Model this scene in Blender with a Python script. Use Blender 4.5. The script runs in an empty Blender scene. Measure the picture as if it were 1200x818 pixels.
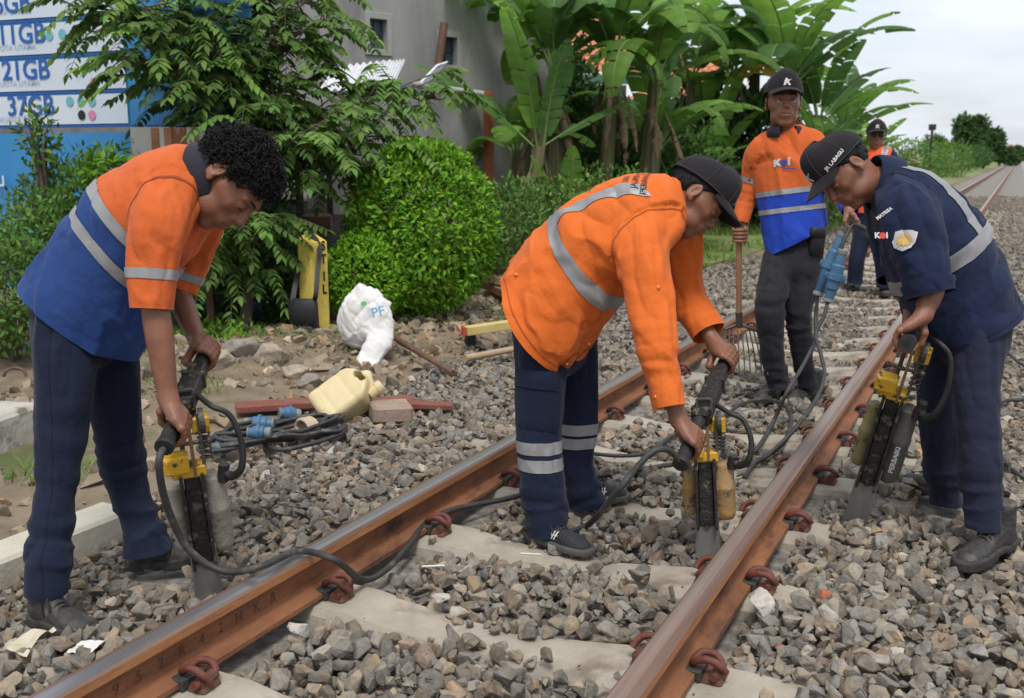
import bpy, bmesh, math, random, zlib
import numpy as np
from mathutils import Vector, Matrix
from mathutils.bvhtree import BVHTree
from mathutils import geometry as mgeo

S = bpy.context.scene
COL = S.collection
PI = math.pi
R = math.radians
random.seed(7)
RNG = np.random.default_rng(7)

# ------------------------------------------------------------------ camera
# the track runs along +Y; the photographer crouches right of it, eye 1.3 m above the ballast
cd = bpy.data.cameras.new('camera')
cam = bpy.data.objects.new('camera', cd)
COL.objects.link(cam)
cd.lens = 36.0
cd.sensor_width = 36.0
cd.sensor_fit = 'HORIZONTAL'
cd.clip_start = 0.05
cd.clip_end = 20000
CAM = Vector((0, 0, 1.306))
cam.matrix_world = Matrix.Translation(CAM) @ Matrix.Rotation(R(25.985), 4, 'Z') @ Matrix.Rotation(R(90 - 10.574), 4, 'X')
cd.dof.use_dof = True
cd.dof.focus_distance = 3.45
cd.dof.aperture_fstop = 5.0
S.camera = cam

# ------------------------------------------------------------------ overcast sky
w = bpy.data.worlds.new("World")
S.world = w
w.use_nodes = True
nt = w.node_tree
nt.nodes.clear()
SUN_EL, SUN_ROT = R(62), R(150)
sky = nt.nodes.new('ShaderNodeTexSky')
sky.sky_type = 'NISHITA'
sky.sun_disc = False
sky.sun_elevation = SUN_EL
sky.sun_rotation = SUN_ROT
sky.air_density = 1.0
sky.dust_density = 3.0
tc = nt.nodes.new('ShaderNodeTexCoord')
mp = nt.nodes.new('ShaderNodeMapping')
mp.inputs['Scale'].default_value = (1, 1, 3.2)
nz = nt.nodes.new('ShaderNodeTexNoise')
nz.inputs['Scale'].default_value = 3.4
nz.inputs['Detail'].default_value = 6
nz.inputs['Roughness'].default_value = 0.55
rp = nt.nodes.new('ShaderNodeValToRGB')
rp.color_ramp.elements[0].position = 0.36
rp.color_ramp.elements[0].color = (0.58, 0.58, 0.58, 1)
rp.color_ramp.elements[1].position = 0.62
rp.color_ramp.elements[1].color = (1, 1, 1, 1)
mx = nt.nodes.new('ShaderNodeMixRGB')
mx.inputs['Color2'].default_value = (5.7, 6.05, 6.55, 1)      # the cloud layer, as bright as a thin overcast
bg = nt.nodes.new('ShaderNodeBackground')
bg.inputs['Strength'].default_value = 0.10
ow = nt.nodes.new('ShaderNodeOutputWorld')
L = nt.links.new
L(tc.outputs['Generated'], mp.inputs['Vector'])
L(mp.outputs['Vector'], nz.inputs['Vector'])
L(nz.outputs['Fac'], rp.inputs['Fac'])
L(rp.outputs['Color'], mx.inputs['Fac'])
L(sky.outputs['Color'], mx.inputs['Color1'])
L(mx.outputs['Color'], bg.inputs['Color'])
L(bg.outputs['Background'], ow.inputs['Surface'])

sd = bpy.data.lights.new('sun', 'SUN')
sd.energy = 1.5
sd.angle = R(16)
sd.color = (1.0, 0.96, 0.90)
sun = bpy.data.objects.new('sun', sd)
COL.objects.link(sun)
_sd = Vector((math.cos(SUN_EL) * math.sin(SUN_ROT), math.cos(SUN_EL) * math.cos(SUN_ROT), math.sin(SUN_EL)))
sun.rotation_euler = (-_sd).to_track_quat('-Z', 'Y').to_euler()
sun.location = (0, 0, 30)

S.view_settings.view_transform = 'Standard'
S.view_settings.look = 'None'
S.view_settings.exposure = 0.74
S.view_settings.gamma = 1.0
S.view_settings.use_curve_mapping = False
S.cycles.max_bounces = 5
S.cycles.diffuse_bounces = 3
S.cycles.glossy_bounces = 2
S.cycles.use_denoising = True
# ------------------------------------------------------------------ helpers: noise, meshes, materials
def vnoise(P, seed=0):
    P = np.asarray(P, float)
    i = np.floor(P).astype(np.int64)
    f = P - i
    f = f * f * f * (f * (f * 6 - 15) + 10)
    def h(dx, dy, dz):
        n = (i[:, 0] + dx) * 374761393 + (i[:, 1] + dy) * 668265263 + (i[:, 2] + dz) * 2147483647 + seed * 974634777
        n = (n ^ (n >> 13)) * 1274126177
        n = n ^ (n >> 16)
        return (n & 0xffff) / 65535.0
    x, y, z = f.T
    a = h(0, 0, 0) * (1 - x) + h(1, 0, 0) * x
    b = h(0, 1, 0) * (1 - x) + h(1, 1, 0) * x
    c = h(0, 0, 1) * (1 - x) + h(1, 0, 1) * x
    d = h(0, 1, 1) * (1 - x) + h(1, 1, 1) * x
    return (a * (1 - y) + b * y) * (1 - z) + (c * (1 - y) + d * y) * z      # 0..1

def fbm(P, seed=0, o=3):
    P = np.asarray(P, float)
    s = 0
    a = 0.5
    for k in range(o):
        s = s + a * (vnoise(P * 2 ** k, seed + k) - 0.5) * 2
        a *= 0.5
    return s

def nrm(v):
    v = np.asarray(v, float)
    return v / (np.linalg.norm(v, axis=-1, keepdims=True) + 1e-12)

def catmull(pts, n):
    """n samples per span through pts (any dimension)"""
    p = np.asarray(pts, float)
    if len(p) < 3:
        t = np.linspace(0, 1, n + 1)[:, None]
        return p[0] * (1 - t) + p[1] * t
    q = np.vstack([2 * p[0] - p[1], p, 2 * p[-1] - p[-2]])
    out = []
    for i in range(1, len(q) - 2):
        for k in range(n):
            t = k / n
            a, b, c, d = q[i - 1], q[i], q[i + 1], q[i + 2]
            out.append(0.5 * (2 * b + (c - a) * t + (2 * a - 5 * b + 4 * c - d) * t * t + (3 * b - a - 3 * c + d) * t ** 3))
    out.append(p[-1])
    return np.array(out)

def raw_mesh(name, V, F, mats=(), midx=None, smooth=True):
    """F: list of index arrays (k,3) / (k,4), or of python lists"""
    me = bpy.data.meshes.new(name)
    V = np.asarray(V, float)
    if isinstance(F, np.ndarray):
        F = [F]
    arrs = []
    for f in F:
        f = np.asarray(f)
        if f.size:
            arrs.append(f)
    loops = np.concatenate([a.ravel() for a in arrs]) if arrs else np.zeros(0, int)
    counts = np.concatenate([np.full(len(a), a.shape[1]) for a in arrs]) if arrs else np.zeros(0, int)
    me.vertices.add(len(V))
    me.vertices.foreach_set('co', V.astype(np.float32).ravel())
    me.loops.add(len(loops))
    me.loops.foreach_set('vertex_index', loops.astype(np.int32))
    me.polygons.add(len(counts))
    st = np.concatenate([[0], np.cumsum(counts)[:-1]]) if len(counts) else counts
    me.polygons.foreach_set('loop_start', st.astype(np.int32))
    me.polygons.foreach_set('use_smooth', np.full(len(counts), smooth, bool))
    for m in mats:
        me.materials.append(m)
    if midx is not None and len(counts):
        me.polygons.foreach_set('material_index', np.asarray(midx, np.int32))
    me.update(calc_edges=True)
    me.validate()
    return me

ORG = {}
def link(name, me, parent=None, loc=None):
    o = bpy.data.objects.new(name, me)
    COL.objects.link(o)
    if parent is not None:
        o.parent = parent
        ORG[o.name] = ORG[parent.name]
    else:
        loc = (0, 0, 0) if loc is None else loc
        o.location = loc
        ORG[o.name] = np.array(loc, float)
    return o

def tag(o, label=None, cat=None, group=None, kind=None):
    if label: o['label'] = label
    if cat: o['category'] = cat
    if group: o['group'] = group
    if kind: o['kind'] = kind
    return o

def thing(name, label, cat, loc, group=None):
    return tag(link(name, None, None, loc), label, cat, group)

class MB:
    """collects geometry in world space; build() links it as ONE mesh object under parent"""
    def __init__(s):
        s.V = []
        s.F = {3: [], 4: []}
        s.M = {3: [], 4: []}
        s.n = 0
        s.m = 0
    def raw(s, V, F, m=None):
        m = s.m if m is None else m
        V = np.asarray(V, float)
        F = np.asarray(F, int)
        s.V.append(V)
        s.F[F.shape[1]].append(F + s.n)
        s.M[F.shape[1]].append(np.full(len(F), m))
        s.n += len(V)
        return s
    def ngon(s, V, f):
        V = np.asarray(V, float)
        tris = mgeo.tessellate_polygon([[Vector(V[i]) for i in f]])
        s.raw(V, [[f[i] for i in t] for t in tris])
    def box(s, c, size, M=None, taper=(1, 1), bev=0.0):
        hx, hy, hz = np.array(size) / 2
        b = min(bev, hx * .9, hy * .9, hz * .9)
        if b <= 0:
            v = []
            for z in (-1, 1):
                tx, ty = (1, 1) if z < 0 else taper
                v += [(-hx * tx, -hy * ty, z * hz), (hx * tx, -hy * ty, z * hz), (hx * tx, hy * ty, z * hz), (-hx * tx, hy * ty, z * hz)]
            f = [(0, 3, 2, 1), (4, 5, 6, 7), (0, 1, 5, 4), (1, 2, 6, 5), (2, 3, 7, 6), (3, 0, 4, 7)]
            V = np.array(v)
            if M is not None: V = V @ np.asarray(M).T
            return s.raw(V + np.asarray(c), f)
        rings = []
        def ring(ix, iy, z, t):
            x0, y0 = hx * t[0], hy * t[1]
            return [(-x0 + ix, -y0, z), (x0 - ix, -y0, z), (x0, -y0 + ix, z), (x0, y0 - ix, z), (x0 - ix, y0, z), (-x0 + ix, y0, z), (-x0, y0 - ix, z), (-x0, -y0 + ix, z)]
        def ringi(z, t):
            x0, y0 = hx * t[0] - b, hy * t[1] - b
            c_ = b * .5
            return [(-x0 + c_ * 0, -y0, z), (x0, -y0, z), (x0, -y0, z), (x0, y0, z), (x0, y0, z), (-x0, y0, z), (-x0, y0, z), (-x0, -y0, z)]
        rings = [ringi(-hz, (1, 1)), ring(b, b, -hz + b, (1, 1)), ring(b, b, hz - b, taper), ringi(hz, taper)]
        V = np.array([p for r in rings for p in r], float)
        f = []
        for k in range(3):
            for i in range(8):
                j = (i + 1) % 8
                f.append((k * 8 + i, k * 8 + j, k * 8 + 8 + j, k * 8 + 8 + i))
        f += [(7, 5, 3, 1), (24 + 1, 24 + 3, 24 + 5, 24 + 7)]
        if M is not None: V = V @ np.asarray(M).T
        return s.raw(V + np.asarray(c), f)
    def tube(s, pts, r, n=8, cap=True, smooth_n=0, closed=False):
        p = np.asarray(pts, float)
        r = np.full(len(p), r, float) if np.isscalar(r) else np.asarray(r, float)
        if smooth_n:
            q = catmull(np.c_[p, r], smooth_n)
            p, r = q[:, :3], q[:, 3]
        k = len(p)
        T = np.gradient(p, axis=0)
        T = nrm(T)
        up = np.array([0, 0, 1.0]) if abs(T[0][2]) < .9 else np.array([1.0, 0, 0])
        u = nrm(np.cross(T[0], up))
        V = []
        for i in range(k):
            u = nrm(u - T[i] * (u @ T[i]))
            v = np.cross(T[i], u)
            for j in range(n):
                a = 2 * PI * j / n
                V.append(p[i] + (u * math.cos(a) + v * math.sin(a)) * r[i])
        f = []
        for i in range(k - 1):
            for j in range(n):
                f.append((i * n + j, i * n + (j + 1) % n, (i + 1) * n + (j + 1) % n, (i + 1) * n + j))
        s.raw(V, f)
        if cap:
            for i0, sg in ((0, -1), (k - 1, 1)):
                c = p[i0]
                ring = np.array(V[i0 * n:(i0 + 1) * n])
                VV = np.vstack([ring, c])
                tr = [(j, (j + 1) % n, n) if sg > 0 else ((j + 1) % n, j, n) for j in range(n)]
                s.raw(VV, tr)
        return s
    def lathe(s, prof, c=(0, 0, 0), M=None, n=20):
        """prof: (r,z) list, turned about local z"""
        V = []
        for r_, z in prof:
            for j in range(n):
                a = 2 * PI * j / n
                V.append((r_ * math.cos(a), r_ * math.sin(a), z))
        V = np.array(V)
        if M is not None: V = V @ np.asarray(M).T
        f = []
        for i in range(len(prof) - 1):
            for j in range(n):
                f.append((i * n + j, i * n + (j + 1) % n, (i + 1) * n + (j + 1) % n, (i + 1) * n + j))
        return s.raw(V + np.asarray(c), f)
    def ball(s, c, r, n=10):
        r = np.full(3, r, float) if np.isscalar(r) else np.asarray(r, float)
        prof = [(math.sin(PI * i / n) + 1e-5, -math.cos(PI * i / n)) for i in range(n + 1)]
        V = []
        for q, z in prof:
            for j in range(2 * n):
                a = PI * j / n
                V.append((q * math.cos(a), q * math.sin(a), z))
        f = []
        m = 2 * n
        for i in range(n):
            for j in range(m):
                f.append((i * m + j, i * m + (j + 1) % m, (i + 1) * m + (j + 1) % m, (i + 1) * m + j))
        return s.raw(np.array(V) * r + np.asarray(c), f)
    def prism(s, poly, d, c=(0, 0, 0), M=None):
        """poly: (x,y) outline extruded 0..d along local z"""
        p = np.asarray(poly, float)
        k = len(p)
        V = np.vstack([np.c_[p, np.zeros(k)], np.c_[p, np.full(k, d)]])
        if M is not None: V = V @ np.asarray(M).T
        V = V + np.asarray(c)
        s.raw(V, [(i, (i + 1) % k, k + (i + 1) % k, k + i) for i in range(k)])
        tr = mgeo.tessellate_polygon([[Vector((x, y, 0)) for x, y in p]])
        tr = np.array(tr)
        s.raw(V[:k], tr[:, ::-1])
        s.raw(V[k:], tr)
        return s
    def grid(s, P):
        """P: (a,b,3) array of points"""
        a, b = P.shape[:2]
        i = np.arange(a * b).reshape(a, b)
        f = np.stack([i[:-1, :-1], i[1:, :-1], i[1:, 1:], i[:-1, 1:]], -1).reshape(-1, 4)
        return s.raw(P.reshape(-1, 3), f)
    def mesh(s, name, mats, org=(0, 0, 0), smooth=True):
        V = np.vstack(s.V) - np.asarray(org)
        F = []
        M = []
        for k in (3, 4):
            if s.F[k]:
                F.append(np.vstack(s.F[k]))
                M.append(np.concatenate(s.M[k]))
        return raw_mesh(name, V, F, mats, np.concatenate(M), smooth)
    def build(s, name, mats, parent=None, smooth=True, loc=None, auto=None):
        mats = mats if isinstance(mats, (list, tuple)) else [mats]
        org = ORG[parent.name] if parent is not None else (0, 0, 0)      # a thing of one mesh is built round its own origin
        me = s.mesh(name, mats, org, smooth)
        if auto:
            sharp_by_angle(me, auto)
        return link(name, me, parent, loc)

def sharp_by_angle(me, deg):
    bm = bmesh.new()
    bm.from_mesh(me)
    bmesh.ops.remove_doubles(bm, verts=bm.verts, dist=1e-5)
    bmesh.ops.recalc_face_normals(bm, faces=bm.faces)
    lim = R(deg)
    for e in bm.edges:
        if len(e.link_faces) == 2:
            e.smooth = e.calc_face_angle(0) < lim
    bm.to_mesh(me)
    bm.free()

def frame(z, x=(1, 0, 0)):
    """3x3 with columns x,y,z"""
    z = nrm(z)
    x = np.asarray(x, float)
    x = nrm(x - z * (x @ z))
    return np.c_[x, np.cross(z, x), z]

def copy_tree(o, parent=None):
    c = o.copy()
    COL.objects.link(c)
    c.parent = parent
    for ch in o.children:
        copy_tree(ch, c)
    return c

# materials
def mat(name, c1, c2=None, scale=8, rough=0.7, bump=0.0, bscale=60, metal=0.0, detail=5, spread=0.5, coord='Object', stretch=(1, 1, 1), c3=None, s3=3, t3=0.6, spec=0.5, sheen=0.0, bdetail=6, r2=None, w3=0.08, sub=0.0):
    """principled surface: noise between c1 and c2; c3 adds sparse blotches of a third colour"""
    m = bpy.data.materials.new(name)
    m.use_nodes = True
    t = m.node_tree
    b = t.nodes['Principled BSDF']
    lk = t.links.new
    c4 = lambda c: (c[0], c[1], c[2], 1)
    b.inputs['Roughness'].default_value = rough
    b.inputs['Metallic'].default_value = metal
    b.inputs['Specular IOR Level'].default_value = spec
    if sheen: b.inputs['Sheen Weight'].default_value = sheen
    if sub:
        b.inputs['Subsurface Weight'].default_value = sub
        b.inputs['Subsurface Radius'].default_value = (0.012, 0.005, 0.003)
        b.inputs['Subsurface Scale'].default_value = 1.0
    tc = t.nodes.new('ShaderNodeTexCoord')
    mp = t.nodes.new('ShaderNodeMapping')
    mp.inputs['Scale'].default_value = stretch
    lk(tc.outputs[coord], mp.inputs['Vector'])
    def noise(sc, de=detail, ro=0.6):
        n = t.nodes.new('ShaderNodeTexNoise')
        n.inputs['Scale'].default_value = sc
        n.inputs['Detail'].default_value = de
        n.inputs['Roughness'].default_value = ro
        lk(mp.outputs['Vector'], n.inputs['Vector'])
        return n
    m['col'] = None
    if c2 is None:
        b.inputs['Base Color'].default_value = c4(c1)
        last = None
    else:
        n = noise(scale)
        r = t.nodes.new('ShaderNodeMapRange')
        r.inputs['From Min'].default_value = 0.5 - 0.28 * spread / 0.5
        r.inputs['From Max'].default_value = 0.5 + 0.28 * spread / 0.5
        lk(n.outputs['Fac'], r.inputs['Value'])
        x = t.nodes.new('ShaderNodeMixRGB')
        x.inputs['Color1'].default_value = c4(c1)
        x.inputs['Color2'].default_value = c4(c2)
        lk(r.outputs['Result'], x.inputs['Fac'])
        last = x
        if r2 is not None:
            q = t.nodes.new('ShaderNodeMapRange')
            q.inputs['To Min'].default_value = rough
            q.inputs['To Max'].default_value = r2
            lk(r.outputs['Result'], q.inputs['Value'])
            lk(q.outputs['Result'], b.inputs['Roughness'])
        if c3 is not None:
            n3 = noise(s3, 6, 0.65)
            r3 = t.nodes.new('ShaderNodeMapRange')
            r3.inputs['From Min'].default_value = t3
            r3.inputs['From Max'].default_value = t3 + w3
            lk(n3.outputs['Fac'], r3.inputs['Value'])
            x3 = t.nodes.new('ShaderNodeMixRGB')
            x3.inputs['Color2'].default_value = c4(c3)
            lk(x.outputs['Color'], x3.inputs['Color1'])
            lk(r3.outputs['Result'], x3.inputs['Fac'])
            last = x3
        lk(last.outputs['Color'], b.inputs['Base Color'])
    if bump:
        n2 = noise(bscale, bdetail, 0.6)
        bp = t.nodes.new('ShaderNodeBump')
        bp.inputs['Strength'].default_value = bump
        bp.inputs['Distance'].default_value = 0.01
        lk(n2.outputs['Fac'], bp.inputs['Height'])
        lk(bp.outputs['Normal'], b.inputs['Normal'])
    return m

def vary(m, attr='tone', amt=1.0):
    """multiply the base colour by a per-face attribute (each stone or leaf its own tone)"""
    t = m.node_tree
    b = t.nodes['Principled BSDF']
    a = t.nodes.new('ShaderNodeAttribute')
    a.attribute_name = attr
    x = t.nodes.new('ShaderNodeMixRGB')
    x.blend_type = 'MULTIPLY'
    x.inputs['Fac'].default_value = amt
    lks = b.inputs['Base Color'].links
    if lks:
        t.links.new(lks[0].from_socket, x.inputs['Color1'])
    else:
        x.inputs['Color1'].default_value = b.inputs['Base Color'].default_value
    t.links.new(a.outputs['Color'], x.inputs['Color2'])
    t.links.new(x.outputs['Color'], b.inputs['Base Color'])
    return m

def leafy(m, tr=0.35):
    """let a little light through the leaves"""
    t = m.node_tree
    b = t.nodes['Principled BSDF']
    out = [n for n in t.nodes if n.type == 'OUTPUT_MATERIAL'][0]
    tr_ = t.nodes.new('ShaderNodeBsdfTranslucent')
    mx_ = t.nodes.new('ShaderNodeMixShader')
    mx_.inputs['Fac'].default_value = tr
    if b.inputs['Base Color'].links:
        t.links.new(b.inputs['Base Color'].links[0].from_socket, tr_.inputs['Color'])
    else:
        tr_.inputs['Color'].default_value = b.inputs['Base Color'].default_value
    t.links.new(b.outputs['BSDF'], mx_.inputs[1])
    t.links.new(tr_.outputs['BSDF'], mx_.inputs[2])
    t.links.new(mx_.outputs['Shader'], out.inputs['Surface'])
    return m

def face_tone(me, cols):
    """per-face colour attribute 'tone'"""
    a = me.attributes.new('tone', 'FLOAT_COLOR', 'FACE')
    c = np.ones((len(me.polygons), 4), np.float32)
    c[:, :3] = cols
    a.data.foreach_set('color', c.ravel())

def text_tris(txt, size=1.0, bold=0.0):
    """flat lettering as triangles, centred on the origin"""
    c = bpy.data.curves.new('lettering', 'FONT')
    c.body = txt
    c.size = size
    c.align_x = 'CENTER'
    c.align_y = 'CENTER'
    c.resolution_u = 3
    c.offset = bold
    o = bpy.data.objects.new('lettering', c)
    COL.objects.link(o)
    dg = bpy.context.evaluated_depsgraph_get()
    me = bpy.data.meshes.new_from_object(o.evaluated_get(dg))
    bpy.data.objects.remove(o)
    bpy.data.curves.remove(c)
    me.calc_loop_triangles()
    V = np.array([v.co[:] for v in me.vertices])
    T = np.array([t.vertices[:] for t in me.loop_triangles])
    bpy.data.meshes.remove(me)
    return V, T
# ------------------------------------------------------------------ ground, ballast bed, track
XL, XR = -1.79, -0.722            # gauge faces of the two rails
XC = (XL + XR) / 2

M_dirt = mat('dirt', (0.12, 0.088, 0.058), (0.25, 0.195, 0.135), 6, 0.95, 0.9, 28, spread=.45, c3=(0.085, 0.10, 0.035), s3=1.1, t3=0.54, bdetail=10)
M_turf = mat('turf', (0.11, 0.155, 0.035), (0.19, 0.235, 0.07), 1.6, 0.95, 0.8, 40, c3=(0.24, 0.19, 0.11), s3=0.35, t3=0.58)
M_bed = mat('ballast_bed', (0.09, 0.082, 0.072), (0.30, 0.275, 0.24), 22, 0.95, 1.0, 26, spread=.35)
M_path = mat('gravel_path', (0.20, 0.19, 0.175), (0.33, 0.315, 0.29), 9, 0.95, 0.9, 30, spread=.4, c3=(0.24, 0.22, 0.18), s3=0.25, t3=0.55)

def edge_left(y):
    """where the ballast gives way to bare earth, left of the track"""
    y = np.asarray(y, float)
    b = np.interp(y, [-10, 2.6, 3.6, 5, 6.7, 8.2, 10.5, 14, 30, 3000], [-2.8, -2.72, -3.0, -3.16, -3.3, -3.6, -3.3, -3.1, -2.75, -2.75])
    return b

def ground_z(x, y):
    x = np.asarray(x, float)
    y = np.asarray(y, float)
    P = np.stack([x, y, np.zeros_like(x)], -1).reshape(-1, 3)
    n = (fbm(P * 1.1, 3, 3) * .05 + fbm(P * 4.5, 8, 2) * .018).reshape(x.shape)
    s = np.clip((edge_left(y) - x) / 1.0, 0, None)
    bank = -.05 * np.clip((3.0 - y) * 2, 0, 1) + 0.10 * np.exp(-((x + 4.3) / 1.1) ** 2 - ((y - 6.6) / 1.7) ** 2)
    bank = bank + 0.05 * np.exp(-((x + 4.3) / .55) ** 2 - ((y - 5.4) / .5) ** 2) + .05 * np.exp(-((x + 4.9) / .6) ** 2 - ((y - 4.9) / .5) ** 2)
    up = 0.35 * np.clip((s - 2.5) / 4.0, 0, 1) ** 1.2
    z = np.where(s > 0, -0.055 + n * np.clip(s * 3, 0, 1) + 0.05 * np.clip(s * 3, 0, 1) + bank + up, -0.10)
    right = np.clip((x - 6.0) / 3.0, 0, 1)
    z = np.where(x > 6, -0.10 - 0.15 * right, z)
    return z

def axis(fine0, fine1, step, far0, far1, g=1.18):
    a = list(np.arange(fine0, fine1 + 1e-6, step))
    s = step
    while a[-1] < far1:
        s *= g
        a.append(min(a[-1] + s, far1))
    s = step
    while a[0] > far0:
        s *= g
        a.insert(0, max(a[0] - s, far0))
    return np.array(a)

gx = axis(-9, -2.4, .09, -3000, 3000)
gy = axis(-1, 12, .11, -300, 6000)
GX, GY = np.meshgrid(gx, gy, indexing='ij')
b = MB().grid(np.stack([GX, GY, ground_z(GX, GY)], -1))
tag(b.build('ground', M_dirt), kind='structure')

# the bed of the ballast, the verge and the service path are sheets of their own
by = axis(-1, 14, .25, -1, 900, 1.25)
el = edge_left(by)
fr = np.linspace(0, 1, 40)
BX = (el[None, :] + .05) * (1 - fr[:, None]) + 6.6 * fr[:, None]
BY = np.broadcast_to(by[None, :], BX.shape)
BZ = np.interp(BX, [-3.7, XL - .75, XL - .3, XR + .3, XR + .9, 6.6], [-.07, -.05, -.045, -.045, -.055, -.08])
BZ = BZ + (fbm(np.stack([BX, BY, BX * 0], -1).reshape(-1, 3) * 2.3, 5, 2) * .02).reshape(BX.shape)
bed = tag(MB().grid(np.stack([BX, BY, BZ], -1)).build('ballast_bed', M_bed), kind='structure')

py_ = axis(9, 60, 2.0, 9, 900, 1.3)
PXs = np.linspace(0.35, 6.5, 14)
P0, P1 = np.meshgrid(PXs, py_, indexing='ij')
PZ = np.interp(P0, [0.35, .8, 6.5], [-.06, -.025, -.03])
tag(MB().grid(np.stack([P0, P1, PZ], -1)).build('gravel_path', M_path), kind='structure')

vy = axis(9.5, 40, .8, 9.5, 900, 1.25)
vx = np.concatenate([[-0.02], -np.linspace(.3, 30, 26)])
V0 = edge_left(vy)[None, :] - .18 + vx[:, None]
V1 = np.broadcast_to(vy[None, :], V0.shape)
VZ = ground_z(V0, V1) + .012
verge = tag(MB().grid(np.stack([V0, V1, VZ], -1)).build('grass_verge', M_turf), kind='structure')

# ---- rails
M_rust = mat('rail_rust', (0.115, 0.045, 0.021), (0.31, 0.125, 0.050), 11, 0.8, 0.6, 55, stretch=(1, .4, 1), c3=(0.045, 0.02, 0.013), s3=7, t3=0.56, w3=.15)
M_rust2 = mat('rail_head_side', (0.22, 0.082, 0.028), (0.42, 0.185, 0.075), 8, 0.66, 0.4, 60, stretch=(1, .25, 1), c3=(0.10, 0.04, 0.02), s3=9, t3=.6, w3=.15)
M_top = mat('rail_top', (0.33, 0.32, 0.32), (0.60, 0.59, 0.59), 18, 0.45, 0.05, 40, metal=0.85, stretch=(3, .05, 1), r2=0.22)
M_topedge = mat('rail_top_brown', (0.15, 0.085, 0.06), (0.25, 0.165, 0.125), 14, 0.42, 0.06, 50, metal=0.35, stretch=(2, .08, 1))
# half profile (x, z), rail foot at z = 0.012, head at 0.15
prof = [(.034, .143), (.027, .1495), (.012, .151), (-.012, .151), (-.027, .1495), (-.034, .143), (-.0345, .120), (-.030, .115), (-.010, .108), (-.0085, .095), (-.0085, .052), (-.012, .040),
        (-.056, .0255), (-.057, .012), (.057, .012), (.056, .0255), (.012, .040), (.0085, .052), (.0085, .095), (.010, .108), (.030, .115), (.0345, .120)]
M_topr = mat('rail_top_worn', (0.22, 0.15, 0.115), (0.44, 0.36, 0.31), 16, 0.42, 0.05, 40, metal=0.5, stretch=(3, .05, 1), r2=0.28)
def make_rail(xg, side, label):
    x0 = xg + side * .0345
    ys = axis(0, 12, 1.0, -1.5, 800, 1.4)
    k = len(prof)
    P = np.array([[(x0 + px, y, pz) for y in ys] for px, pz in prof + prof[:1]])
    root = thing('rail', label, 'rail', (x0, 4, .012))
    head = MB()
    foot = MB()
    top = MB()
    for i in range(k):
        q = P[[i, i + 1]]
        if i in (1, 2, 3): top.m = 0
        tgt = top if i in (0, 1, 2, 3, 4) else (head if i in (5, 6, 7, 20, 21, 19) else foot)
        if tgt is top: top.m = 0 if i == 2 or i == (1 if side < 0 else 3) else 1
        tgt.grid(q)
    foot.build('rail_web', M_rust, root, smooth=False)
    head.build('rail_head', M_rust2, root, smooth=False)
    top.build('running_surface', [M_top if side < 0 else M_topr, M_topedge], root, smooth=True)
    return root
rail_l = make_rail(XL, -1, 'rusty steel rail with a bright worn top, passing in front of the jacketed man')
rail_r = make_rail(XR, 1, 'rusty brown steel rail running between the middle worker and the man in dark navy')
# rolled marks on the web of the near rail
M_mark = mat('rail_mark', (0.095, 0.040, 0.021), rough=.8)
for k, ch in enumerate('1952R42HKR'):
    bmk = MB()
    V, T = text_tris(ch, .042)
    V = np.c_[np.full(len(V), 0.0), V[:, 0], V[:, 1]]
    bmk.raw(V + np.array([XL - .0345 + .0098, 1.52 + k * .072, .072]), T)
    bmk.build('rolled_mark', M_mark, rail_l, smooth=False)

# ---- sleepers with their clips
M_conc = mat('sleeper_concrete', (0.27, 0.235, 0.185), (0.44, 0.395, 0.325), 7, 0.9, 0.5, 50, c3=(0.20, 0.155, 0.11), s3=4, t3=0.55, w3=.15)
M_clip = mat('clip_rust', (0.085, 0.024, 0.016), (0.19, 0.055, 0.036), 30, 0.65, 0.3, 120)
M_cast = mat('clip_casting', (0.06, 0.025, 0.016), (0.15, 0.065, 0.04), 24, 0.8, 0.4, 90)
M_pad = mat('clip_pad', (0.028, 0.026, 0.025), (0.06, 0.055, 0.05), 30, 0.7, 0.2, 90)
SL = 1.0
def sleeper_mesh():
    xs = np.array([-SL, -.98, -.62, -.40, -.30, -.12, .12, .30, .40, .62, .98, SL])
    top = np.array([-.02, -.004, 0, 0, -.012, -.030, -.030, -.012, 0, 0, -.004, -.02])
    hw = np.array([.095, .105, .105, .105, .10, .095, .095, .10, .105, .105, .105, .095])
    rows = []
    for x, t, h in zip(xs, top, hw):
        rows.append([(x, -h - .03, -.2), (x, -h - .004, t - .022), (x, -h + .012, t), (x, 0, t + .001), (x, h - .012, t), (x, h + .004, t - .022), (x, h + .03, -.2)])
    b = MB()
    P = np.array(rows, float)
    b.grid(P[:, ::-1])
    for r_ in (rows[0], rows[-1][::-1]):
        b.ngon(np.array(r_), list(range(7)))
    return b
SLP = sleeper_mesh().mesh('sleeper', [M_conc], smooth=False)
def clip_meshes():
    """an e-clip and its shoulder for the field side of a rail at x = 0; +x points away from the rail"""
    c = MB()
    pts = [(.104, -.040, .026), (.106, -.012, .028), (.106, .022, .030), (.100, .040, .038), (.080, .044, .050), (.054, .036, .052), (.042, .020, .044),
           (.040, .000, .041), (.044, -.016, .044), (.056, -.026, .056), (.078, -.030, .066), (.102, -.028, .064), (.120, -.022, .050), (.128, -.010, .034)]
    c.tube(pts, .0098, 8, True, 4)
    s = MB()
    s.box((.094, 0, .012), (.058, .070, .028), taper=(.8, .8), bev=.006)
    s.tube([(.104, -.030, .026), (.104, .030, .028)], .015, 8)
    p = MB()
    p.box((.046, .0, .0285), (.048, .085, .012), bev=.003)
    p.box((.064, .0, .018), (.012, .085, .022), bev=.002)
    return c.mesh('rail_clip', [M_clip]), s.mesh('clip_shoulder', [M_cast], smooth=False), p.mesh('clip_pad', [M_pad], smooth=False)
ME_CLIP, ME_SHO, ME_PAD = clip_meshes()
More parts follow.
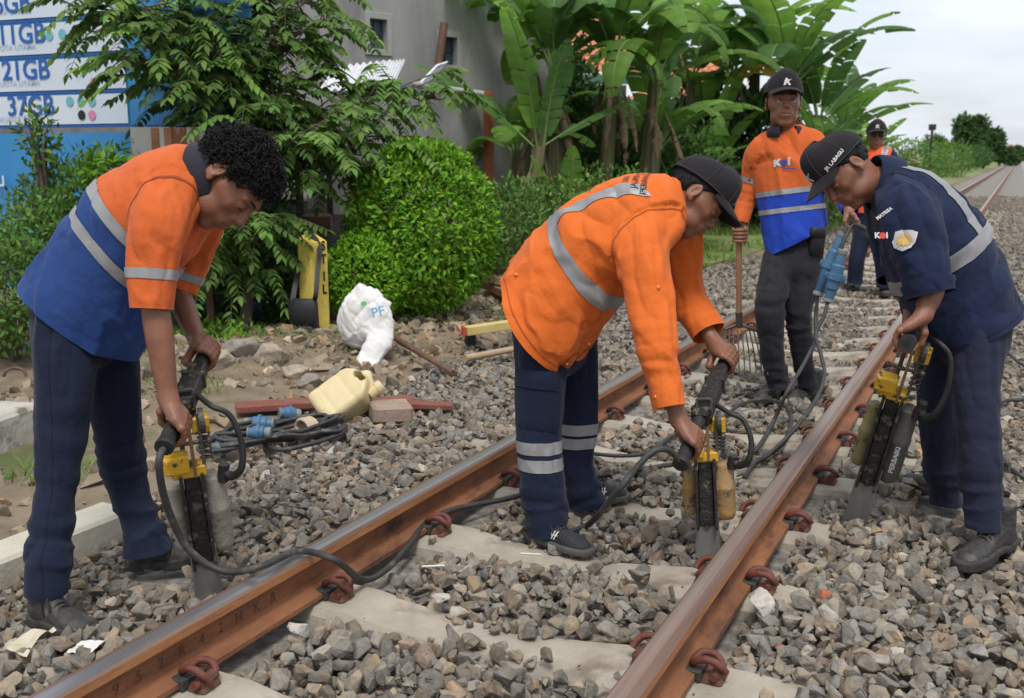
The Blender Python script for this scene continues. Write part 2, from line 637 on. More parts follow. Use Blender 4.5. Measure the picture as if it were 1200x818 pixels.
def add_clip(root, x, y, face, kids=True):
    rz = 0 if face > 0 else PI
    for nm, me in (('rail_clip', ME_CLIP), ('clip_shoulder', ME_SHO), ('clip_pad', ME_PAD)):
        o = link(nm, me, root)
        o.location = (x, y, 0)
        o.rotation_euler = (0, 0, rz + random.uniform(-.05, .05))
SY0 = 1.785
sl_labels = {
    0: 'concrete sleeper nearest the camera, its end showing at the lower left below the dark boot',
    1: 'pale concrete sleeper in the foreground with gravel heaped over its middle',
    2: 'concrete sleeper just in front of the sneakers of the man in the orange jacket',
    3: 'concrete sleeper under the sneakers of the man in the orange jacket',
    4: 'concrete sleeper just behind the blade of the middle worker\'s machine',
    5: 'concrete sleeper lying under the loops of black cable between the rails',
}
for k in range(-1, 46):
    y = SY0 + .6 * k
    root = thing('railway_sleeper', sl_labels.get(k, 'concrete sleeper with rusty clips in the row leading away between the rails' if k > 0 else 'concrete sleeper at the bottom edge under the near rail'), 'sleeper',
                 (XC, y, 0), 'concrete sleepers under the track')
    o = link('sleeper_beam', SLP, root)
    o.rotation_euler = (0, 0, random.uniform(-.012, .012))
    if k < 22:
        for xg, sd_ in ((XL, -1), (XR, 1)):
            xr = xg + sd_ * .0345 - XC
            add_clip(root, xr, random.uniform(-.012, .012), 1)
            add_clip(root, xr, random.uniform(-.012, .012), -1)
            
# ---- ballast stones
def stone_shape(seed, n=13, bevel=False):
    r_ = np.random.default_rng(seed)
    d = nrm(r_.normal(size=(n, 3)))
    p = d * (1 + r_.uniform(-.16, .10, (n, 1)))
    p = p * np.array([1.0, r_.uniform(.62, .9), r_.uniform(.48, .78)])
    bm = bmesh.new()
    for q in p: bm.verts.new(q)
    bmesh.ops.convex_hull(bm, input=bm.verts)
    loose = [v for v in bm.verts if not v.link_faces]
    bmesh.ops.delete(bm, geom=loose, context='VERTS')
    if bevel:
        bmesh.ops.dissolve_limit(bm, angle_limit=R(14), verts=bm.verts, edges=bm.edges)
        bmesh.ops.bevel(bm, geom=bm.edges[:], offset=.055, segments=1, affect='EDGES', profile=.5, clamp_overlap=True)
    bmesh.ops.triangulate(bm, faces=bm.faces)
    bm.verts.index_update()
    V = np.array([v.co[:] for v in bm.verts])
    F = np.array([[v.index for v in f.verts] for f in bm.faces])
    bm.free()
    return V, F
NEAR = [stone_shape(s, 12 + s % 4, True) for s in range(16)]
MID = [stone_shape(100 + s, 10) for s in range(14)]
FAR = [stone_shape(200 + s, 7) for s in range(8)]

M_stone = vary(mat('ballast_stone', (0.150, 0.134, 0.112), (0.285, 0.258, 0.218), 34, 0.9, 0.9, 60, spread=.4, c3=(0.30, 0.24, 0.17), s3=18, t3=.54))
def tones(n, rng):
    base = rng.uniform(.58, 1.28, n)[:, None] * np.ones((n, 3))
    kind = rng.random(n)
    base[kind < .22] *= (1.10, 1.0, .87)       # brownish
    base[(kind > .22) & (kind < .30)] *= (1.14, .96, .84)
    base[(kind > .30) & (kind < .42)] *= (.96, .985, 1.035)      # bluish grey
    base[kind > .965] *= 1.55
    return base

def rot_mats(n, rng, flat=.7):
    yaw = rng.uniform(0, 2 * PI, n)
    tx = rng.normal(0, flat, n)
    ty = rng.normal(0, flat, n)
    cy, sy, cx, sx, cz, sz = np.cos(ty), np.sin(ty), np.cos(tx), np.sin(tx), np.cos(yaw), np.sin(yaw)
    Rm = np.empty((n, 3, 3))
    Rm[:, 0, 0] = cz * cy; Rm[:, 0, 1] = cz * sy * sx - sz * cx; Rm[:, 0, 2] = cz * sy * cx + sz * sx
    Rm[:, 1, 0] = sz * cy; Rm[:, 1, 1] = sz * sy * sx + cz * cx; Rm[:, 1, 2] = sz * sy * cx - cz * sx
    Rm[:, 2, 0] = -sy; Rm[:, 2, 1] = cy * sx; Rm[:, 2, 2] = cy * cx
    return Rm

cam_a = R(25.985)
cF = np.array([-math.sin(cam_a), math.cos(cam_a)])
cR = np.array([math.cos(cam_a), math.sin(cam_a)])
def in_view(x, y, margin=1.3):
    f_ = x * cF[0] + y * cF[1]
    r_ = x * cR[0] + y * cR[1]
    return (f_ > .6) & (np.abs(r_) < f_ * .53 + margin)

FEET = [(-2.414, 1.893, 0.000)[:2], (-2.280, 1.880, 0.000)[:2], (-2.449, 2.302, 0.000)[:2], (-2.359, 2.361, 0.000)[:2], (-1.377, 3.076, 0.000)[:2], (-1.233, 3.042, 0.000)[:2], (-1.397, 3.503, 0.000)[:2], (-1.302, 3.594, 0.000)[:2],
        (0.042, 3.663, 0.000)[:2], (-0.043, 3.475, 0.000)[:2], (-0.150, 4.111, 0.000)[:2], (-0.263, 4.251, 0.000)[:2], (-1.118, 5.793, 0.000)[:2], (-1.150, 5.499, 0.000)[:2], (-0.933, 5.741, 0.000)[:2], (-0.983, 5.536, 0.000)[:2]]
def heap(x, y):
    """extra height of the loose ballast: filled cribs, hollows dug under the sleepers, a mound farther up the track"""
    P = np.stack([x, y, x * 0], -1)
    n = fbm(P * 2.2, 11, 2)
    h = -.035 + n * .030
    inn = (x > XL + .05) & (x < XR - .05)
    ph = np.abs(((y - SY0) / .6 + .5) % 1 - .5) * .6      # distance to the nearest sleeper axis
    h = np.where(inn, h + .008 - .016 * (ph < .15), h)
    out = (x < XL - .12) | (x > XR + .12)
    h = np.where(out, h + .018, h)
    h = np.where((x > XL - .14) & (x < XL + .13) | (x > XR - .13) & (x < XR + .14), h - .035, h)
    mound = np.exp(-((x + 1.25) / .30) ** 2 - ((y - 8.3) / .8) ** 2)
    h = h + .05 * mound
    gap = np.exp(-((x + 1.55) / .25) ** 2 - ((y - 2.35) / .12) ** 2) * .045      # the near sleeper lies bare by the left rail
    gap = gap + .03 * np.exp(-((x + 1.0) / .30) ** 2 - ((y - 2.42) / .14) ** 2)
    gap = gap + .05 * np.exp(-((x + 1.42) / .30) ** 2 - ((y - 2.99) / .11) ** 2)
    for fx, fy in FEET:
        h = h - .062 * np.exp(-((x - fx) ** 2 + (y - fy) ** 2) / .105 ** 2)
    return h + .012 * inn - gap

def scatter(x0, x1, y0, y1, sp, rng, layers):
    out = []
    for l in range(layers):
        a, b_ = np.meshgrid(np.arange(x0, x1, sp), np.arange(y0, y1, sp), indexing='ij')
        a = a.ravel() + rng.uniform(-.48, .48, a.size) * sp
        b_ = b_.ravel() + rng.uniform(-.48, .48, b_.size) * sp
        k = in_view(a, b_)
        a, b_ = a[k], b_[k]
        out.append(np.c_[a, b_, np.full(a.size, l)])
    return np.vstack(out)

def clear_of_track(x, y, s):
    """keep stones out of the rails; few lie on top of the sleepers"""
    ok = np.ones(len(x), bool)
    for xg, sd_ in ((XL, -1), (XR, 1)):
        d = np.abs(x - (xg + sd_ * .0345))
        ok &= d > .062 + s * .55
        ph = np.abs(((y - SY0) / .6 + .5) % 1 - .5) * .6
        ok &= ~((d < .20) & (ph < .07 + s * .5) & (y < 14.8))
    return ok

def stones(name, shapes, pts, smin, smax, parent=None, n_single=0, seed=1):
    rng = np.random.default_rng(seed)
    x, y, l = pts.T
    n = len(x)
    s = rng.uniform(0, 1, n) ** 1.5 * (smax - smin) + smin
    ph = np.abs(((y - SY0) / .6 + .5) % 1 - .5) * .6
    onsl = (ph < .10) & (np.abs(x - XC) < 1.0)
    inner = np.abs(x - XC) < .5
    z = heap(x, y) + (l - .6) * s * .42 + rng.uniform(-.012, .012, n)
    keep = clear_of_track(x, y, s) & (x > np.where(y < 2.75, -2.76 + s * .4, edge_left(y) + rng.normal(0, .10, n) - .02))
    ztop = np.where(np.abs(x - XC) < .2, -.03, 0.0)
    patch = fbm(np.stack([x, y, x * 0], -1) * 1.7, 21, 2)
    hide = onsl & (z < ztop + .004) & (rng.random(n) < np.where(inner, .35, .10))
    keep &= ~hide
    lie = onsl & (z + s * .3 < ztop + s * .45)
    z = np.where(onsl & ~hide, np.maximum(z, ztop + s * .36), z)
    # bare concrete where the photograph shows it
    wob = fbm(np.stack([x, y, x * 0], -1) * 4.5, 33, 2)
    mid_ = np.exp(-((x - XC - .05) / .16) ** 2)
    thin = ph < .092 + .05 * wob - .045 * mid_ * (y < 4.8)
    bare = onsl & inner & thin & (patch < np.interp(y, [2, 4, 5, 8], [.35, .14, .2, .4])) & ~(np.exp(-((x + 1.25) / .30) ** 2 - ((y - 8.3) / .8) ** 2) > .35)
    bare |= onsl & (np.abs(x - XC - .72) < .16) & (patch < -.05) & (ph < .07)
    keep &= ~bare
    x, y, z, s, l = x[keep], y[keep], z[keep], s[keep], l[keep]
    n = len(x)
    Rm = rot_mats(n, rng)
    tn = tones(n, rng)
    which = rng.integers(0, len(shapes), n)
    half = s * .62
    single = np.zeros(n, bool)
    if n_single:
        dist = np.hypot(x, y) + 5 * (l < layers_near - 1)
        f_ = x * cF[0] + y * cF[1]; r_ = x * cR[0] + y * cR[1]
        dist = dist + 50 * (np.abs(r_) > f_ * .47) + 50 * (f_ < 1.45)
        single[np.argsort(dist)[:n_single]] = True
        base = []
        for q, (V, F) in enumerate(shapes):
            row = []
            for t_ in range(4):
                me = raw_mesh('stone', V, F, [M_stone], None, False)
                c_ = tones(24, np.random.default_rng(q * 7 + t_))[t_ * 5]
                face_tone(me, np.tile(c_, (len(F), 1)))
                row.append(me)
            base.append(row)
        for i in np.nonzero(single)[0]:
            o = link('stone', base[which[i]][rng.integers(0, 4)], parent)
            M4 = Matrix(Rm[i].tolist()).to_4x4()
            o.matrix_local = Matrix.Translation((x[i], y[i], z[i])) @ M4 @ Matrix.Scale(half[i], 4)
    VV, FF, TT = [], [], []
    off = 0
    for q, (V, F) in enumerate(shapes):
        ii = np.nonzero((which == q) & ~single)[0]
        if not len(ii): continue
        W_ = np.einsum('nij,vj->nvi', Rm[ii], V) * half[ii][:, None, None] + np.stack([x, y, z], -1)[ii][:, None, :]
        k = len(V)
        VV.append(W_.reshape(-1, 3))
        FF.append((F[None] + (np.arange(len(ii)) * k)[:, None, None]).reshape(-1, 3) + off)
        TT.append(np.repeat(tn[ii], len(F), axis=0))
        off += len(ii) * k
    me = raw_mesh(name, np.vstack(VV), np.vstack(FF), [M_stone], None, False)
    face_tone(me, np.vstack(TT))
    return tag(link(name, me, parent), kind='stuff')

layers_near = 2
rs = np.random.default_rng(3)
near = scatter(-3.5, 3.6, .9, 6.2, .043, rs, 2)
stones('loose_stones', NEAR, near, .028, .074, bed, 300, 1)
mid = scatter(-3.9, 5.0, 6.2, 13.5, .054, rs, 1)
stones('far_stones', MID, mid, .042, .078, bed, 0, 2)
fines = scatter(-3.3, 2.0, 1.0, 5.6, .05, rs, 1)
stones('fine_stones', FAR, fines + np.array([0, 0, .35]), .010, .026, bed, 0, 4)
farp = scatter(-4.0, 4.0, 13.5, 40, .10, rs, 1)
farp = farp[(farp[:, 0] < 2.6)]
stones('distant_stones', FAR, farp, .05, .09, bed, 0, 3)
# ------------------------------------------------------------------ bodies and clothes: distance fields turned into meshes
def smin(a, b, k):
    h = np.clip(0.5 + 0.5 * (b - a) / k, 0, 1)
    return b * (1 - h) + a * h - k * h * (1 - h)
def smax(a, b, k):
    return -smin(-a, -b, k)

def d_seg(P, a, b, ra, rb=None):
    a = np.asarray(a, float); b = np.asarray(b, float)
    rb = ra if rb is None else rb
    ab = b - a
    t = np.clip(((P - a) @ ab) / (ab @ ab + 1e-12), 0, 1)
    return np.linalg.norm(P - (a + t[:, None] * ab), axis=1) - (ra + (rb - ra) * t)
def d_ell(P, c, r, M=None):
    q = P - np.asarray(c, float)
    if M is not None: q = q @ M
    r = np.asarray(r, float)
    k0 = np.linalg.norm(q / r, axis=1)
    k1 = np.linalg.norm(q / (r * r), axis=1) + 1e-9
    return np.where(k0 < 1e-6, -r.min(), k0 * (k0 - 1) / k1)

class Chain:
    """tube of elliptic section along a smooth spine; pts (x,y,z), rl = radius along lat, rs = radius across it"""
    def __init__(s, pts, rl, rs=None, lat=(0, 1, 0), n=4):
        p = np.asarray(pts, float)
        rl = np.asarray(rl, float)
        rs = rl if rs is None else np.asarray(rs, float)
        lat = np.asarray(lat, float)
        if lat.ndim == 1: lat = np.tile(lat, (len(p), 1))
        q = catmull(np.c_[p, rl, rs, lat], n)
        s.p, s.rl, s.rs, s.lat = q[:, :3], q[:, 3], q[:, 4], nrm(q[:, 5:8])
        s.round = np.allclose(s.rl, s.rs)
    def __call__(s, P, full=False):
        best = np.full(len(P), 1e9)
        bt = np.zeros(len(P))
        m = len(s.p) - 1
        for i in range(m):
            a, b = s.p[i], s.p[i + 1]
            ab = b - a
            t = np.clip(((P - a) @ ab) / (ab @ ab + 1e-12), 0, 1)
            off = P - (a + t[:, None] * ab)
            rl = s.rl[i] + (s.rl[i + 1] - s.rl[i]) * t
            if s.round:
                d = np.linalg.norm(off, axis=1) - rl
            else:
                rs = s.rs[i] + (s.rs[i + 1] - s.rs[i]) * t
                ax = nrm(ab)
                la = s.lat[i]
                la = nrm(la - ax * (la @ ax))
                l = off @ la
                o2 = np.maximum((off * off).sum(1) - l * l, 0)
                k0 = np.sqrt((l / rl) ** 2 + o2 / rs ** 2)
                k1 = np.sqrt((l / rl ** 2) ** 2 + o2 / rs ** 4) + 1e-9
                d = np.where(k0 < 1e-3, -np.minimum(rl, rs), k0 * (k0 - 1) / k1)
            if full:
                up = d < best
                bt = np.where(up, (i + t) / m, bt)
            best = np.minimum(best, d)
        return (best, bt) if full else best
    def axis_at(s, t):
        T = nrm(np.gradient(s.p, axis=0))
        i = np.clip((t * (len(s.p) - 1)).astype(int), 0, len(s.p) - 1)
        return T[i]
    def box(s, pad=.03):
        r = np.maximum(s.rl, s.rs)[:, None]
        return (s.p - r).min(0) - pad, (s.p + r).max(0) + pad

def extract(f, lo, hi, h):
    """naive surface nets on the zero set of f, sampled only near the surface"""
    lo = np.asarray(lo, float)
    hi = np.asarray(hi, float)
    B = 6
    nb = np.ceil((hi - lo) / (h * B)).astype(int)
    n = nb * B
    cx = [lo[k] + (np.arange(nb[k]) + .5) * B * h for k in range(3)]
    C = np.stack(np.meshgrid(*cx, indexing='ij'), -1).reshape(-1, 3)
    dc = f(C)
    act = np.abs(dc) < B * h * 1.75
    D = np.where(dc > 0, 1.0, -1.0).astype(np.float32).reshape(nb)
    D = D.repeat(B, 0).repeat(B, 1).repeat(B, 2)
    idx = np.stack(np.unravel_index(np.nonzero(act)[0], nb), -1)
    o = np.stack(np.meshgrid(*[np.arange(B)] * 3, indexing='ij'), -1).reshape(-1, 3)
    G = (idx[:, None, :] * B + o[None]).reshape(-1, 3)
    D[G[:, 0], G[:, 1], G[:, 2]] = f(lo + G * h)
    neg = D < 0
    c = np.zeros(n - 1, np.int8)
    for dx in (0, 1):
        for dy in (0, 1):
            for dz in (0, 1):
                c += neg[dx:n[0] - 1 + dx, dy:n[1] - 1 + dy, dz:n[2] - 1 + dz]
    mix = np.argwhere((c > 0) & (c < 8))
    ID = np.full(n - 1, -1, np.int32)
    ID[mix[:, 0], mix[:, 1], mix[:, 2]] = np.arange(len(mix))
    acc = np.zeros((len(mix), 3))
    cnt = np.zeros(len(mix))
    off = [(dx, dy, dz) for dx in (0, 1) for dy in (0, 1) for dz in (0, 1)]
    val = {q: D[mix[:, 0] + q[0], mix[:, 1] + q[1], mix[:, 2] + q[2]] for q in off}
    for q in off:
        for k in range(3):
            if q[k] == 0:
                e = list(q); e[k] = 1; e = tuple(e)
                a, b = val[q], val[e]
                m = (a < 0) != (b < 0)
                t = np.where(m, a / np.where(m, a - b, 1), 0)
                p = np.tile(np.array(q, float), (len(mix), 1))
                p[:, k] += t
                acc += np.where(m[:, None], p, 0)
                cnt += m
    V = lo + (mix + acc / cnt[:, None]) * h
    F = []
    for k in range(3):
        i, j = (k + 1) % 3, (k + 2) % 3
        sl0 = [slice(1, n[q] - 1) for q in range(3)]
        sl0[k] = slice(0, n[k] - 1)
        sl1 = list(sl0); sl1[k] = slice(1, n[k])
        A, Bn = neg[tuple(sl0)], neg[tuple(sl1)]
        w_ = np.argwhere(A != Bn)
        if not len(w_): continue
        pos = A[w_[:, 0], w_[:, 1], w_[:, 2]]
        base = w_.copy()
        for q in (i, j): base[:, q] += 1
        def cell(di, dj):
            b_ = base.copy(); b_[:, i] -= di; b_[:, j] -= dj
            return ID[np.minimum(b_[:, 0], n[0] - 2), np.minimum(b_[:, 1], n[1] - 2), np.minimum(b_[:, 2], n[2] - 2)]
        q4 = np.stack([cell(1, 1), cell(0, 1), cell(0, 0), cell(1, 0)], -1)
        q4[~pos] = q4[~pos][:, ::-1]
        F.append(q4[(q4 >= 0).all(1)])
    return V, np.vstack(F)

def relax(V, F, it=1, lam=.5):
    E = np.vstack([F[:, [k, (k + 1) % F.shape[1]]] for k in range(F.shape[1])])
    for _ in range(it):
        s = np.zeros_like(V); c = np.zeros(len(V))
        for a, b in ((0, 1), (1, 0)):
            for k in range(3): s[:, k] += np.bincount(E[:, a], V[E[:, b], k], len(V))
            c += np.bincount(E[:, a], minlength=len(V))
        V = V + lam * (s / np.maximum(c, 1)[:, None] - V)
    return V

def vnormals(V, F):
    n = np.cross(V[F[:, 1]] - V[F[:, 0]], V[F[:, 2]] - V[F[:, 0]])
    if F.shape[1] == 4: n = n + np.cross(V[F[:, 2]] - V[F[:, 0]], V[F[:, 3]] - V[F[:, 0]])
    N = np.zeros_like(V)
    for c in range(F.shape[1]):
        for k in range(3): N[:, k] += np.bincount(F[:, c], n[:, k], len(V))
    return nrm(N)

def tris(F):
    return F if F.shape[1] == 3 else np.vstack([F[:, [0, 1, 2]], F[:, [0, 2, 3]]])

def clip(V, T, s, A):
    """keep the part of a triangle mesh where s >= 0; A (n,k) are carried along"""
    pos = s >= 0
    c = pos[T].sum(1)
    keep = T[c == 3]
    new, parts = [], [keep]
    def split(Tn, one):
        # rotate so the odd vertex comes first
        p = pos[Tn] if one else ~pos[Tn]
        k = p.argmax(1)
        r_ = np.arange(len(Tn))
        return np.stack([Tn[r_, (k + q) % 3] for q in range(3)], -1)
    t1 = split(T[c == 1], True)
    t2 = split(T[c == 2], False)
    E = np.vstack([t1[:, [0, 1]], t1[:, [0, 2]], t2[:, [0, 1]], t2[:, [0, 2]]])
    if len(E):
        E2 = np.sort(E, 1)
        key = E2[:, 0].astype(np.int64) * len(V) + E2[:, 1]
        u, inv = np.unique(key, return_inverse=True)
        a, b = u // len(V), u % len(V)
        t = s[a] / (s[a] - s[b])
        nv = V[a] + (V[b] - V[a]) * t[:, None]
        na = A[a] + (A[b] - A[a]) * t[:, None]
        i = inv + len(V)
        k1, k2 = len(t1), len(t2)
        e = i[:k1], i[k1:2 * k1], i[2 * k1:2 * k1 + k2], i[2 * k1 + k2:]
        parts.append(np.stack([t1[:, 0], e[0], e[1]], -1))
        parts.append(np.stack([e[2], t2[:, 1], t2[:, 2]], -1))
        parts.append(np.stack([e[2], t2[:, 2], e[3]], -1))
        V = np.vstack([V, nv]); A = np.vstack([A, na])
    T = np.vstack(parts)
    used = np.unique(T)
    mp_ = np.full(len(V), -1); mp_[used] = np.arange(len(used))
    return V[used], mp_[T], A[used]

def wrinkle(V, axis, amp, wl, stretch, seed, ring=False):
    """height of cloth folds: ridged noise drawn out along axis (n,3) — or around it when ring"""
    al = (V * axis).sum(1)
    P = V - axis * al[:, None]
    if ring: Q = P / (wl * stretch) + axis * (al / wl)[:, None]
    else: Q = P / wl + axis * (al / (wl * stretch))[:, None]
    Q = Q + fbm(V * 7, seed + 5, 2)[:, None] * .55
    a = np.abs(2 * vnoise(Q, seed) - 1)
    b = 1 - np.abs(2 * vnoise(Q * .8 + 3.7, seed + 77) - 1)
    return amp * (.75 * (a ** .7 - .55) + .65 * (b ** 2 - .45))

class Cloth:
    """a garment mesh with, per vertex, region id and fields for cutting it"""
    def __init__(s, chains, k, h, wr, offset=0.0, extra=None):
        s.chains = chains
        def f(P):
            d = None
            for c in chains:
                e = c(P)
                d = e if d is None else smin(d, e, k)
            if extra is not None: d = extra(P, d)
            return d - offset
        bx = [c.box(.05 + offset) for c in chains]
        lo = np.min([b[0] for b in bx], 0); hi = np.max([b[1] for b in bx], 0)
        V, F = extract(f, lo, hi, h)
        V = relax(V, F, 1, .4)
        ds, ts = zip(*[c(V, True) for c in chains])
        s.reg = np.argmin(np.stack(ds), 0)
        s.ds = ds
        ts = np.stack(ts)
        s.t = ts[s.reg, np.arange(len(V))]
        ax = np.zeros_like(V)
        for i, c in enumerate(chains):
            m = s.reg == i
            ax[m] = c.axis_at(s.t[m])
        N = vnormals(V, F)
        V0 = V.copy()
        V = V + N * wr(V, N, ax, s.reg, s.t)[:, None]
        V = relax(V, F, 1, .3)
        s.V, s.T = V, tris(F)
        s.N = vnormals(V, F)
        s.F = F
    def piece(s, keep=(), lift=0.0):
        """keep: fields (>=0 stays), applied in turn"""
        V = s.V + s.N * lift
        T = s.T
        A = np.stack(list(keep), -1) if keep else np.zeros((len(V), 1))
        for q in range(len(keep)):
            V, T, A = clip(V, T, A[:, q], A)
            if not len(T): return V, T
        return V, T
    def band(s, f, w, lift=.0025, keep=()):
        return s.piece([f + w, w - f] + list(keep), lift)

def head_sdf(Q, jaw=1.0, open_mouth=0.0):
    """Q in head space: x right, y forward, z up, origin mid head; 23 cm chin to crown"""
    X = Q.copy()
    X[:, 0] = np.abs(X[:, 0])
    d = d_ell(X, (0, -.012, .034), (.075, .094, .083))
    d = smin(d, d_ell(X, (0, .026, -.030), (.060 * jaw, .062, .082)), .03)
    d = smin(d, d_ell(X, (.036, .024, -.074), (.022, .034, .020)), .03)            # jaw
    d = smin(d, d_seg(X, (0, .066, -.098), (.010, .064, -.098), .017), .022)        # chin
    d = smin(d, d_seg(X, (.044, .056, -.018), (.056, .020, -.008), .015), .022)     # cheekbone
    d = smin(d, d_seg(X, (.010, .086, .026), (.046, .070, .022), .0085), .014)      # brow
    d = smax(d, -d_ell(X, (.031, .094, .004), (.020, .016, .0125)), .014)           # eye socket
    d = smin(d, d_ell(X, (.031, .073, .003), (.0145, .0135, .0125)), .003)          # eyeball under its lids
    d = smin(d, d_seg(X, (.018, .083, .0085), (.044, .074, .0075), .0035), .004)    # upper lid
    d = smin(d, d_seg(X, (.019, .081, -.0065), (.042, .074, -.007), .003), .004)    # lower lid
    d = smin(d, d_seg(X, (0, .084, .014), (0, .103, -.024), .008, .0115), .012)     # nose
    d = smin(d, d_seg(X, (.010, .094, -.029), (.015, .088, -.031), .0075), .007)    # wings
    d = smax(d, -d_seg(X, (.006, .100, -.040), (.008, .094, -.036), .0035), .003)   # nostrils
    d = smin(d, d_ell(X, (0, .078, -.058), (.030, .020, .024)), .018)               # muzzle
    d = smin(d, d_seg(X, (0, .0975, -.0535), (.020, .086, -.057), .0055, .0035), .005)   # upper lip
    d = smin(d, d_seg(X, (0, .0945, -.0675 - open_mouth), (.017, .086, -.0635 - open_mouth), .0062, .004), .005)
    d = smax(d, -d_seg(X, (0, .104, -.0605 - open_mouth * .4), (.020, .091, -.060), .0022 + open_mouth * .5), .003)
    # ears
    Me = np.array([[1, 0, 0], [0, .966, -.259], [0, .259, .966]]).T @ np.array([[.94, -.34, 0], [.34, .94, 0], [0, 0, 1.0]]).T
    e = d_ell(X, (.078, -.016, .000), (.0085, .0185, .031), Me)
    e = smax(e, -d_ell(X, (.088, -.013, .003), (.008, .011, .020), Me), .004)
    e = smin(e, d_ell(X, (.079, -.008, -.026), (.006, .008, .009), Me), .006)
    d = smin(d, e, .006)
    return d

def grip(Wr, B, a, r, s, spread=.0205, size=1.0):
    """a right or left hand closed on a bar: Wr wrist, B middle of the grip on the bar's axis, a along the bar towards the thumb,
    r bar radius, s = +-1 the way the fingers wrap. Returns (segments, k) for a smooth union."""
    a = nrm(a)
    u = np.asarray(Wr, float) - B
    u = nrm(u - a * (u @ a))
    v = s * np.cross(a, u)
    def at(ang, rad, off):
        return B + a * off + (u * math.cos(ang) + v * math.sin(ang)) * rad
    segs = []
    lens = [.94, 1.0, .95, .82]
    offs = np.array([1.5, .5, -.5, -1.5]) * spread * size          # index ... little
    rad = .0088 * size
    R0 = r + rad * .95
    for i in range(4):
        q = lens[i]
        fr = rad * (.92 if i == 3 else 1.0)
        o = offs[i]
        mcp = at(R(52 + 4 * i), R0 + .013, o)
        base = Wr + a * (offs[i] * .55) + (B - Wr) * .18 + u * .004
        segs.append((base, mcp, .0135 * size, .0118 * size, .012))
        angs = [52 + 4 * i, 118 + 3 * i, 186, 236]
        rr = [R0 + .013, R0 + .006, R0 + .001, R0]
        pr = None
        sc = .95 + .05 * q
        for k in range(len(angs) - 1):
            n = 3
            for m in range(n):
                t0, t1 = m / n, (m + 1) / n
                A0 = angs[k] + (angs[k + 1] - angs[k]) * t0 * sc
                A1 = angs[k] + (angs[k + 1] - angs[k]) * t1 * sc
                r0 = rr[k] + (rr[k + 1] - rr[k]) * t0
                r1 = rr[k] + (rr[k + 1] - rr[k]) * t1
                bul = 1.0 + (.10 if m == 0 else 0)
                segs.append((at(R(A0), r0, o * (1 - .04 * k)), at(R(A1), r1, o * (1 - .05 * k)), fr * bul * (1.06 - .07 * k), fr * (1.03 - .08 * k), .0035))
    # thumb: leaves the side of the palm, closes the other way round the bar
    t0 = Wr + (B - Wr) * .30 + a * .020 * size + v * -.006
    t1 = at(R(-38), R0 + .016, .034 * size)
    t2 = at(R(-88), R0 + .006, .036 * size)
    t3 = at(R(-140), R0 + .002, .030 * size)
    segs += [(t0, t1, .0150 * size, .0125 * size, .012), (t1, t2, .0118 * size, .0105 * size, .006), (t2, t3, .0105 * size, .0085 * size, .004)]
    # heel and back of the hand
    segs += [(Wr, at(R(25), R0 + .016, .012), .020 * size, .013 * size, .016), (Wr, at(R(30), R0 + .015, -.014), .020 * size, .013 * size, .016)]
    return segs

def d_hand(P, segs):
    big = [q for q in segs if q[4] > .0099]
    d = None
    for A, Bq, ra, rb, k in big:
        e = d_seg(P, A, Bq, ra, rb)
        d = e if d is None else smin(d, e, k)
    for A, Bq, ra, rb, k in segs:
        if k <= .0099:
            d = smin(d, d_seg(P, A, Bq, ra, rb), k)
    return d

# cloth, skin and leather
def fabric(name, c, c2, c3=None, rough=.85, t3=.6):
    return mat(name, c, c2, 5, rough, .75, 13, c3=c3, s3=3.2, t3=t3, w3=.16, sheen=.06, spec=.22, bdetail=9)
M_orange = fabric('orange_cloth', (0.50, 0.098, 0.022), (0.60, 0.125, 0.030), (0.42, 0.085, 0.024))
M_orange2 = fabric('orange_drill', (0.60, 0.122, 0.018), (0.68, 0.15, 0.026), (0.52, 0.105, 0.022))
M_blue = fabric('blue_cloth', (0.015, 0.042, 0.150), (0.022, 0.058, 0.205), (0.03, 0.055, 0.15))
M_blue2 = fabric('bright_blue_cloth', (0.010, 0.04, 0.32), (0.016, 0.058, 0.40))
M_navy = fabric('navy_drill', (0.0060, 0.0098, 0.026), (0.0115, 0.0175, 0.042), (0.026, 0.028, 0.038), t3=.66)
M_navy2 = fabric('navy_shirt', (0.0075, 0.0125, 0.038), (0.013, 0.021, 0.058), (0.018, 0.024, 0.05))
M_navy3 = fabric('faded_navy', (0.0125, 0.0155, 0.034), (0.022, 0.026, 0.050), (0.036, 0.036, 0.044), t3=.64)
M_char = fabric('charcoal_cloth', (0.015, 0.0142, 0.018), (0.027, 0.0255, 0.032), (0.042, 0.039, 0.04), t3=.66)
M_refl = mat('reflective_tape', (0.21, 0.213, 0.218), (0.30, 0.30, 0.305), 9, .42, .15, 90, c3=(0.20, 0.19, 0.18), s3=6, t3=.58, metal=.1)
M_collar = fabric('dark_collar', (0.018, 0.016, 0.024), (0.034, 0.030, 0.042))
M_cap = fabric('black_cap', (0.0095, 0.0085, 0.0105), (0.021, 0.018, 0.021), (0.035, 0.028, 0.028), t3=.63)
M_thread = mat('cap_stitching', (0.045, 0.035, 0.033), rough=.8)
M_white = mat('white_print', (0.60, 0.60, 0.58), (0.5, 0.5, 0.48), 20, .7)
M_skin = mat('skin', (0.175, 0.072, 0.041), (0.250, 0.108, 0.062), 16, .43, .22, 210, c3=(0.12, 0.047, 0.027), s3=9, t3=.60, w3=.2, spec=.45, sub=.06)
M_hair = mat('black_hair', (0.0035, 0.003, 0.0032), (0.008, 0.007, 0.007), 60, .55, .2, 200, spec=.25)
M_boot = mat('dusty_boot', (0.020, 0.019, 0.019), (0.060, 0.055, 0.050), 22, .62, .8, 34, c3=(0.15, 0.128, 0.10), s3=13, t3=.55, w3=.15)
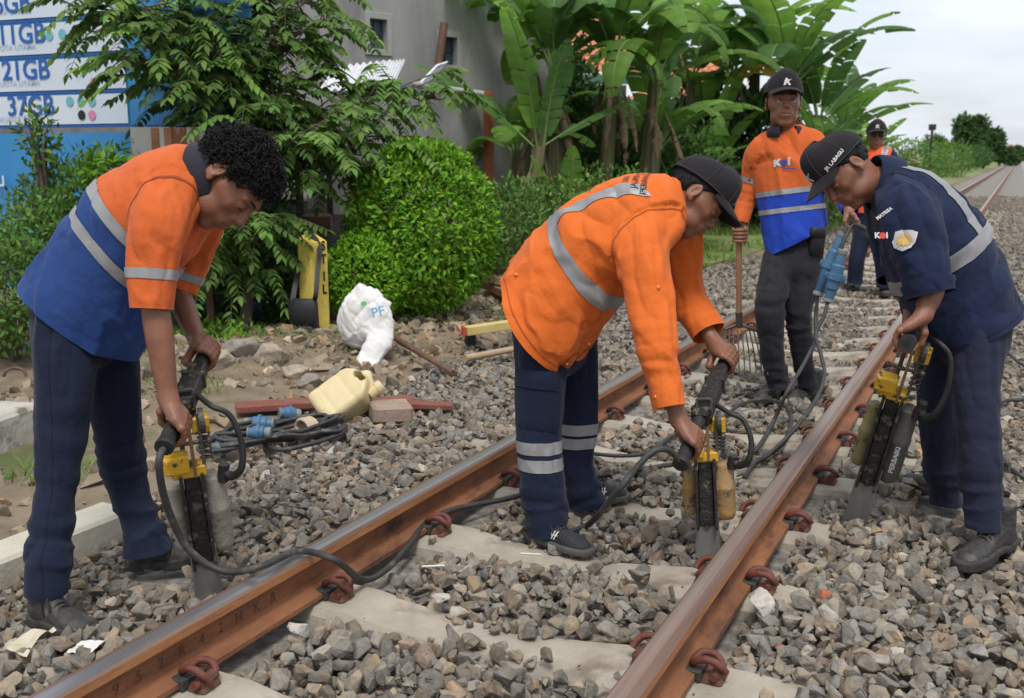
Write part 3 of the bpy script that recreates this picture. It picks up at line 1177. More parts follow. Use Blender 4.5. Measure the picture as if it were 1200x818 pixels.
M_sole = mat('boot_sole', (0.016, 0.0155, 0.015), (0.060, 0.054, 0.047), 30, .85, .4, 70)
M_snk = mat('sneaker', (0.012, 0.013, 0.018), (0.026, 0.027, 0.034), 20, .75, .3, 120)
M_snksole = mat('sneaker_sole', (0.045, 0.043, 0.042), (0.10, 0.092, 0.082), 20, .8, .3, 60)
M_lace = mat('bootlace', (0.035, 0.032, 0.03), rough=.9)
M_button = mat('button', (0.75, 0.21, 0.05), rough=.4)
M_dark = mat('near_black', (0.010, 0.010, 0.011), rough=.6)

def project_decal(bvh, V2, c, nrm_, up, lift=.004, size=1.0):
    """lay flat (x,y) points onto a surface: c point in front of it, nrm_ pointing out, up the lettering's up"""
    z = nrm(nrm_); x = nrm(np.cross(up, z)); y = np.cross(z, x)
    out = []
    for p in V2:
        q = np.asarray(c) + (x * p[0] + y * p[1]) * size
        h = bvh.ray_cast(Vector(q + z * .06), Vector(-z), .3)
        out.append(np.array(h[0]) + np.array(h[1]) * lift if h[0] is not None else q)
    return np.array(out)

def decal(name, bvh, shapes, c, n, up, size, mats, parent, lift=.004):
    """shapes: list of (V2, T, material index) flat pieces; printed on the cloth that bvh holds"""
    b = MB()
    for V2, T, m in shapes:
        V2 = np.asarray(V2, float)[:, :2]
        T = np.asarray(T)
        for _ in range(3 if len(T) < 60 else 1):       # subdivided so print follows the cloth
            E = {}
            V2 = list(map(tuple, V2)); NT = []
            for t in T:
                mids = []
                for i, j in ((0, 1), (1, 2), (2, 0)):
                    key = tuple(sorted((t[i], t[j])))
                    if key not in E:
                        E[key] = len(V2)
                        V2.append(((V2[t[i]][0] + V2[t[j]][0]) / 2, (V2[t[i]][1] + V2[t[j]][1]) / 2))
                    mids.append(E[key])
                NT += [(t[0], mids[0], mids[2]), (mids[0], t[1], mids[1]), (mids[2], mids[1], t[2]), tuple(mids)]
            T = np.array(NT); V2 = np.array(V2)
        P = project_decal(bvh, V2, c, n, up, lift + m * .0028, size)
        b.raw(P, T, m)
    return b.build(name, mats, parent, smooth=False)

def poly_shape(pts, m=0):
    T = mgeo.tessellate_polygon([[Vector((x, y, 0)) for x, y in pts]])
    return np.array(pts, float), np.array(T), m
def text_shape(txt, m=0, size=1.0, bold=0.02, at=(0, 0), sx=1.0):
    V, T = text_tris(txt, size, bold)
    return V[:, :2] * np.array([sx, 1]) + np.array(at), T, m
def disc_shape(r, m=0, n=20, at=(0, 0), sy=1.0):
    a = np.linspace(0, 2 * PI, n, endpoint=False)
    return poly_shape([(at[0] + r * math.cos(t), at[1] + r * sy * math.sin(t)) for t in a], m)
CAP_MARK = [poly_shape([(-.5, -.5), (-.2, -.5), (-.02, -.12), (.18, -.5), (.52, -.5), (.22, .02), (.62, .42), (.16, .22), (.0, .5), (-.22, .5)])]
def cloth_bvh(V, T):
    return BVHTree.FromPolygons([tuple(v) for v in V], [tuple(map(int, t)) for t in T])

def make_shoe(root, heel, toe, up, kind, label=None, ankle_h=.13, w=.046, flex=0.0):
    """boot or sneaker from heel and toe points on the ground"""
    heel = np.asarray(heel, float); toe = np.asarray(toe, float)
    y = toe - heel; Lf = np.linalg.norm(y); y = y / Lf
    z = nrm(np.asarray(up, float) - y * (np.asarray(up) @ y)); x = np.cross(y, z)
    Mx = np.c_[x, y, z]
    def loc(P): return (P - heel) @ Mx
    boot = kind == 'boot'
    hs = .036 if boot else .024
    def outline(Q):
        t = np.clip(Q[:, 1] / Lf, 0, 1)
        half = w * np.interp(t, [0, .12, .3, .45, .72, .88, 1], [.60, .76, .74, .78, 1.0, .88, .50])
        cx = np.interp(t, [0, .5, 1], [0, .002, -.004])
        dx = np.abs(Q[:, 0] - cx) - half
        dy = np.maximum(-Q[:, 1], Q[:, 1] - Lf)
        return smax(dx, dy, .03)
    def upper(P):
        Q = loc(P)
        t = np.clip(Q[:, 1] / Lf, 0, 1)
        top = np.interp(t, [0, .18, .38, .55, .75, .92, 1.0], [.075, .10, .105, .078, .062, .052, .030] if boot else [.070, .085, .092, .070, .055, .044, .028])
        dd = outline(Q) + .007 + np.maximum(0, Q[:, 2] - hs) ** 2 * 3.5
        d = smax(dd, Q[:, 2] - top, .035)
        d = smax(d, hs - .008 - Q[:, 2], .006)
        sh = d_seg(P, heel + y * Lf * .24 + z * .06, heel + y * Lf * .25 + z * (ankle_h if boot else .088), .042, .043 if boot else .038)
        d = smin(d, sh, .03)
        d = smax(d, Q[:, 2] - (ankle_h + .01 if boot else .095), .008)
        # tongue ridge and toe-cap crease
        return d
    def sole(P):
        Q = loc(P)
        bend = 0
        d = smax(outline(Q) - .004, np.abs(Q[:, 2] - hs * .5) - hs * .5, .006)
        if boot: d = smax(d, -(np.maximum(np.abs(Q[:, 1] - Lf * .40) - .030, Q[:, 2] - .010)), .006)
        return d
    lo = np.min([heel - .09, toe - .09], 0); hi = np.max([heel + .09, toe + .09], 0)
    hi[2] += .12
    V, F = extract(upper, lo, hi, .0042)
    V = relax(V, F, 1)
    N = vnormals(V, F)
    Q = loc(V)
    cr = np.exp(-((Q[:, 1] / Lf - .66) / .09) ** 2) * (Q[:, 2] > hs)
    V = V + N * (fbm(V * 30, 4, 2) * .0028 + cr * np.sin(Q[:, 1] * 420) * .0016 - (boot * .0022) * (np.abs(Q[:, 1] / Lf - .74 - .6 * (Q[:, 0]) ** 2 / w) < .014))[:, None]
    Vu, Fu = V, F
    up_o = link('boot' if boot else 'sneaker', raw_mesh('boot', V - ORG[root.name], F, [M_boot if boot else M_snk]), root)
    if label: up_o['label'] = label
    V, F = extract(sole, lo, hi, .0042)
    V = relax(V, F, 1)
    V = V + vnormals(V, F) * (fbm(V * 40, 9, 2) * .0015)[:, None]
    link('sole', raw_mesh('sole', V - ORG[root.name], F, [M_sole if boot else M_snksole]), up_o)
    lb = MB()
    def W3(a, b, c): return heel + x * a + y * b * Lf + z * c
    tops = [.40, .46, .52, .58]
    hz = lambda t: np.interp(t, [.38, .55, .75], [.104, .079, .062] if boot else [.091, .071, .055]) + .002
    for i, t in enumerate(tops):
        lb.tube([W3(-.022, t + .02, hz(t) - .014), W3(-.008, t, hz(t) + .001), W3(.010, t - .01, hz(t) + .001), W3(.023, t - .02, hz(t) - .014)], .0026, 5, True, 3)
    lb.tube([W3(.0, .40, hz(.4) + .002), W3(.03, .44, hz(.44) + .002), W3(.034, .50, hz(.5) - .02), W3(.020, .42, hz(.42))], .0025, 5, True, 4)
    lb.build('lace', M_lace, up_o)
    if not boot:
        sd_ = x if (np.array(CAM) - heel) @ x > 0 else -x
        bv_ = cloth_bvh(Vu, tris(Fu))
        bars = [poly_shape([(dx - .012, -.020), (dx - .004, -.020), (dx + .010, .020), (dx + .002, .020)]) for dx in (-.016, 0, .016)] + [poly_shape([(-.028, -.004), (.028, -.002), (.028, .003), (-.028, .002)])]
        decal('shoe_mark', bv_, bars, heel + y * Lf * .50 + z * .055 + sd_ * .05, sd_ + z * .35, z, .72, [M_white], up_o)
    return up_o, Mx

def head_frame(face, up):
    y = nrm(face)
    x = nrm(np.cross(y, up))
    return np.c_[x, y, np.cross(x, y)]

def make_cap(root, hc, M, mark=True, side_text=None, sc=1.0, strap=True):
    """baseball cap: dome, stitched seams, brim, top button, strap; hc and M are the head's origin and axes"""
    hc = np.asarray(hc, float)
    T = lambda V: hc + (np.asarray(V) * sc) @ M.T
    rows = []
    nu, nv = 48, 14
    for j in range(nv + 1):
        e = j / nv * PI / 2
        row = []
        for i in range(nu + 1):
            a = 2 * PI * i / nu
            cx, sy = math.cos(a), math.sin(a)
            ce = math.cos(e) ** .86
            px = .0855 * cx * ce
            py = -.010 + .106 * sy * ce
            front = max(sy, 0)
            pz = .040 + .010 * sy + .094 * math.sin(e) ** .92 + .016 * front ** 2 * math.sin(2 * e)
            seam = abs(math.sin(3 * a)) ** .5
            n_ = vnoise(np.array([[cx * 3, sy * 3, e * 3]]), 3)[0] - .5
            k = 1 + .010 * (seam - .6) + n_ * .03
            row.append((px * k, (py + .01) * k - .01, pz))
        rows.append(row)
    P = T(np.array(rows).reshape(-1, 3)).reshape(nv + 1, nu + 1, 3)
    b = MB().grid(P[:, ::-1])
    inner = MB()
    cap = b.build('cap', M_cap, root)
    sb = MB()
    for q in range(6):
        a = PI / 6 + q * PI / 3 + PI / 6
        i = int(round(a / (2 * PI) * nu)) % nu
        line = [P[j, i] + nrm(P[j, i] - hc) * .0012 for j in range(nv + 1)]
        sb.tube(line, .0011, 4, False)
    sb.tube([P[0, i] + (P[0, i] - P[1, i]) * -.15 + nrm(P[0, i] - hc) * .001 for i in range(nu + 1)], .0014, 4, False)
    sb.build('seam', M_thread, cap)
    bb = MB()
    bb.ball(T([(0, -.010, .136)])[0], .0085, 6)
    bb.build('button', M_cap, cap)
    # brim: a curved sheet with thickness
    for_top = []
    na, nr = 20, 8
    B0, B1 = [], []
    for i in range(na + 1):
        a = R(28 + 124 * i / na)
        cx, sy = math.cos(a), math.sin(a)
        r0 = np.array([.0845 * cx, -.010 + .105 * sy])
        lenf = .068 * max(0.0, math.sin(PI * i / na)) ** .55
        row0, row1 = [], []
        for j in range(nr + 1):
            t = j / nr
            q = r0 + np.array([cx * .25, .97]) * lenf * t
            zz = .040 + .010 * sy - .020 * t * (lenf / .068) - 3.6 * q[0] ** 2 * (.5 + .5 * t) + .010
            row0.append((q[0], q[1], zz)); row1.append((q[0], q[1], zz - .0035))
        B0.append(row0); B1.append(row1)
    P0 = T(np.array(B0).reshape(-1, 3)).reshape(na + 1, nr + 1, 3)
    P1 = T(np.array(B1).reshape(-1, 3)).reshape(na + 1, nr + 1, 3)
    bm_ = MB()
    bm_.grid(P0); bm_.grid(P1[::-1])
    bm_.grid(np.stack([P0[:, -1], P1[:, -1]], 0))
    bm_.build('brim', M_cap, cap)
    if strap:
        st = MB()
        pts = [T([(.0865 * math.cos(a), -.010 + .107 * math.sin(a), .047 + .010 * math.sin(a))])[0] for a in np.linspace(R(205), R(335), 16)]
        up = M[:, 2]
        st.grid(np.stack([np.array(pts) - up * .010, np.array(pts) + up * .010], 0))
        st.tube([pts[5] + up * .007, pts[5] - up * .007], .006, 6)
        st.build('strap', M_cap, cap)
    if mark or side_text:
        V = P.reshape(-1, 3)
        idx = np.arange((nv + 1) * (nu + 1)).reshape(nv + 1, nu + 1)
        q4 = np.stack([idx[:-1, :-1], idx[:-1, 1:], idx[1:, 1:], idx[1:, :-1]], -1).reshape(-1, 4)
        bv = cloth_bvh(V, tris(q4))
        if mark: decal('cap_mark', bv, CAP_MARK, T([(0.002, .098, .082)])[0], M[:, 1] + M[:, 2] * .25, M[:, 2], .036, [M_white], cap)
        if side_text:
            s_ = -1
            decal('cap_lettering', bv, [text_shape(side_text, 0, 1.0, .03)], T([(-.085, .03, .062)])[0], -M[:, 0] + M[:, 1] * .25, M[:, 2] * .97 + M[:, 1] * .0, .0165, [M_white], cap)
    return cap

def make_hair(root, hc, M, curly=False, n=900, low=.03, sc=1.0, seed=5):
    """short hair as a shell of scalp plus many little locks"""
    hc = np.asarray(hc, float)
    def f(P):
        Q = (P - hc) @ M / sc
        d = d_ell(Q, (0, -.014, .036), (.079, .098, .087)) - (.005 if curly else .001)
        front = Q[:, 1] - np.interp(Q[:, 2], [-.10, .00, .03, .058, .10], [-.048, -.030, .020, .066, .10])
        d = smax(d, front, .012)
        d = smax(d, -(Q[:, 2] + .055), .01)
        ear = .022 - np.linalg.norm((Q - np.array([.0, -.016, -.004])) * np.array([0, 1, .75]), axis=1)
        d = smax(d, ear, .006)
        if not curly: d = smax(d, Q[:, 2] - .062, .01)
        return d * sc
    V, F = extract(f, hc - .16, hc + .16, .0042)
    N = vnormals(V, F)
    V = V + N * ((vnoise(V * 55, 2) - .4) * (.018 if curly else .003) + (vnoise(V * 120, 6) - .5) * (.006 if curly else .002))[:, None]
    h = link('hair', raw_mesh('hair', V - ORG[root.name], F, [M_hair]), root)
    rng = np.random.default_rng(seed)
    b = MB()
    pick = rng.choice(len(V), n)
    for i in pick:
        p, nn = V[i], N[i]
        t = nrm(np.cross(nn, rng.normal(size=3)))
        if curly:
            r_ = rng.uniform(.004, .013)
            ang = np.linspace(0, rng.uniform(2, 5.2), 6)
            pts = [p + nn * (.004 + r_ * (1 - math.cos(a)) * .7) + t * r_ * math.sin(a) + np.cross(nn, t) * .0022 * a for a in ang]
            b.tube(pts, [.0017, .0019, .0018, .0015, .0011, .0005], 3, False)
        else:
            dn = -M[:, 2] - M[:, 1] * .5
            dn = nrm(dn - nn * (dn @ nn))
            L_ = rng.uniform(.008, .016)
            b.tube([p - nn * .001, p + nn * .002 + dn * L_ * .5, p + nn * .0015 + dn * L_], [.0012, .0010, .0005], 3, False)
    lk = b.build('hair_lock', M_hair, h)
    lk['kind'] = 'stuff'
    return h

M_eyew = mat('eye_white', (0.42, 0.36, 0.30), rough=.25)
M_iris = mat('iris', (0.012, 0.007, 0.005), rough=.15)
M_brow = mat('eyebrow', (0.010, 0.007, 0.006), rough=.8)
M_lips = mat('lip', (0.155, 0.060, 0.045), (0.11, 0.045, 0.035), 60, .45)
def face_bits(root, hc, M, sc=1.0, gaze=-.2, looking=False):
    T = lambda p: np.asarray(hc) + (np.asarray(p) * sc) @ M.T
    for sx in (-1, 1):
        b = MB()
        c = np.array([.031 * sx, .0745, .0015])
        for q in range(1):
            pass
        e = MB(); e.m = 0
        e.ball(T(c), np.array([.0128, .0128, .0120]) * sc, 7)
        e.m = 1
        g = nrm([0, 1, gaze])
        e.ball(T(c + g * .0088), .0053 * sc, 5)
        if looking: e.build('eye', [M_eyew, M_iris], root)
        ls = MB()
        zl = .0050 if looking else -.0035
        ls.tube([T((x_ * sx, y_ + (.001 if looking else .0035), zl + dz)) for x_, y_, dz in ((.0185, .0845, -.001), (.026, .0875, .0005), (.034, .0865, .0005), (.044, .0765, -.0015))], [.0008 * sc, .0015 * sc, .0015 * sc, .0008 * sc], 5, True, 3)
        ls.build('eyelashes', M_brow, root)
        br = MB()
        pts = [(.012, .0975, .0240), (.022, .0955, .0285), (.034, .0885, .0300), (.047, .0745, .0265)]
        br.tube([T((p[0] * sx, p[1] - .003, p[2])) for p in pts], [.0022 * sc, .0034 * sc, .0030 * sc, .0014 * sc], 6, True, 3)
        br.build('eyebrow', M_brow, root)

def person(name, label, foot, J, cfg):
    """body mesh (one continuous figure) as the thing, clothes and hair as its children"""
    J = {k: np.asarray(v, float) for k, v in J.items()}
    hM = head_frame(cfg['face'], cfg['headup'])
    hc = J['head']
    sc = cfg.get('hs', 1.0)
    lat = nrm(J['shF'] - J['shN'])
    segsN = grip(J['wrN'], J['gN'], J['gNa'], cfg['gr'][0], cfg['gs'][0])
    segsF = grip(J['wrF'], J['gF'], J['gFa'], cfg['gr'][1], cfg['gs'][1])
    nk = J['neck']
    base_n = hc + (np.array([0, -.022, -.085]) * sc) @ hM.T
    a0 = hc + (np.array([0, -.030, -.02]) * sc) @ hM.T
    arms = {}
    for s_ in 'NF':
        el, wr, sh = J['el' + s_], J['wr' + s_], J['sh' + s_]
        mid = el * .6 + wr * .4
        arms[s_] = Chain([sh * .45 + el * .55, el * .85 + sh * .15, el, mid, el * .2 + wr * .8, wr], [.034, .034, .036, .038, .030, .0265], n=3)
    def f_head(P):
        Q = (P - hc) @ hM / sc
        d = head_sdf(Q, cfg.get('jaw', 1.0), cfg.get('mouth', 0)) * sc
        n = np.minimum(d_seg(P, a0, base_n, .050 * sc, .052 * sc), d_seg(P, base_n, nk, .052, .060))
        # cords and throat
        thr = d_seg(P, hc + (np.array([0, .03, -.085]) * sc) @ hM.T, nk + hM[:, 1] * .03, .030, .040)
        d = smin(d, smin(n, thr, .02), .022)
        ch = d_ell(P, J['chest'], (.10, .10, .10))
        return smin(d, ch, .05)
    def f_arm(s_, segs):
        ch = arms[s_]
        def f(P):
            d = d_hand(P, segs)
            return smin(d, ch(P), .014)
        return f
    VV, FF, off = [], [], 0
    Vh, Fh = extract(f_head, np.minimum(hc, nk) - .17, np.maximum(hc, nk) + .17, .0034)
    VV.append(Vh); FF.append(Fh); off += len(Vh)
    for s_, segs in (('N', segsN), ('F', segsF)):
        g, lo, hi = f_arm(s_, segs), *arms[s_].box(.03)
        B = J['g' + s_]
        lo = np.minimum(lo, B - .10); hi = np.maximum(hi, B + .10)
        V, F = extract(g, lo, hi, .0032)
        # tendons and veins under the skin
        N = vnormals(V, F)
        ax = nrm(J['wr' + s_] - J['el' + s_])
        V = V + N * wrinkle(V, np.tile(ax, (len(V), 1)), .0016, .016, 5, 31)[:, None]
        VV.append(V); FF.append(F + off); off += len(V)
    core = [Chain([J['hipN'] * .5 + J['hipF'] * .5, J['belly'], J['chest'], nk * .7 + J['chest'] * .3], [.13, .12, .14, .06], [.10, .10, .105, .05], lat)]
    for s_ in 'NF':
        core.append(Chain([J['hip' + s_], J['knee' + s_], J['ank' + s_]], [.060, .030, .020]))
        core.append(Chain([J['chest'] * .3 + J['sh' + s_] * .7, J['sh' + s_] * .9 + J['el' + s_] * .1, J['sh' + s_] * .35 + J['el' + s_] * .65], [.045, .042, .034]))
    def f_core(P):
        d = None
        for c in core:
            e = c(P); d = e if d is None else smin(d, e, .04)
        return d
    bx = [c.box(.03) for c in core]
    V, F = extract(f_core, np.min([b_[0] for b_ in bx], 0), np.max([b_[1] for b_ in bx], 0), .014)
    VV.append(V); FF.append(F + off)
    foot = np.asarray(foot, float)
    me = raw_mesh('body', np.vstack(VV) - foot, np.vstack(FF), [cfg.get('skin', M_skin)])
    root = link(name, me, None, foot)
    tag(root, label, 'person')
    if not cfg.get('noface'): face_bits(root, hc, hM, sc, cfg.get('gaze', -.25), cfg.get('looking', False))
    return root, hM, hc, sc
# ------------------------------------------------------------------ the five workers
def plane_field(A, Bp, lat):
    """signed distance to the plane through A and B that also holds lat"""
    A = np.asarray(A, float); Bp = np.asarray(Bp, float)
    n = nrm(np.cross(Bp - A, lat))
    return lambda V: (V - A) @ n

def folds(reg_cfg):
    """reg_cfg: region -> (amplitude, wavelength, stretch, direction or None for the limb axis, list of (t, width, ring amplitude))"""
    def wr(V, N, ax, reg, t):
        out = np.zeros(len(V))
        for r_, (amp, wl, st, dr, rings) in reg_cfg.items():
            m = reg == r_
            if not m.any(): continue
            am = nrm(ax[m].mean(0))
            A = np.tile(am if dr is None else nrm(dr), (m.sum(), 1))
            Vm = V[m] - V[m].mean(0)
            h = wrinkle(Vm, A, amp, wl, st, 11 + r_) + wrinkle(Vm, A, amp * .3, wl * .5, st, 23 + r_)
            for tc_, wd, ra in rings:
                g = np.exp(-((t[m] - tc_) / wd) ** 2)
                h = h * (1 - .5 * g) + g * wrinkle(Vm, np.tile(am, (len(Vm), 1)), ra, .042, 4.5, 41 + r_, True)
            out[m] = h
        return out
    return wr

def add_cloth(root, name, VT, mats, midx=None, smooth=True):
    V, T = VT
    return link(name, raw_mesh(name, V - ORG[root.name], T, mats if isinstance(mats, list) else [mats], midx, smooth), root)

def limb_cut(c, pt, ax, region):
    """field that cuts one region at a plane, leaving the others whole; ax points to what is cut away"""
    pt = np.asarray(pt, float); ax = nrm(ax)
    f = (pt - c.V) @ ax
    return np.where(np.isin(c.reg, region), f, .2)

M_seam = {}
def seam(root, c, f, keep, m, w_=.0016):
    """a sewn seam: a narrow raised welt along the zero line of f"""
    V, T = c.piece([f + w_, w_ - f] + list(keep), .0022)
    if len(T):
        if m.name not in M_seam:
            col = [n for n in m.node_tree.nodes if n.type == 'MIX_RGB'][0].inputs['Color1'].default_value
            M_seam[m.name] = mat(m.name + '_seam', tuple(q * .55 for q in col[:3]), rough=.9)
        add_cloth(root, 'seam', (V, T), M_seam[m.name])
def armholes(root, c, keep, m):
    for k in (1, 2):
        seam(root, c, c.ds[0] - c.ds[k] - .012, [np.where(c.reg == 0, -1., 1.) + .5 * 0 if False else .11 - np.abs(c.ds[k])] + list(keep), m)

def collar(root, ctr, axis_, front, r, m, h=.042, flare=.026, gap=22, name='collar', tilt=0.0, drop=.034):
    ax = nrm(axis_); f = nrm(front - ax * (np.asarray(front) @ ax)); s_ = np.cross(ax, f)
    rows = []
    n = 40
    for i in range(n + 1):
        a = R(gap) + (2 * PI - 2 * R(gap)) * i / n
        d = f * math.cos(a) + s_ * math.sin(a)
        fr = math.cos(a) * .5 + .5
        back = 1 - fr
        rr = r * (1 + .10 * fr)
        lift = h * (.55 + .45 * back)
        base = ctr - f * r * .10
        low = -drop * (1 + .55 * fr ** 3)
        prof_ = [(rr * .98, -.02), (rr * .92, lift * .6), (rr * .93, lift), (rr * .985, lift * 1.04), (rr * 1.06, lift * .86), (rr + flare * .7, lift * .25), (rr + flare, low), (rr + flare - .004, low - .001)]
        rows.append([base + d * q + ax * z for q, z in prof_])
    P = np.array(rows)
    P = P + (fbm(P.reshape(-1, 3) * 14, 6, 2) * .006).reshape(P.shape[:2])[..., None] * ax
    return MB().grid(P).build(name, m, root)

def bk_up(c, J, lat):
    bk = np.cross(lat, nrm(J['neck'] - J['belly'])); bk = bk if bk[2] > 0 else -bk
    return (c.V - J['chest']) @ bk - .02
def trousers(root, c, cuts, mats, name='trousers', lift=0):
    keep = [limb_cut(c, p, a, [r_]) for r_, p, a in cuts]
    return add_cloth(root, name, c.piece(keep), mats), keep

# ============================ the man at the left in orange and blue
def worker_left():
    J = dict(hipN=(-2.453, 2.096, 0.915), hipF=(-2.516, 2.256, 0.906), kneeN=(-2.440, 2.013, 0.488), ankN=(-2.408, 1.911, 0.086), kneeF=(-2.515, 2.302, 0.419), ankF=(-2.462, 2.342, 0.054),
             belly=(-2.371, 2.214, 1.021), chest=(-2.212, 2.256, 1.177), shN=(-2.096, 2.128, 1.214), shF=(-2.255, 2.429, 1.185), elN=(-2.088, 2.060, 0.924), wrN=(-2.018, 2.014, 0.702), elF=(-2.385, 2.444, 0.905), wrF=(-2.249, 2.362, 0.792),
             neck=(-2.132, 2.302, 1.262), head=(-2.018, 2.307, 1.239))
    J = {k: np.array(v) for k, v in J.items()}
    bN, bF = np.array((-1.996, 1.969, 0.543)), np.array((-2.206, 2.381, 0.729))
    ab = nrm(bF - bN)
    J['gN'] = bN + ab * .085; J['gNa'] = ab
    J['gF'] = bN + ab * .455; J['gFa'] = -ab
    J['wrN'] = J['gN'] + nrm(J['elN'] - J['gN']) * .088
    J['wrF'] = J['gF'] + nrm(J['elF'] - J['gF']) * .085
    root, hM, hc, sc = person('person', 'man bent over at the left with curly black hair, in orange and blue shirt', (-2.473, 2.147, -0.020), J,
        dict(face=(0.510, 0.003, -0.854), headup=(0.774, 0.467, 0.433), hs=1.14, gr=(.023, .023), gs=(1, -1), jaw=.98))
    lat = nrm(J['shF'] - J['shN'])
    make_hair(root, hc, hM, True, 4200, sc=sc)
    # shirt
    tor = Chain([(-2.545, 2.142, 0.757), (-2.485, 2.167, 0.841), (-2.371, 2.214, 1.021), (-2.267, 2.246, 1.147), (-2.184, 2.267, 1.219), (-2.132, 2.288, 1.250)], [.195, .20, .19, .19, .165, .085], [.196, .198, .178, .160, .125, .075], lat)
    sN = Chain([(-2.139, 2.198, 1.214), (-2.099, 2.108, 1.125), (-2.096, 2.077, 1.020), (-2.089, 2.056, 0.906), (-2.084, 2.047, 0.851)], [.086, .078, .068, .061, .060])
    sF = Chain([(-2.227, 2.379, 1.205), (-2.275, 2.448, 1.105), (-2.350, 2.477, 0.986), (-2.374, 2.447, 0.897), (-2.386, 2.434, 0.860)], [.090, .080, .068, .060, .060])
    c = Cloth([tor, sN, sF], .045, .0065, folds({0: (.018, .10, 3.5, (0.258, 0.041, -0.952), []), 1: (.014, .060, 4, None, []), 2: (.012, .06, 4, None, [])}))
    hem = limb_cut(c, (-2.488, 2.163, 0.831), np.array((-0.495, -0.400, -0.767)), [0]) + .03 * ((c.V - np.array((-2.488, 2.163, 0.831))) @ lat > 9)
    side = (c.V - np.array((-2.488, 2.163, 0.831))) @ np.array((0.751, 0.239, -0.609))
    hem = np.where(c.reg == 0, hem + .028 - .75 * np.clip(side - .13, 0, 1) ** 1.3, hem)
    cuN = limb_cut(c, (-2.088, 2.056, 0.901), J['elN'] * 0 + np.array((-2.083, 2.040, 0.815)) - np.array((-2.088, 2.061, 0.929)), [1])
    cuF = limb_cut(c, (-2.372, 2.449, 0.900), np.array((-2.386, 2.434, 0.860)) - np.array((-2.374, 2.447, 0.897)), [2])
    p1 = plane_field((-2.437, 2.214, 1.229), (-2.205, 2.110, 1.055), lat)(c.V)
    if p1[np.argmin(((c.V - J['neck']) ** 2).sum(1))] < 0: p1 = -p1
    keep = [hem, cuN, cuF]
    top = np.where(c.reg == 0, p1, .2)
    add_cloth(root, 'shirt', c.piece(keep + [top]), M_orange)
    low = add_cloth(root, 'shirt_panel', c.piece(keep + [-top]), M_blue)
    tor0 = np.where(c.reg == 0, 1.0, -1.0)
    add_cloth(root, 'reflective_stripe', c.piece(keep[:1] + [p1 + .002, .030 - p1, tor0], .003), M_refl)
    add_cloth(root, 'reflective_stripe', c.piece(keep[:1] + [p1 + .092, -.060 - p1, tor0], .003), M_refl)
    fs = (c.V - np.array((-2.092, 2.073, 0.993))) @ nrm(np.array((-2.089, 2.056, 0.906)) - np.array((-2.094, 2.082, 1.043)))
    add_cloth(root, 'reflective_stripe', c.piece([fs + .014, .014 - fs, np.where(c.reg == 1, 1., -1.)], .0028), M_refl)
    ff = (c.V - np.array((-2.363, 2.461, 0.940))) @ nrm(np.array((-2.374, 2.447, 0.897)) - np.array((-2.350, 2.477, 0.986)))
    add_cloth(root, 'reflective_stripe', c.piece([ff + .013, .013 - ff, np.where(c.reg == 2, 1., -1.)], .0028), M_refl)
    collar(root, np.array((-2.078, 2.290, 1.241)), np.array((0.887, 0.348, 0.136)), np.array((0.209, -0.201, -0.916)), .088, M_collar, h=.050, flare=.016, gap=16, drop=.030)
    armholes(root, c, keep, M_orange)
    # trousers
    pel = Chain([(-2.462, 2.187, 0.943), (-2.480, 2.167, 0.887), (-2.491, 2.156, 0.803)], [.15, .155, .15], [.12, .135, .13], lat)
    lN = Chain([(-2.472, 2.104, 0.888), (-2.455, 2.067, 0.781), (-2.437, 2.039, 0.661), (-2.434, 2.005, 0.491), (-2.417, 1.957, 0.327), (-2.409, 1.923, 0.198), (-2.400, 1.893, 0.089), (-2.400, 1.886, 0.055)], [.098, .092, .082, .070, .057, .068, .063, .063])
    lF = Chain([(-2.499, 2.248, 0.882), (-2.505, 2.267, 0.664), (-2.518, 2.298, 0.462), (-2.536, 2.318, 0.327), (-2.506, 2.327, 0.192), (-2.448, 2.317, 0.088), (-2.435, 2.305, 0.028)], [.098, .090, .080, .074, .062, .074, .080])
    c = Cloth([pel, lN, lF], .03, .007, folds({0: (.006, .06, 3, None, []), 1: (.013, .075, 5, None, [(.45, .09, .014), (.70, .13, .026)]), 2: (.013, .075, 5, None, [(.45, .12, .014), (.76, .14, .026)])}))
    trousers(root, c, [(1, (-2.398, 1.894, 0.087), (-.02, 0, -1)), (2, (-2.439, 2.307, 0.050), (.12, 0, -1))], M_navy)
    seam(root, c, plane_field((-2.425, 2.008, 0.862), (-2.393, 1.931, 0.415), (-0.206, 0.993, -0.183))(c.V), [np.where(c.reg == 1, 1., -1.), (J['kneeN'] - c.V) @ lat - .02], M_navy)
    make_shoe(root, np.array((-2.458, 1.887, -0.012)), np.array((-2.209, 1.867, -0.012)), (0, 0, 1), 'boot', ankle_h=.135, w=.050)
    make_shoe(root, np.array((-2.496, 2.282, -0.010)), np.array((-2.342, 2.404, -0.010)), (0, 0, 1), 'boot', ankle_h=.115, w=.048)
    return root, bN, bF

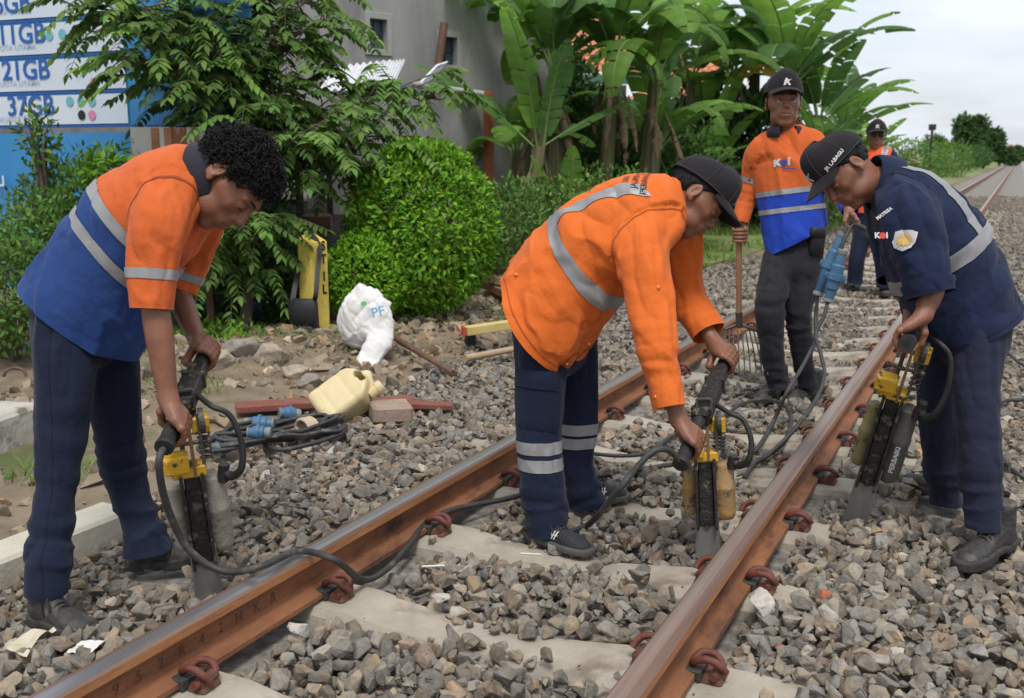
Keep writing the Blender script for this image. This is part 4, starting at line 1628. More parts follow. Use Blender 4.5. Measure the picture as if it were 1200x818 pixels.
# ============================ the man in the middle in the long orange jacket
def worker_middle():
    J = dict(hipN=(-1.435, 3.215, 0.812), hipF=(-1.444, 3.401, 0.797), kneeN=(-1.418, 3.168, 0.382), ankN=(-1.386, 3.137, 0.047), kneeF=(-1.413, 3.436, 0.352), ankF=(-1.398, 3.495, 0.054),
             belly=(-1.361, 3.309, 0.925), chest=(-1.145, 3.361, 1.105), shN=(-1.075, 3.202, 1.046), shF=(-1.055, 3.549, 1.038), elN=(-0.981, 3.073, 0.749), wrN=(-0.882, 3.027, 0.512), elF=(-1.047, 3.576, 0.821), wrF=(-0.915, 3.517, 0.662),
             neck=(-1.058, 3.395, 1.172), head=(-0.976, 3.411, 1.170))
    J = {k: np.array(v) for k, v in J.items()}
    bN, bF = np.array((-0.866, 2.961, 0.374)), np.array((-0.865, 3.538, 0.645))
    ab = nrm(bF - bN)
    J['gN'] = bN + ab * .10; J['gNa'] = ab
    J['gF'] = bN + ab * .555; J['gFa'] = -ab
    J['wrN'] = J['gN'] + nrm(J['elN'] - J['gN'] + np.array((-0.056, -0.021, 0.029))) * .088
    J['wrF'] = J['gF'] + nrm(J['elF'] - J['gF']) * .085
    root, hM, hc, sc = person('person', 'man in a black cap and long orange jacket bending over between the rails', (-1.355, 3.275, -0.020), J,
        dict(face=(0.712, 0.137, -0.687), headup=(0.582, 0.427, 0.688), hs=1.03, gr=(.023, .023), gs=(1, -1)))
    lat = nrm(J['shF'] - J['shN'])
    make_hair(root, hc, hM, False, 500, sc=sc)
    make_cap(root, hc, hM, True, sc=sc * 1.07)
    tor = Chain([(-1.542, 3.192, 0.678), (-1.473, 3.240, 0.749), (-1.357, 3.300, 0.926), (-1.222, 3.337, 1.061), (-1.118, 3.369, 1.134), (-1.060, 3.392, 1.161)], [.20, .205, .195, .20, .17, .085], [.195, .200, .192, .172, .125, .07], lat)
    sN = Chain([(-1.070, 3.282, 1.092), (-1.081, 3.181, 1.014), (-1.029, 3.121, 0.876), (-0.988, 3.068, 0.741), (-0.951, 3.041, 0.633), (-0.922, 3.012, 0.538), (-0.912, 3.010, 0.501)], [.090, .090, .078, .069, .055, .046, .046])
    eF, wF = J['elF'], J['wrF']
    sF = Chain([(-1.068, 3.484, 1.080), (-1.063, 3.548, 0.992), eF, eF * .5 + wF * .5, eF * .1 + wF * .9, wF * 1.15 - eF * .15], [.09, .084, .076, .066, .058, .058])
    c = Cloth([tor, sN, sF], .045, .0065, folds({0: (.024, .11, 3.5, (0.473, 0.057, -0.836), []), 1: (.018, .065, 3.6, None, [(.55, .10, .016)]), 2: (.016, .06, 3.6, None, [(.6, .12, .012)])}))
    A, Bq = (-1.577, 3.249, 0.923), (-1.349, 3.148, 0.558)
    hem = plane_field(A, Bq, lat)(c.V)
    if hem[np.argmin(((c.V - J['neck']) ** 2).sum(1))] < 0: hem = -hem
    hem = np.where(c.reg == 0, hem, .2)
    # the open front edge: the jacket falls away from the belly
    fr = plane_field((-1.349, 3.148, 0.558), (-1.122, 3.254, 0.806), lat)(c.V)
    if fr[np.argmin(((c.V - J['neck']) ** 2).sum(1))] < 0: fr = -fr
    fr = np.where(c.reg == 0, fr, .2)
    cuN = limb_cut(c, (-0.923, 3.013, 0.541), np.array((-0.912, 3.010, 0.501)) - np.array((-0.951, 3.041, 0.633)), [1])
    cuF = limb_cut(c, eF * .18 + wF * .82, wF - eF, [2])
    keep = [hem, fr, cuN, cuF]
    jk = add_cloth(root, 'jacket', c.piece(keep), M_orange2)
    p1 = plane_field((-1.435, 3.318, 1.145), (-1.151, 3.146, 0.738), lat)(c.V)
    if p1[np.argmin(((c.V - J['neck']) ** 2).sum(1))] < 0: p1 = -p1
    t0 = np.where(c.reg == 0, 1., -1.)
    add_cloth(root, 'reflective_stripe', c.piece([hem, fr, p1 + .024, .024 - p1, t0], .003), M_refl)
    q1 = plane_field((-1.356, 3.203, 1.059), (-1.051, 3.255, 1.135), np.array((0.354, -0.385, 0.857)))(c.V)
    q1 = q1 + .030 * np.clip(1 - ((c.V - np.array((-1.203, 3.219, 1.103))) @ nrm(J['neck'] - J['belly']) / .17) ** 2, 0, 1) * np.sign(q1[np.argmin(((c.V - np.array((-1.194, 3.199, 0.986))) ** 2).sum(1))])
    nearside = (np.array((-1.229, 3.320, 1.105)) - c.V) @ lat + .06
    bk = np.cross(lat, nrm(J['neck'] - J['belly'])); bk = bk if bk[2] > 0 else -bk
    nearside = np.minimum(nearside, (c.V - J['chest']) @ bk + .02)
    sh_end = (np.array((-1.042, 3.302, 1.125)) - c.V) @ nrm(J['neck'] - J['belly'])
    add_cloth(root, 'reflective_stripe', c.piece([q1 + .026, .026 - q1, p1 - .015, nearside, sh_end, np.where(c.reg < 2, 1., -1.)], .0032), M_refl)
    bv = cloth_bvh(c.V, c.T)
    nb = np.array((-0.048, -0.472, 0.838))
    decal('back_lettering', bv, [text_shape('UNIT', 0, 1, .01, (0, 1.1)), text_shape('JALAN REL', 0, 1, .01, (0, 0)), text_shape('PERAWATAN', 0, 1, .01, (0, -1.1))], (-1.131, 3.278, 1.220), nb, np.array((-0.934, -0.206, 0.111)), .030, [M_collar], jk)
    armholes(root, c, keep, M_orange2)
    seam(root, c, hem - .022, [hem, fr, np.where(c.reg == 0, 1., -1.)], M_orange2)
    seam(root, c, fr - .030, [hem, fr, np.where(c.reg == 0, 1., -1.)], M_orange2)
    seam(root, c, (c.V - np.array((-1.251, 3.312, 1.120))) @ nrm(J['neck'] - J['belly']), [.12 - np.abs((c.V - J['chest']) @ lat), bk_up(c, J, lat), np.where(c.reg == 0, 1., -1.)], M_orange2)
    cu = (c.V - np.array((-0.931, 3.017, 0.580))) @ nrm(np.array((-0.912, 3.010, 0.501)) - np.array((-0.951, 3.041, 0.633)))
    add_cloth(root, 'cuff', c.piece([cu + .020, cuN, np.where(c.reg == 1, 1., -1.)], .004), M_orange2)
    bt = MB()
    for q in ((-1.145, 2.714, 0.714), (-1.091, 2.752, 0.770), (-1.033, 2.793, 0.829), (-0.841, 2.625, 0.664), (-0.861, 2.677, 0.957), (-1.298, 2.692, 0.969)):
        dr = nrm(np.asarray(q) - np.array(CAM))
        h = bv.ray_cast(Vector(q), Vector(dr), 1.2)
        if h[0] is not None: bt.ball(np.array(h[0]) + np.array(h[1]) * .002, .0065, 5)
    bt.build('jacket_button', M_button, jk)
    collar(root, np.array((-1.046, 3.381, 1.133)), np.array((0.835, 0.409, 0.284)), np.array((0.343, -0.132, -0.896)), .090, M_orange2, h=.045, flare=.014, gap=20, drop=.035)
    # trousers with two reflective bands on each leg
    pel = Chain([(-1.447, 3.313, 0.875), (-1.452, 3.289, 0.771), (-1.434, 3.273, 0.652)], [.15, .155, .15], [.115, .13, .12], lat)
    lN = Chain([(-1.453, 3.211, 0.781), (-1.445, 3.188, 0.650), (-1.438, 3.175, 0.513), (-1.433, 3.158, 0.368), (-1.418, 3.141, 0.250), (-1.397, 3.125, 0.124), (-1.379, 3.115, 0.030), (-1.373, 3.109, -0.011)], [.100, .092, .087, .080, .078, .080, .074, .074])
    lF = Chain([(-1.443, 3.415, 0.755), (-1.426, 3.447, 0.543), (-1.412, 3.459, 0.350), (-1.422, 3.464, 0.181), (-1.404, 3.475, 0.082), (-1.392, 3.489, 0.012), (-1.386, 3.484, -0.027)], [.11, .088, .076, .070, .074, .076, .074])
    c = Cloth([pel, lN, lF], .03, .007, folds({0: (.006, .06, 3, None, []), 1: (.012, .07, 5, None, [(.76, .12, .022)]), 2: (.012, .07, 5, None, [(.72, .14, .022)])}))
    tr, keep = trousers(root, c, [(1, (-1.375, 3.114, 0.019), (.02, 0, -1)), (2, (-1.388, 3.488, -0.001), (.03, 0, -1))], M_navy)
    for rg, tops in ((1, ((-1.396, 3.076, 0.323), (-1.391, 3.067, 0.265))), (2, ((-1.389, 3.395, 0.315), (-1.384, 3.386, 0.262)))):
        for pt in tops:
            f = c.V[:, 2] - np.array(pt)[2]
            add_cloth(root, 'reflective_stripe', c.piece([f + .021, .021 - f, np.where(c.reg == rg, 1., -1.)], .0028), M_refl)
    # cargo pocket on the near thigh
    bv2 = cloth_bvh(c.V, c.T)
    pk = []
    o = np.array((-1.331, 2.926, 0.536))
    for i in range(9):
        row = []
        for j in range(11):
            q = o + np.array((0.899, 0.438, 0.000)) * (-.072 + .144 * i / 8) + np.array([0, 0, 1.]) * (.105 - .21 * j / 10 - .018 * (i / 8))
            dr = np.array((-0.431, 0.884, -0.183))
            h = bv2.ray_cast(Vector(q - dr * .1), Vector(dr), .6)
            e = min(i, 8 - i, j, 10 - j)
            row.append(np.array(h[0]) + np.array(h[1]) * (.0025 if e == 0 else .010) if h[0] is not None else q)
        pk.append(row)
    po = MB().grid(np.array(pk)).build('cargo_pocket', M_navy, root)
    fl = MB().grid(np.array(pk)[:, 0:4] + np.array((0.002, -0.004, 0.001))).build('pocket_flap', M_navy, po)
    make_shoe(root, np.array((-1.462, 3.124, -0.012)), np.array((-1.185, 3.048, -0.012)), (0, 0, 1), 'sneaker', w=.047)
    make_shoe(root, np.array((-1.465, 3.486, -0.012)), np.array((-1.273, 3.669, -0.012)), (0, 0, 1), 'sneaker', w=.046)
    return root, bN, bF

# ============================ the man at the right in dark navy
def worker_right():
    J = dict(hipN=(-0.079, 3.772, 0.854), hipF=(-0.159, 3.921, 0.832), kneeN=(-0.056, 3.666, 0.452), ankN=(-0.010, 3.681, 0.089), kneeF=(-0.198, 3.948, 0.402), ankF=(-0.158, 4.097, 0.044),
             belly=(-0.187, 3.812, 0.917), chest=(-0.316, 3.746, 1.121), shN=(-0.311, 3.549, 1.144), shF=(-0.419, 3.878, 1.127), elN=(-0.215, 3.513, 0.904), wrN=(-0.256, 3.415, 0.805), elF=(-0.370, 3.879, 0.907), wrF=(-0.311, 3.757, 0.783),
             neck=(-0.386, 3.732, 1.218), head=(-0.525, 3.650, 1.261))
    J = {k: np.array(v) for k, v in J.items()}
    bN, bF = np.array((-0.270, 3.372, 0.737)), np.array((-0.260, 3.852, 0.740))
    ab = nrm(bF - bN)
    J['gN'] = bN + ab * .055; J['gNa'] = ab
    J['gF'] = bN + ab * .36; J['gFa'] = -ab
    J['wrN'] = J['gN'] + nrm(J['elN'] - J['gN'] + np.array((0.049, 0.014, 0.063))) * .092
    J['wrF'] = J['gF'] + nrm(J['elF'] - J['gF']) * .085
    root, hM, hc, sc = person('person', 'man in black cap and dark navy shirt right of the track', (-0.101, 3.887, -0.020), J,
        dict(face=(-0.452, -0.489, -0.748), headup=(-0.751, -0.239, 0.609), hs=.99, gr=(.022, .022), gs=(-1, 1)))
    lat = nrm(J['shF'] - J['shN'])
    make_hair(root, hc, hM, False, 500, sc=sc)
    make_cap(root, hc, hM, True, 'JR LABAGU', sc=sc * 1.05)
    tor = Chain([(-0.042, 3.833, 0.626), (-0.097, 3.825, 0.719), (-0.182, 3.809, 0.894), (-0.253, 3.782, 1.039), (-0.323, 3.748, 1.149), (-0.385, 3.721, 1.218)], [.18, .185, .185, .19, .165, .085], [.170, .176, .180, .165, .125, .07], lat)
    sN = Chain([(-0.343, 3.653, 1.175), (-0.311, 3.568, 1.124), (-0.263, 3.522, 1.008), (-0.226, 3.495, 0.903), (-0.213, 3.494, 0.865)], [.085, .094, .083, .068, .064])
    sF = Chain([(-0.406, 3.846, 1.159), (-0.406, 3.896, 1.075), (-0.382, 3.906, 0.959), (-0.361, 3.865, 0.872)], [.085, .08, .07, .064])
    c = Cloth([tor, sN, sF], .045, .0065, folds({0: (.022, .10, 3.5, (-0.428, -0.263, -0.805), []), 1: (.017, .06, 3.2, None, [(.62, .2, .014)]), 2: (.012, .06, 4, None, [])}))
    hem = plane_field((0.034, 3.927, 0.791), (-0.210, 3.625, 0.620), lat)(c.V)
    nk_i = np.argmin(((c.V - J['neck']) ** 2).sum(1))
    if hem[nk_i] < 0: hem = -hem
    hem = np.where(c.reg == 0, hem, .2)
    cuN = limb_cut(c, (-0.219, 3.493, 0.876), np.array((-0.213, 3.494, 0.865)) - np.array((-0.257, 3.522, 0.997)), [1])
    cuF = limb_cut(c, (-0.365, 3.865, 0.884), np.array((-0.361, 3.865, 0.872)) - np.array((-0.382, 3.906, 0.959)), [2])
    keep = [hem, cuN, cuF]
    sh = add_cloth(root, 'shirt', c.piece(keep), M_navy2)
    cu = (c.V - np.array((-0.225, 3.495, 0.897))) @ nrm(np.array((-0.213, 3.494, 0.865)) - np.array((-0.257, 3.522, 0.997)))
    add_cloth(root, 'rolled_cuff', c.piece([cu + .022, cuN, np.where(c.reg == 1, 1., -1.)], .008), M_navy2)
    p1 = plane_field((-0.111, 3.925, 1.070), (-0.292, 3.546, 0.863), lat)(c.V)
    if p1[nk_i] < 0: p1 = -p1
    t0 = np.where(c.reg == 0, 1., -1.)
    add_cloth(root, 'reflective_stripe', c.piece([hem, p1 + .026, .026 - p1, t0], .003), M_refl)
    q1 = plane_field((-0.159, 3.715, 1.041), (-0.368, 3.681, 1.258), np.array((0.593, -0.419, 0.678)))(c.V)
    bow = np.clip(1 - ((c.V - np.array((-0.263, 3.695, 1.186))) @ nrm(J['neck'] - J['belly']) / .20) ** 2, 0, 1)
    q1 = q1 - .022 * bow * np.sign(q1[np.argmin(((c.V - np.array((-0.242, 3.825, 1.220))) ** 2).sum(1))])
    nearside = (np.array((-0.273, 3.789, 1.120)) - c.V) @ lat + .09
    bk = np.cross(lat, nrm(J['neck'] - J['belly'])); bk = bk if bk[2] > 0 else -bk
    nearside = np.minimum(nearside, (c.V - J['chest']) @ bk + .0)
    add_cloth(root, 'reflective_stripe', c.piece([q1 + .026, .026 - q1, p1 - .02, nearside, np.where(c.reg < 2, 1., -1.)], .0032), M_refl)
    bv = cloth_bvh(c.V, c.T)
    armholes(root, c, keep, M_navy2)
    seam(root, c, hem - .020, [hem, np.where(c.reg == 0, 1., -1.)], M_navy2)
    # sleeve badge, name tape and small railway mark
    nz_ = np.array((0.405, -0.876, 0.282))
    gold = mat('badge_gold', (0.55, 0.33, 0.07), (0.72, 0.50, 0.16), 120, .5)
    wht = mat('badge_white', (0.62, 0.62, 0.60), (0.5, 0.5, 0.5), 60, .6)
    red = mat('badge_red', (0.55, 0.05, 0.03), rough=.6)
    shield = poly_shape([(-.5, .42), (-.2, .52), (.2, .52), (.5, .42), (.5, -.1), (.36, -.42), (0, -.62), (-.36, -.42), (-.5, -.1)], 0)
    rays = [disc_shape(.30, 1, 20, (0, -.04))]
    for k in range(12):
        a = k * PI / 6
        rays.append(poly_shape([(.31 * math.cos(a - .13), -.04 + .31 * math.sin(a - .13)), (.40 * math.cos(a), -.04 + .40 * math.sin(a)), (.31 * math.cos(a + .13), -.04 + .31 * math.sin(a + .13))], 1))
    decal('sleeve_badge', bv, [shield] + rays, (-0.276, 3.382, 1.076), np.array((0.349, -0.899, 0.301)), np.array((0.065, 0.232, 0.963)), .056, [wht, gold], sh, .008)
    decal('name_tape', bv, [text_shape('MAYRISA', 0, .9, .03)], (-0.361, 3.354, 1.138), nz_, np.array((-0.586, -0.122, 0.786)), .016, [wht], sh)
    decal('railway_mark', bv, [text_shape('K', 0, 1, .05, (-.55, 0)), disc_shape(.42, 1, 14, (.15, 0)), text_shape('I', 0, 1, .05, (.7, 0))], (-0.363, 3.339, 1.071), nz_, np.array((-0.080, 0.165, 0.983)), .024, [wht, red], sh)
    collar(root, np.array((-0.414, 3.707, 1.218)), np.array((-0.830, -0.398, 0.304)), np.array((-0.199, -0.390, -0.866)), .078, M_navy2, h=.050, flare=.018, gap=18, drop=.035)
    pel = Chain([(-0.119, 3.867, 0.915), (-0.107, 3.855, 0.828), (-0.101, 3.830, 0.697)], [.15, .155, .15], [.115, .13, .12], lat)
    lN = Chain([(-0.078, 3.780, 0.838), (-0.075, 3.733, 0.714), (-0.068, 3.678, 0.538), (-0.041, 3.654, 0.362), (-0.024, 3.654, 0.210), (-0.011, 3.651, 0.111), (-0.005, 3.656, 0.067)], [.098, .092, .072, .068, .068, .060, .058])
    lF = Chain([(-0.174, 3.910, 0.817), (-0.197, 3.923, 0.660), (-0.203, 3.949, 0.469), (-0.179, 3.995, 0.257), (-0.156, 4.061, 0.082), (-0.146, 4.094, -0.001)], [.11, .094, .078, .072, .068, .066])
    c = Cloth([pel, lN, lF], .03, .007, folds({0: (.006, .06, 3, None, []), 1: (.014, .07, 4.5, None, [(.45, .12, .012), (.74, .13, .024)]), 2: (.014, .07, 4.5, None, [(.75, .14, .022)])}))
    trousers(root, c, [(1, (-0.006, 3.659, 0.084), (0, .05, -1)), (2, (-0.150, 4.095, 0.012), (0, 0, -1))], M_navy3)
    make_shoe(root, np.array((0.084, 3.787, -0.012)), np.array((-0.074, 3.445, -0.012)), (0, 0, 1), 'boot', ankle_h=.17, w=.050)
    make_shoe(root, np.array((-0.095, 4.110, -0.012)), np.array((-0.326, 4.347, -0.012)), (0, 0, 1), 'boot', ankle_h=.16, w=.049)
    return root, bN, bF

# ============================ the man standing behind, looking this way
def worker_back():
    J = dict(hipN=(-1.139, 5.636, 0.819), hipF=(-0.987, 5.645, 0.833), kneeN=(-1.127, 5.460, 0.487), ankN=(-1.096, 5.551, 0.090), kneeF=(-1.003, 5.586, 0.478), ankF=(-0.952, 5.664, 0.082),
             belly=(-1.082, 5.663, 1.035), chest=(-1.111, 5.678, 1.283), shN=(-1.273, 5.673, 1.365), shF=(-0.961, 5.713, 1.373), elN=(-1.338, 5.717, 1.134), wrN=(-1.352, 5.628, 0.952), elF=(-0.871, 5.683, 1.177), wrF=(-0.747, 5.444, 1.047),
             neck=(-1.135, 5.698, 1.437), head=(-1.156, 5.675, 1.592))
    J = {k: np.array(v) for k, v in J.items()}
    J['gN'] = np.array((-1.355, 5.613, 0.887)); J['gNa'] = np.array([0, 0, 1.0])
    J['gF'] = np.array((-0.725, 5.398, 0.990)); J['gFa'] = nrm(np.array((-0.089, -0.959, -0.050)))
    J['wrN'] = J['gN'] + np.array((0.017, 0.033, 0.063))
    J['wrF'] = J['gF'] + np.array((-0.029, 0.033, 0.063))
    root, hM, hc, sc = person('person', 'man standing in orange and blue shirt and black cap, holding a pole', (-1.048, 5.687, -0.020), J,
        dict(face=(0.340, -0.926, 0.082), headup=(-0.041, 0.130, 0.992), hs=1.12, gr=(.017, .014), gs=(-1, 1), mouth=.002, gaze=-.05, looking=True))
    lat = nrm(J['shF'] - J['shN'])
    make_hair(root, hc, hM, False, 300, sc=sc)
    make_cap(root, hc, hM, True, sc=sc * 1.06)
    tor = Chain([(-1.024, 5.629, 0.732), (-1.043, 5.646, 0.858), (-1.086, 5.671, 1.080), (-1.111, 5.685, 1.261), (-1.122, 5.691, 1.374), (-1.135, 5.697, 1.432)], [.172, .172, .170, .182, .165, .075], [.138, .138, .122, .118, .095, .062], lat)
    sN = Chain([(-1.230, 5.684, 1.374), (-1.284, 5.669, 1.320), (-1.317, 5.701, 1.168), (-1.339, 5.675, 1.043), (-1.345, 5.635, 0.970), (-1.347, 5.628, 0.942)], [.07, .070, .060, .050, .044, .044])
    sF = Chain([(-1.008, 5.703, 1.382), (-0.938, 5.702, 1.319), (-0.879, 5.680, 1.186), (-0.792, 5.534, 1.094), (-0.752, 5.453, 1.047), (-0.740, 5.433, 1.031)], [.07, .070, .060, .052, .046, .046])
    c = Cloth([tor, sN, sF], .035, .0085, folds({0: (.020, .10, 3.5, (0.344, 0.093, -0.903), []), 1: (.013, .06, 3.5, None, [(.5, .2, .010)]), 2: (.013, .06, 3.5, None, [(.5, .2, .010)])}))
    hem = plane_field((-1.143, 5.447, 0.788), (-0.900, 5.596, 0.939), np.array((-0.439, 0.900, -0.085)))(c.V)
    nk_i = np.argmin(((c.V - J['neck']) ** 2).sum(1))
    if hem[nk_i] < 0: hem = -hem
    hem = np.where(c.reg == 0, hem, .2)
    cuN = limb_cut(c, (-1.348, 5.630, 0.952), J['wrN'] - J['elN'], [1])
    cuF = limb_cut(c, (-0.746, 5.443, 1.039), J['wrF'] - J['elF'], [2])
    p1 = plane_field((-1.205, 5.482, 1.107), (-0.937, 5.620, 1.142), np.array((-0.439, 0.900, -0.085)))(c.V)
    if p1[nk_i] < 0: p1 = -p1
    bf = (c.V - np.array((-0.784, 5.513, 1.082))) @ nrm(J['elF'] - J['wrF'])
    keep = [hem, cuN, cuF]
    top = np.where(c.reg == 0, p1, np.where(c.reg == 2, bf, .2))
    sh = add_cloth(root, 'shirt', c.piece(keep + [top]), M_orange)
    add_cloth(root, 'shirt_panel', c.piece(keep + [-top]), M_blue2)
    t0 = np.where(c.reg == 0, 1., -1.)
    add_cloth(root, 'reflective_stripe', c.piece([p1 + .004, .024 - p1, t0], .003), M_refl)
    add_cloth(root, 'reflective_stripe', c.piece([p1 + .100, -.074 - p1, t0], .003), M_refl)
    fs = (c.V - np.array((-1.312, 5.674, 1.191))) @ nrm(J['elN'] - J['shN'])
    add_cloth(root, 'reflective_stripe', c.piece([fs + .014, .014 - fs, np.where(c.reg == 1, 1., -1.)], .003), M_refl)
    bv = cloth_bvh(c.V, c.T)
    nb = np.array((0.384, -0.902, 0.203))
    blu = mat('print_blue', (0.03, 0.05, 0.30), rough=.6)
    decal('chest_mark', bv, [text_shape('K', 0, 1, .07, (-.62, 0)), disc_shape(.36, 1, 14, (.02, 0)), text_shape('I', 0, 1, .07, (.6, 0)), poly_shape([(-.1, -.75), (1.2, -.85), (1.2, -.72), (-.1, -.62)], 1)], (-1.041, 5.381, 1.323), nb, np.array((-0.125, 0.143, 0.983)), .046, [M_white, blu], sh)
    pl = MB()
    for py in (174, 187):
        h = bv.ray_cast(Vector((-1.071, 5.146, 1.351)) + Vector((0.080, -0.165, -0.983)) * ((py - 174) / 218.), Vector((-0.431, 0.884, -0.183)), 1.5)
        if h[0] is not None: pl.ball(np.array(h[0]), .007, 5)
    pl.build('shirt_button', M_dark, root)
    collar(root, np.array((-1.137, 5.677, 1.450)), np.array((-0.029, 0.059, 1.005)), np.array((0.359, -0.919, 0.183)), .076, M_collar, h=.030, flare=.026, gap=26, drop=.030)
    pel = Chain([(-1.047, 5.661, 0.885), (-1.057, 5.639, 0.803), (-1.059, 5.623, 0.731)], [.145, .15, .15], [.10, .11, .11], lat)
    lN = Chain([(-1.126, 5.625, 0.792), (-1.133, 5.520, 0.631), (-1.132, 5.459, 0.496), (-1.118, 5.502, 0.287), (-1.091, 5.546, 0.111), (-1.085, 5.549, 0.054)], [.086, .084, .076, .063, .058, .056])
    lF = Chain([(-0.996, 5.655, 0.795), (-0.999, 5.619, 0.628), (-1.004, 5.588, 0.488), (-0.986, 5.621, 0.278), (-0.952, 5.658, 0.102), (-0.945, 5.660, 0.045)], [.084, .082, .070, .060, .058, .056])
    c = Cloth([pel, lN, lF], .03, .009, folds({0: (.006, .06, 3, None, []), 1: (.015, .06, 4, None, [(.45, .14, .018), (.8, .14, .024)]), 2: (.014, .06, 4, None, [(.45, .14, .016), (.8, .14, .022)])}))
    trousers(root, c, [(1, (-1.086, 5.551, 0.067), (0, 0, -1)), (2, (-0.946, 5.664, 0.068), (0, 0, -1))], M_char)
    pb = MB()
    pb.box((-0.931, 5.590, 0.871), (.055, .085, .15), frame((0.1, 0, 1), (0.700, -0.752, 0.183)), bev=.012)
    pb.box(np.array((-0.931, 5.577, 0.921)) , (.060, .090, .055), frame((0.1, 0, 1), (0.700, -0.752, 0.183)), bev=.01)
    pb.build('belt_pouch', M_dark, root)
    make_shoe(root, np.array((-1.127, 5.986, -0.010)), np.array((-1.171, 5.447, -0.010)), (0, 0, 1), 'boot', ankle_h=.14, w=.052)
    make_shoe(root, np.array((-0.919, 5.938, -0.010)), np.array((-1.013, 5.459, -0.010)), (0, 0, 1), 'boot', ankle_h=.14, w=.052)
    return root

# ============================ the overseer far behind in a hi-vis vest
def worker_far():
    J = dict(hipN=(-1.350, 10.763, 0.721), hipF=(-1.186, 10.732, 0.727), kneeN=(-1.374, 10.618, 0.350), ankN=(-1.374, 10.618, 0.078), kneeF=(-1.136, 10.567, 0.364), ankF=(-1.078, 10.421, 0.065),
             belly=(-1.263, 10.737, 0.934), chest=(-1.238, 10.801, 1.182), shN=(-1.395, 10.855, 1.264), shF=(-1.099, 10.776, 1.281), elN=(-1.451, 10.891, 1.028), wrN=(-1.411, 10.694, 0.799), elF=(-1.046, 10.867, 1.050), wrF=(-1.056, 10.645, 0.825),
             neck=(-1.261, 10.828, 1.364), head=(-1.285, 10.824, 1.512))
    J = {k: np.array(v) for k, v in J.items()}
    J['gN'] = J['wrN'] + np.array([0, 0, -.09]); J['gF'] = J['wrF'] + np.array([0, 0, -.09])
    J['gNa'] = np.array((0.602, -0.780, 0.282)); J['gFa'] = np.array((0.243, -0.955, 0.282))
    root, hM, hc, sc = person('person', 'man far behind on the track in dark navy, black cap and red-orange vest', (-1.250, 10.709, -0.020), J,
        dict(face=(0.196, -0.974, 0.027), headup=(-0.037, 0.077, 1.001), hs=1.08, gr=(.012, .012), gs=(-1, 1)))
    lat = nrm(J['shF'] - J['shN'])
    make_hair(root, hc, hM, False, 100, sc=sc)
    make_cap(root, hc, hM, True, sc=sc * 1.06, strap=False)
    gl = MB()
    for sx in (-1, 1):
        gl.box(hc + (np.array([.031 * sx, .098, .003]) * sc) @ hM.T, (.052, .006, .034), hM, bev=.002)
    gl.build('sunglasses', M_dark, root)
    tor = Chain([(-1.263, 10.738, 0.666), (-1.264, 10.744, 0.808), (-1.255, 10.758, 1.016), (-1.240, 10.803, 1.198), (-1.248, 10.820, 1.298), (-1.259, 10.825, 1.347)], [.16, .16, .17, .185, .16, .08], [.13, .13, .125, .12, .10, .065], lat)
    sN = Chain([(-1.345, 10.829, 1.298), (-1.391, 10.846, 1.214), (-1.440, 10.874, 1.028), (-1.418, 10.723, 0.848)], [.075, .07, .06, .05])
    sF = Chain([(-1.153, 10.813, 1.314), (-1.097, 10.789, 1.232), (-1.044, 10.845, 1.050), (-1.048, 10.682, 0.873)], [.075, .07, .06, .05])
    c = Cloth([tor, sN, sF], .035, .013, folds({0: (.009, .07, 4, (0, 0, 1), []), 1: (.007, .05, 4, None, []), 2: (.007, .05, 4, None, [])}))
    sh = add_cloth(root, 'shirt', c.piece([limb_cut(c, (-1.263, 10.722, 0.700), (0, 0, -1), [0])]), M_navy2)
    lx = (c.V - J['chest']) @ lat
    vz = c.V[:, 2] - J['belly'][2]
    M_vest = fabric('red_orange_vest', (0.78, 0.085, 0.030), (0.88, 0.12, 0.04))
    add_cloth(root, 'vest', c.piece([.125 - np.abs(lx), np.where(c.reg == 0, 1., -1.), vz + .16], .012), M_vest)
    add_cloth(root, 'reflective_stripe', c.piece([.026 - np.abs(lx - .075), np.where(c.reg == 0, 1., -1.), vz + .14], .016), M_refl)
    bv = cloth_bvh(c.V, c.T)
    decal('sleeve_badge', bv, [disc_shape(.5, 0, 14, (0, 0), 1.25)], (-1.054, 10.570, 1.274), np.array((0.630, -0.722, 0.223)), (0, 0, 1), .075, [mat('pale_badge', (0.50, 0.47, 0.30), rough=.6)], sh)
    pel = Chain([(-1.271, 10.755, 0.766), (-1.263, 10.738, 0.666), (-1.256, 10.724, 0.583)], [.165, .17, .15], [.12, .13, .12], lat)
    lN = Chain([(-1.335, 10.736, 0.664), (-1.355, 10.665, 0.474), (-1.371, 10.611, 0.308), (-1.377, 10.624, 0.111), (-1.373, 10.615, 0.061)], [.10, .086, .076, .074, .074])
    lF = Chain([(-1.189, 10.718, 0.669), (-1.157, 10.616, 0.484), (-1.123, 10.543, 0.325), (-1.082, 10.429, 0.114), (-1.078, 10.421, 0.065)], [.10, .086, .076, .074, .074])
    c = Cloth([pel, lN, lF], .03, .013, folds({0: (.006, .06, 3, None, []), 1: (.008, .06, 5, None, []), 2: (.008, .06, 5, None, [])}))
    trousers(root, c, [(1, (-1.374, 10.618, 0.078), (0, 0, -1)), (2, (-1.078, 10.422, 0.073), (0, 0, -1))], M_navy)
    make_shoe(root, np.array((-1.416, 11.147, 0.000)), np.array((-1.409, 10.607, 0.000)), (0, 0, 1), 'boot', w=.055)
    make_shoe(root, np.array((-1.118, 10.824, 0.000)), np.array((-1.043, 10.289, 0.000)), (0, 0, 1), 'boot', w=.055)
    return root

p_left, b1N, b1F = worker_left()
p_mid, b2N, b2F = worker_middle()
p_right, b3N, b3F = worker_right()
p_back = worker_back()
p_far = worker_far()
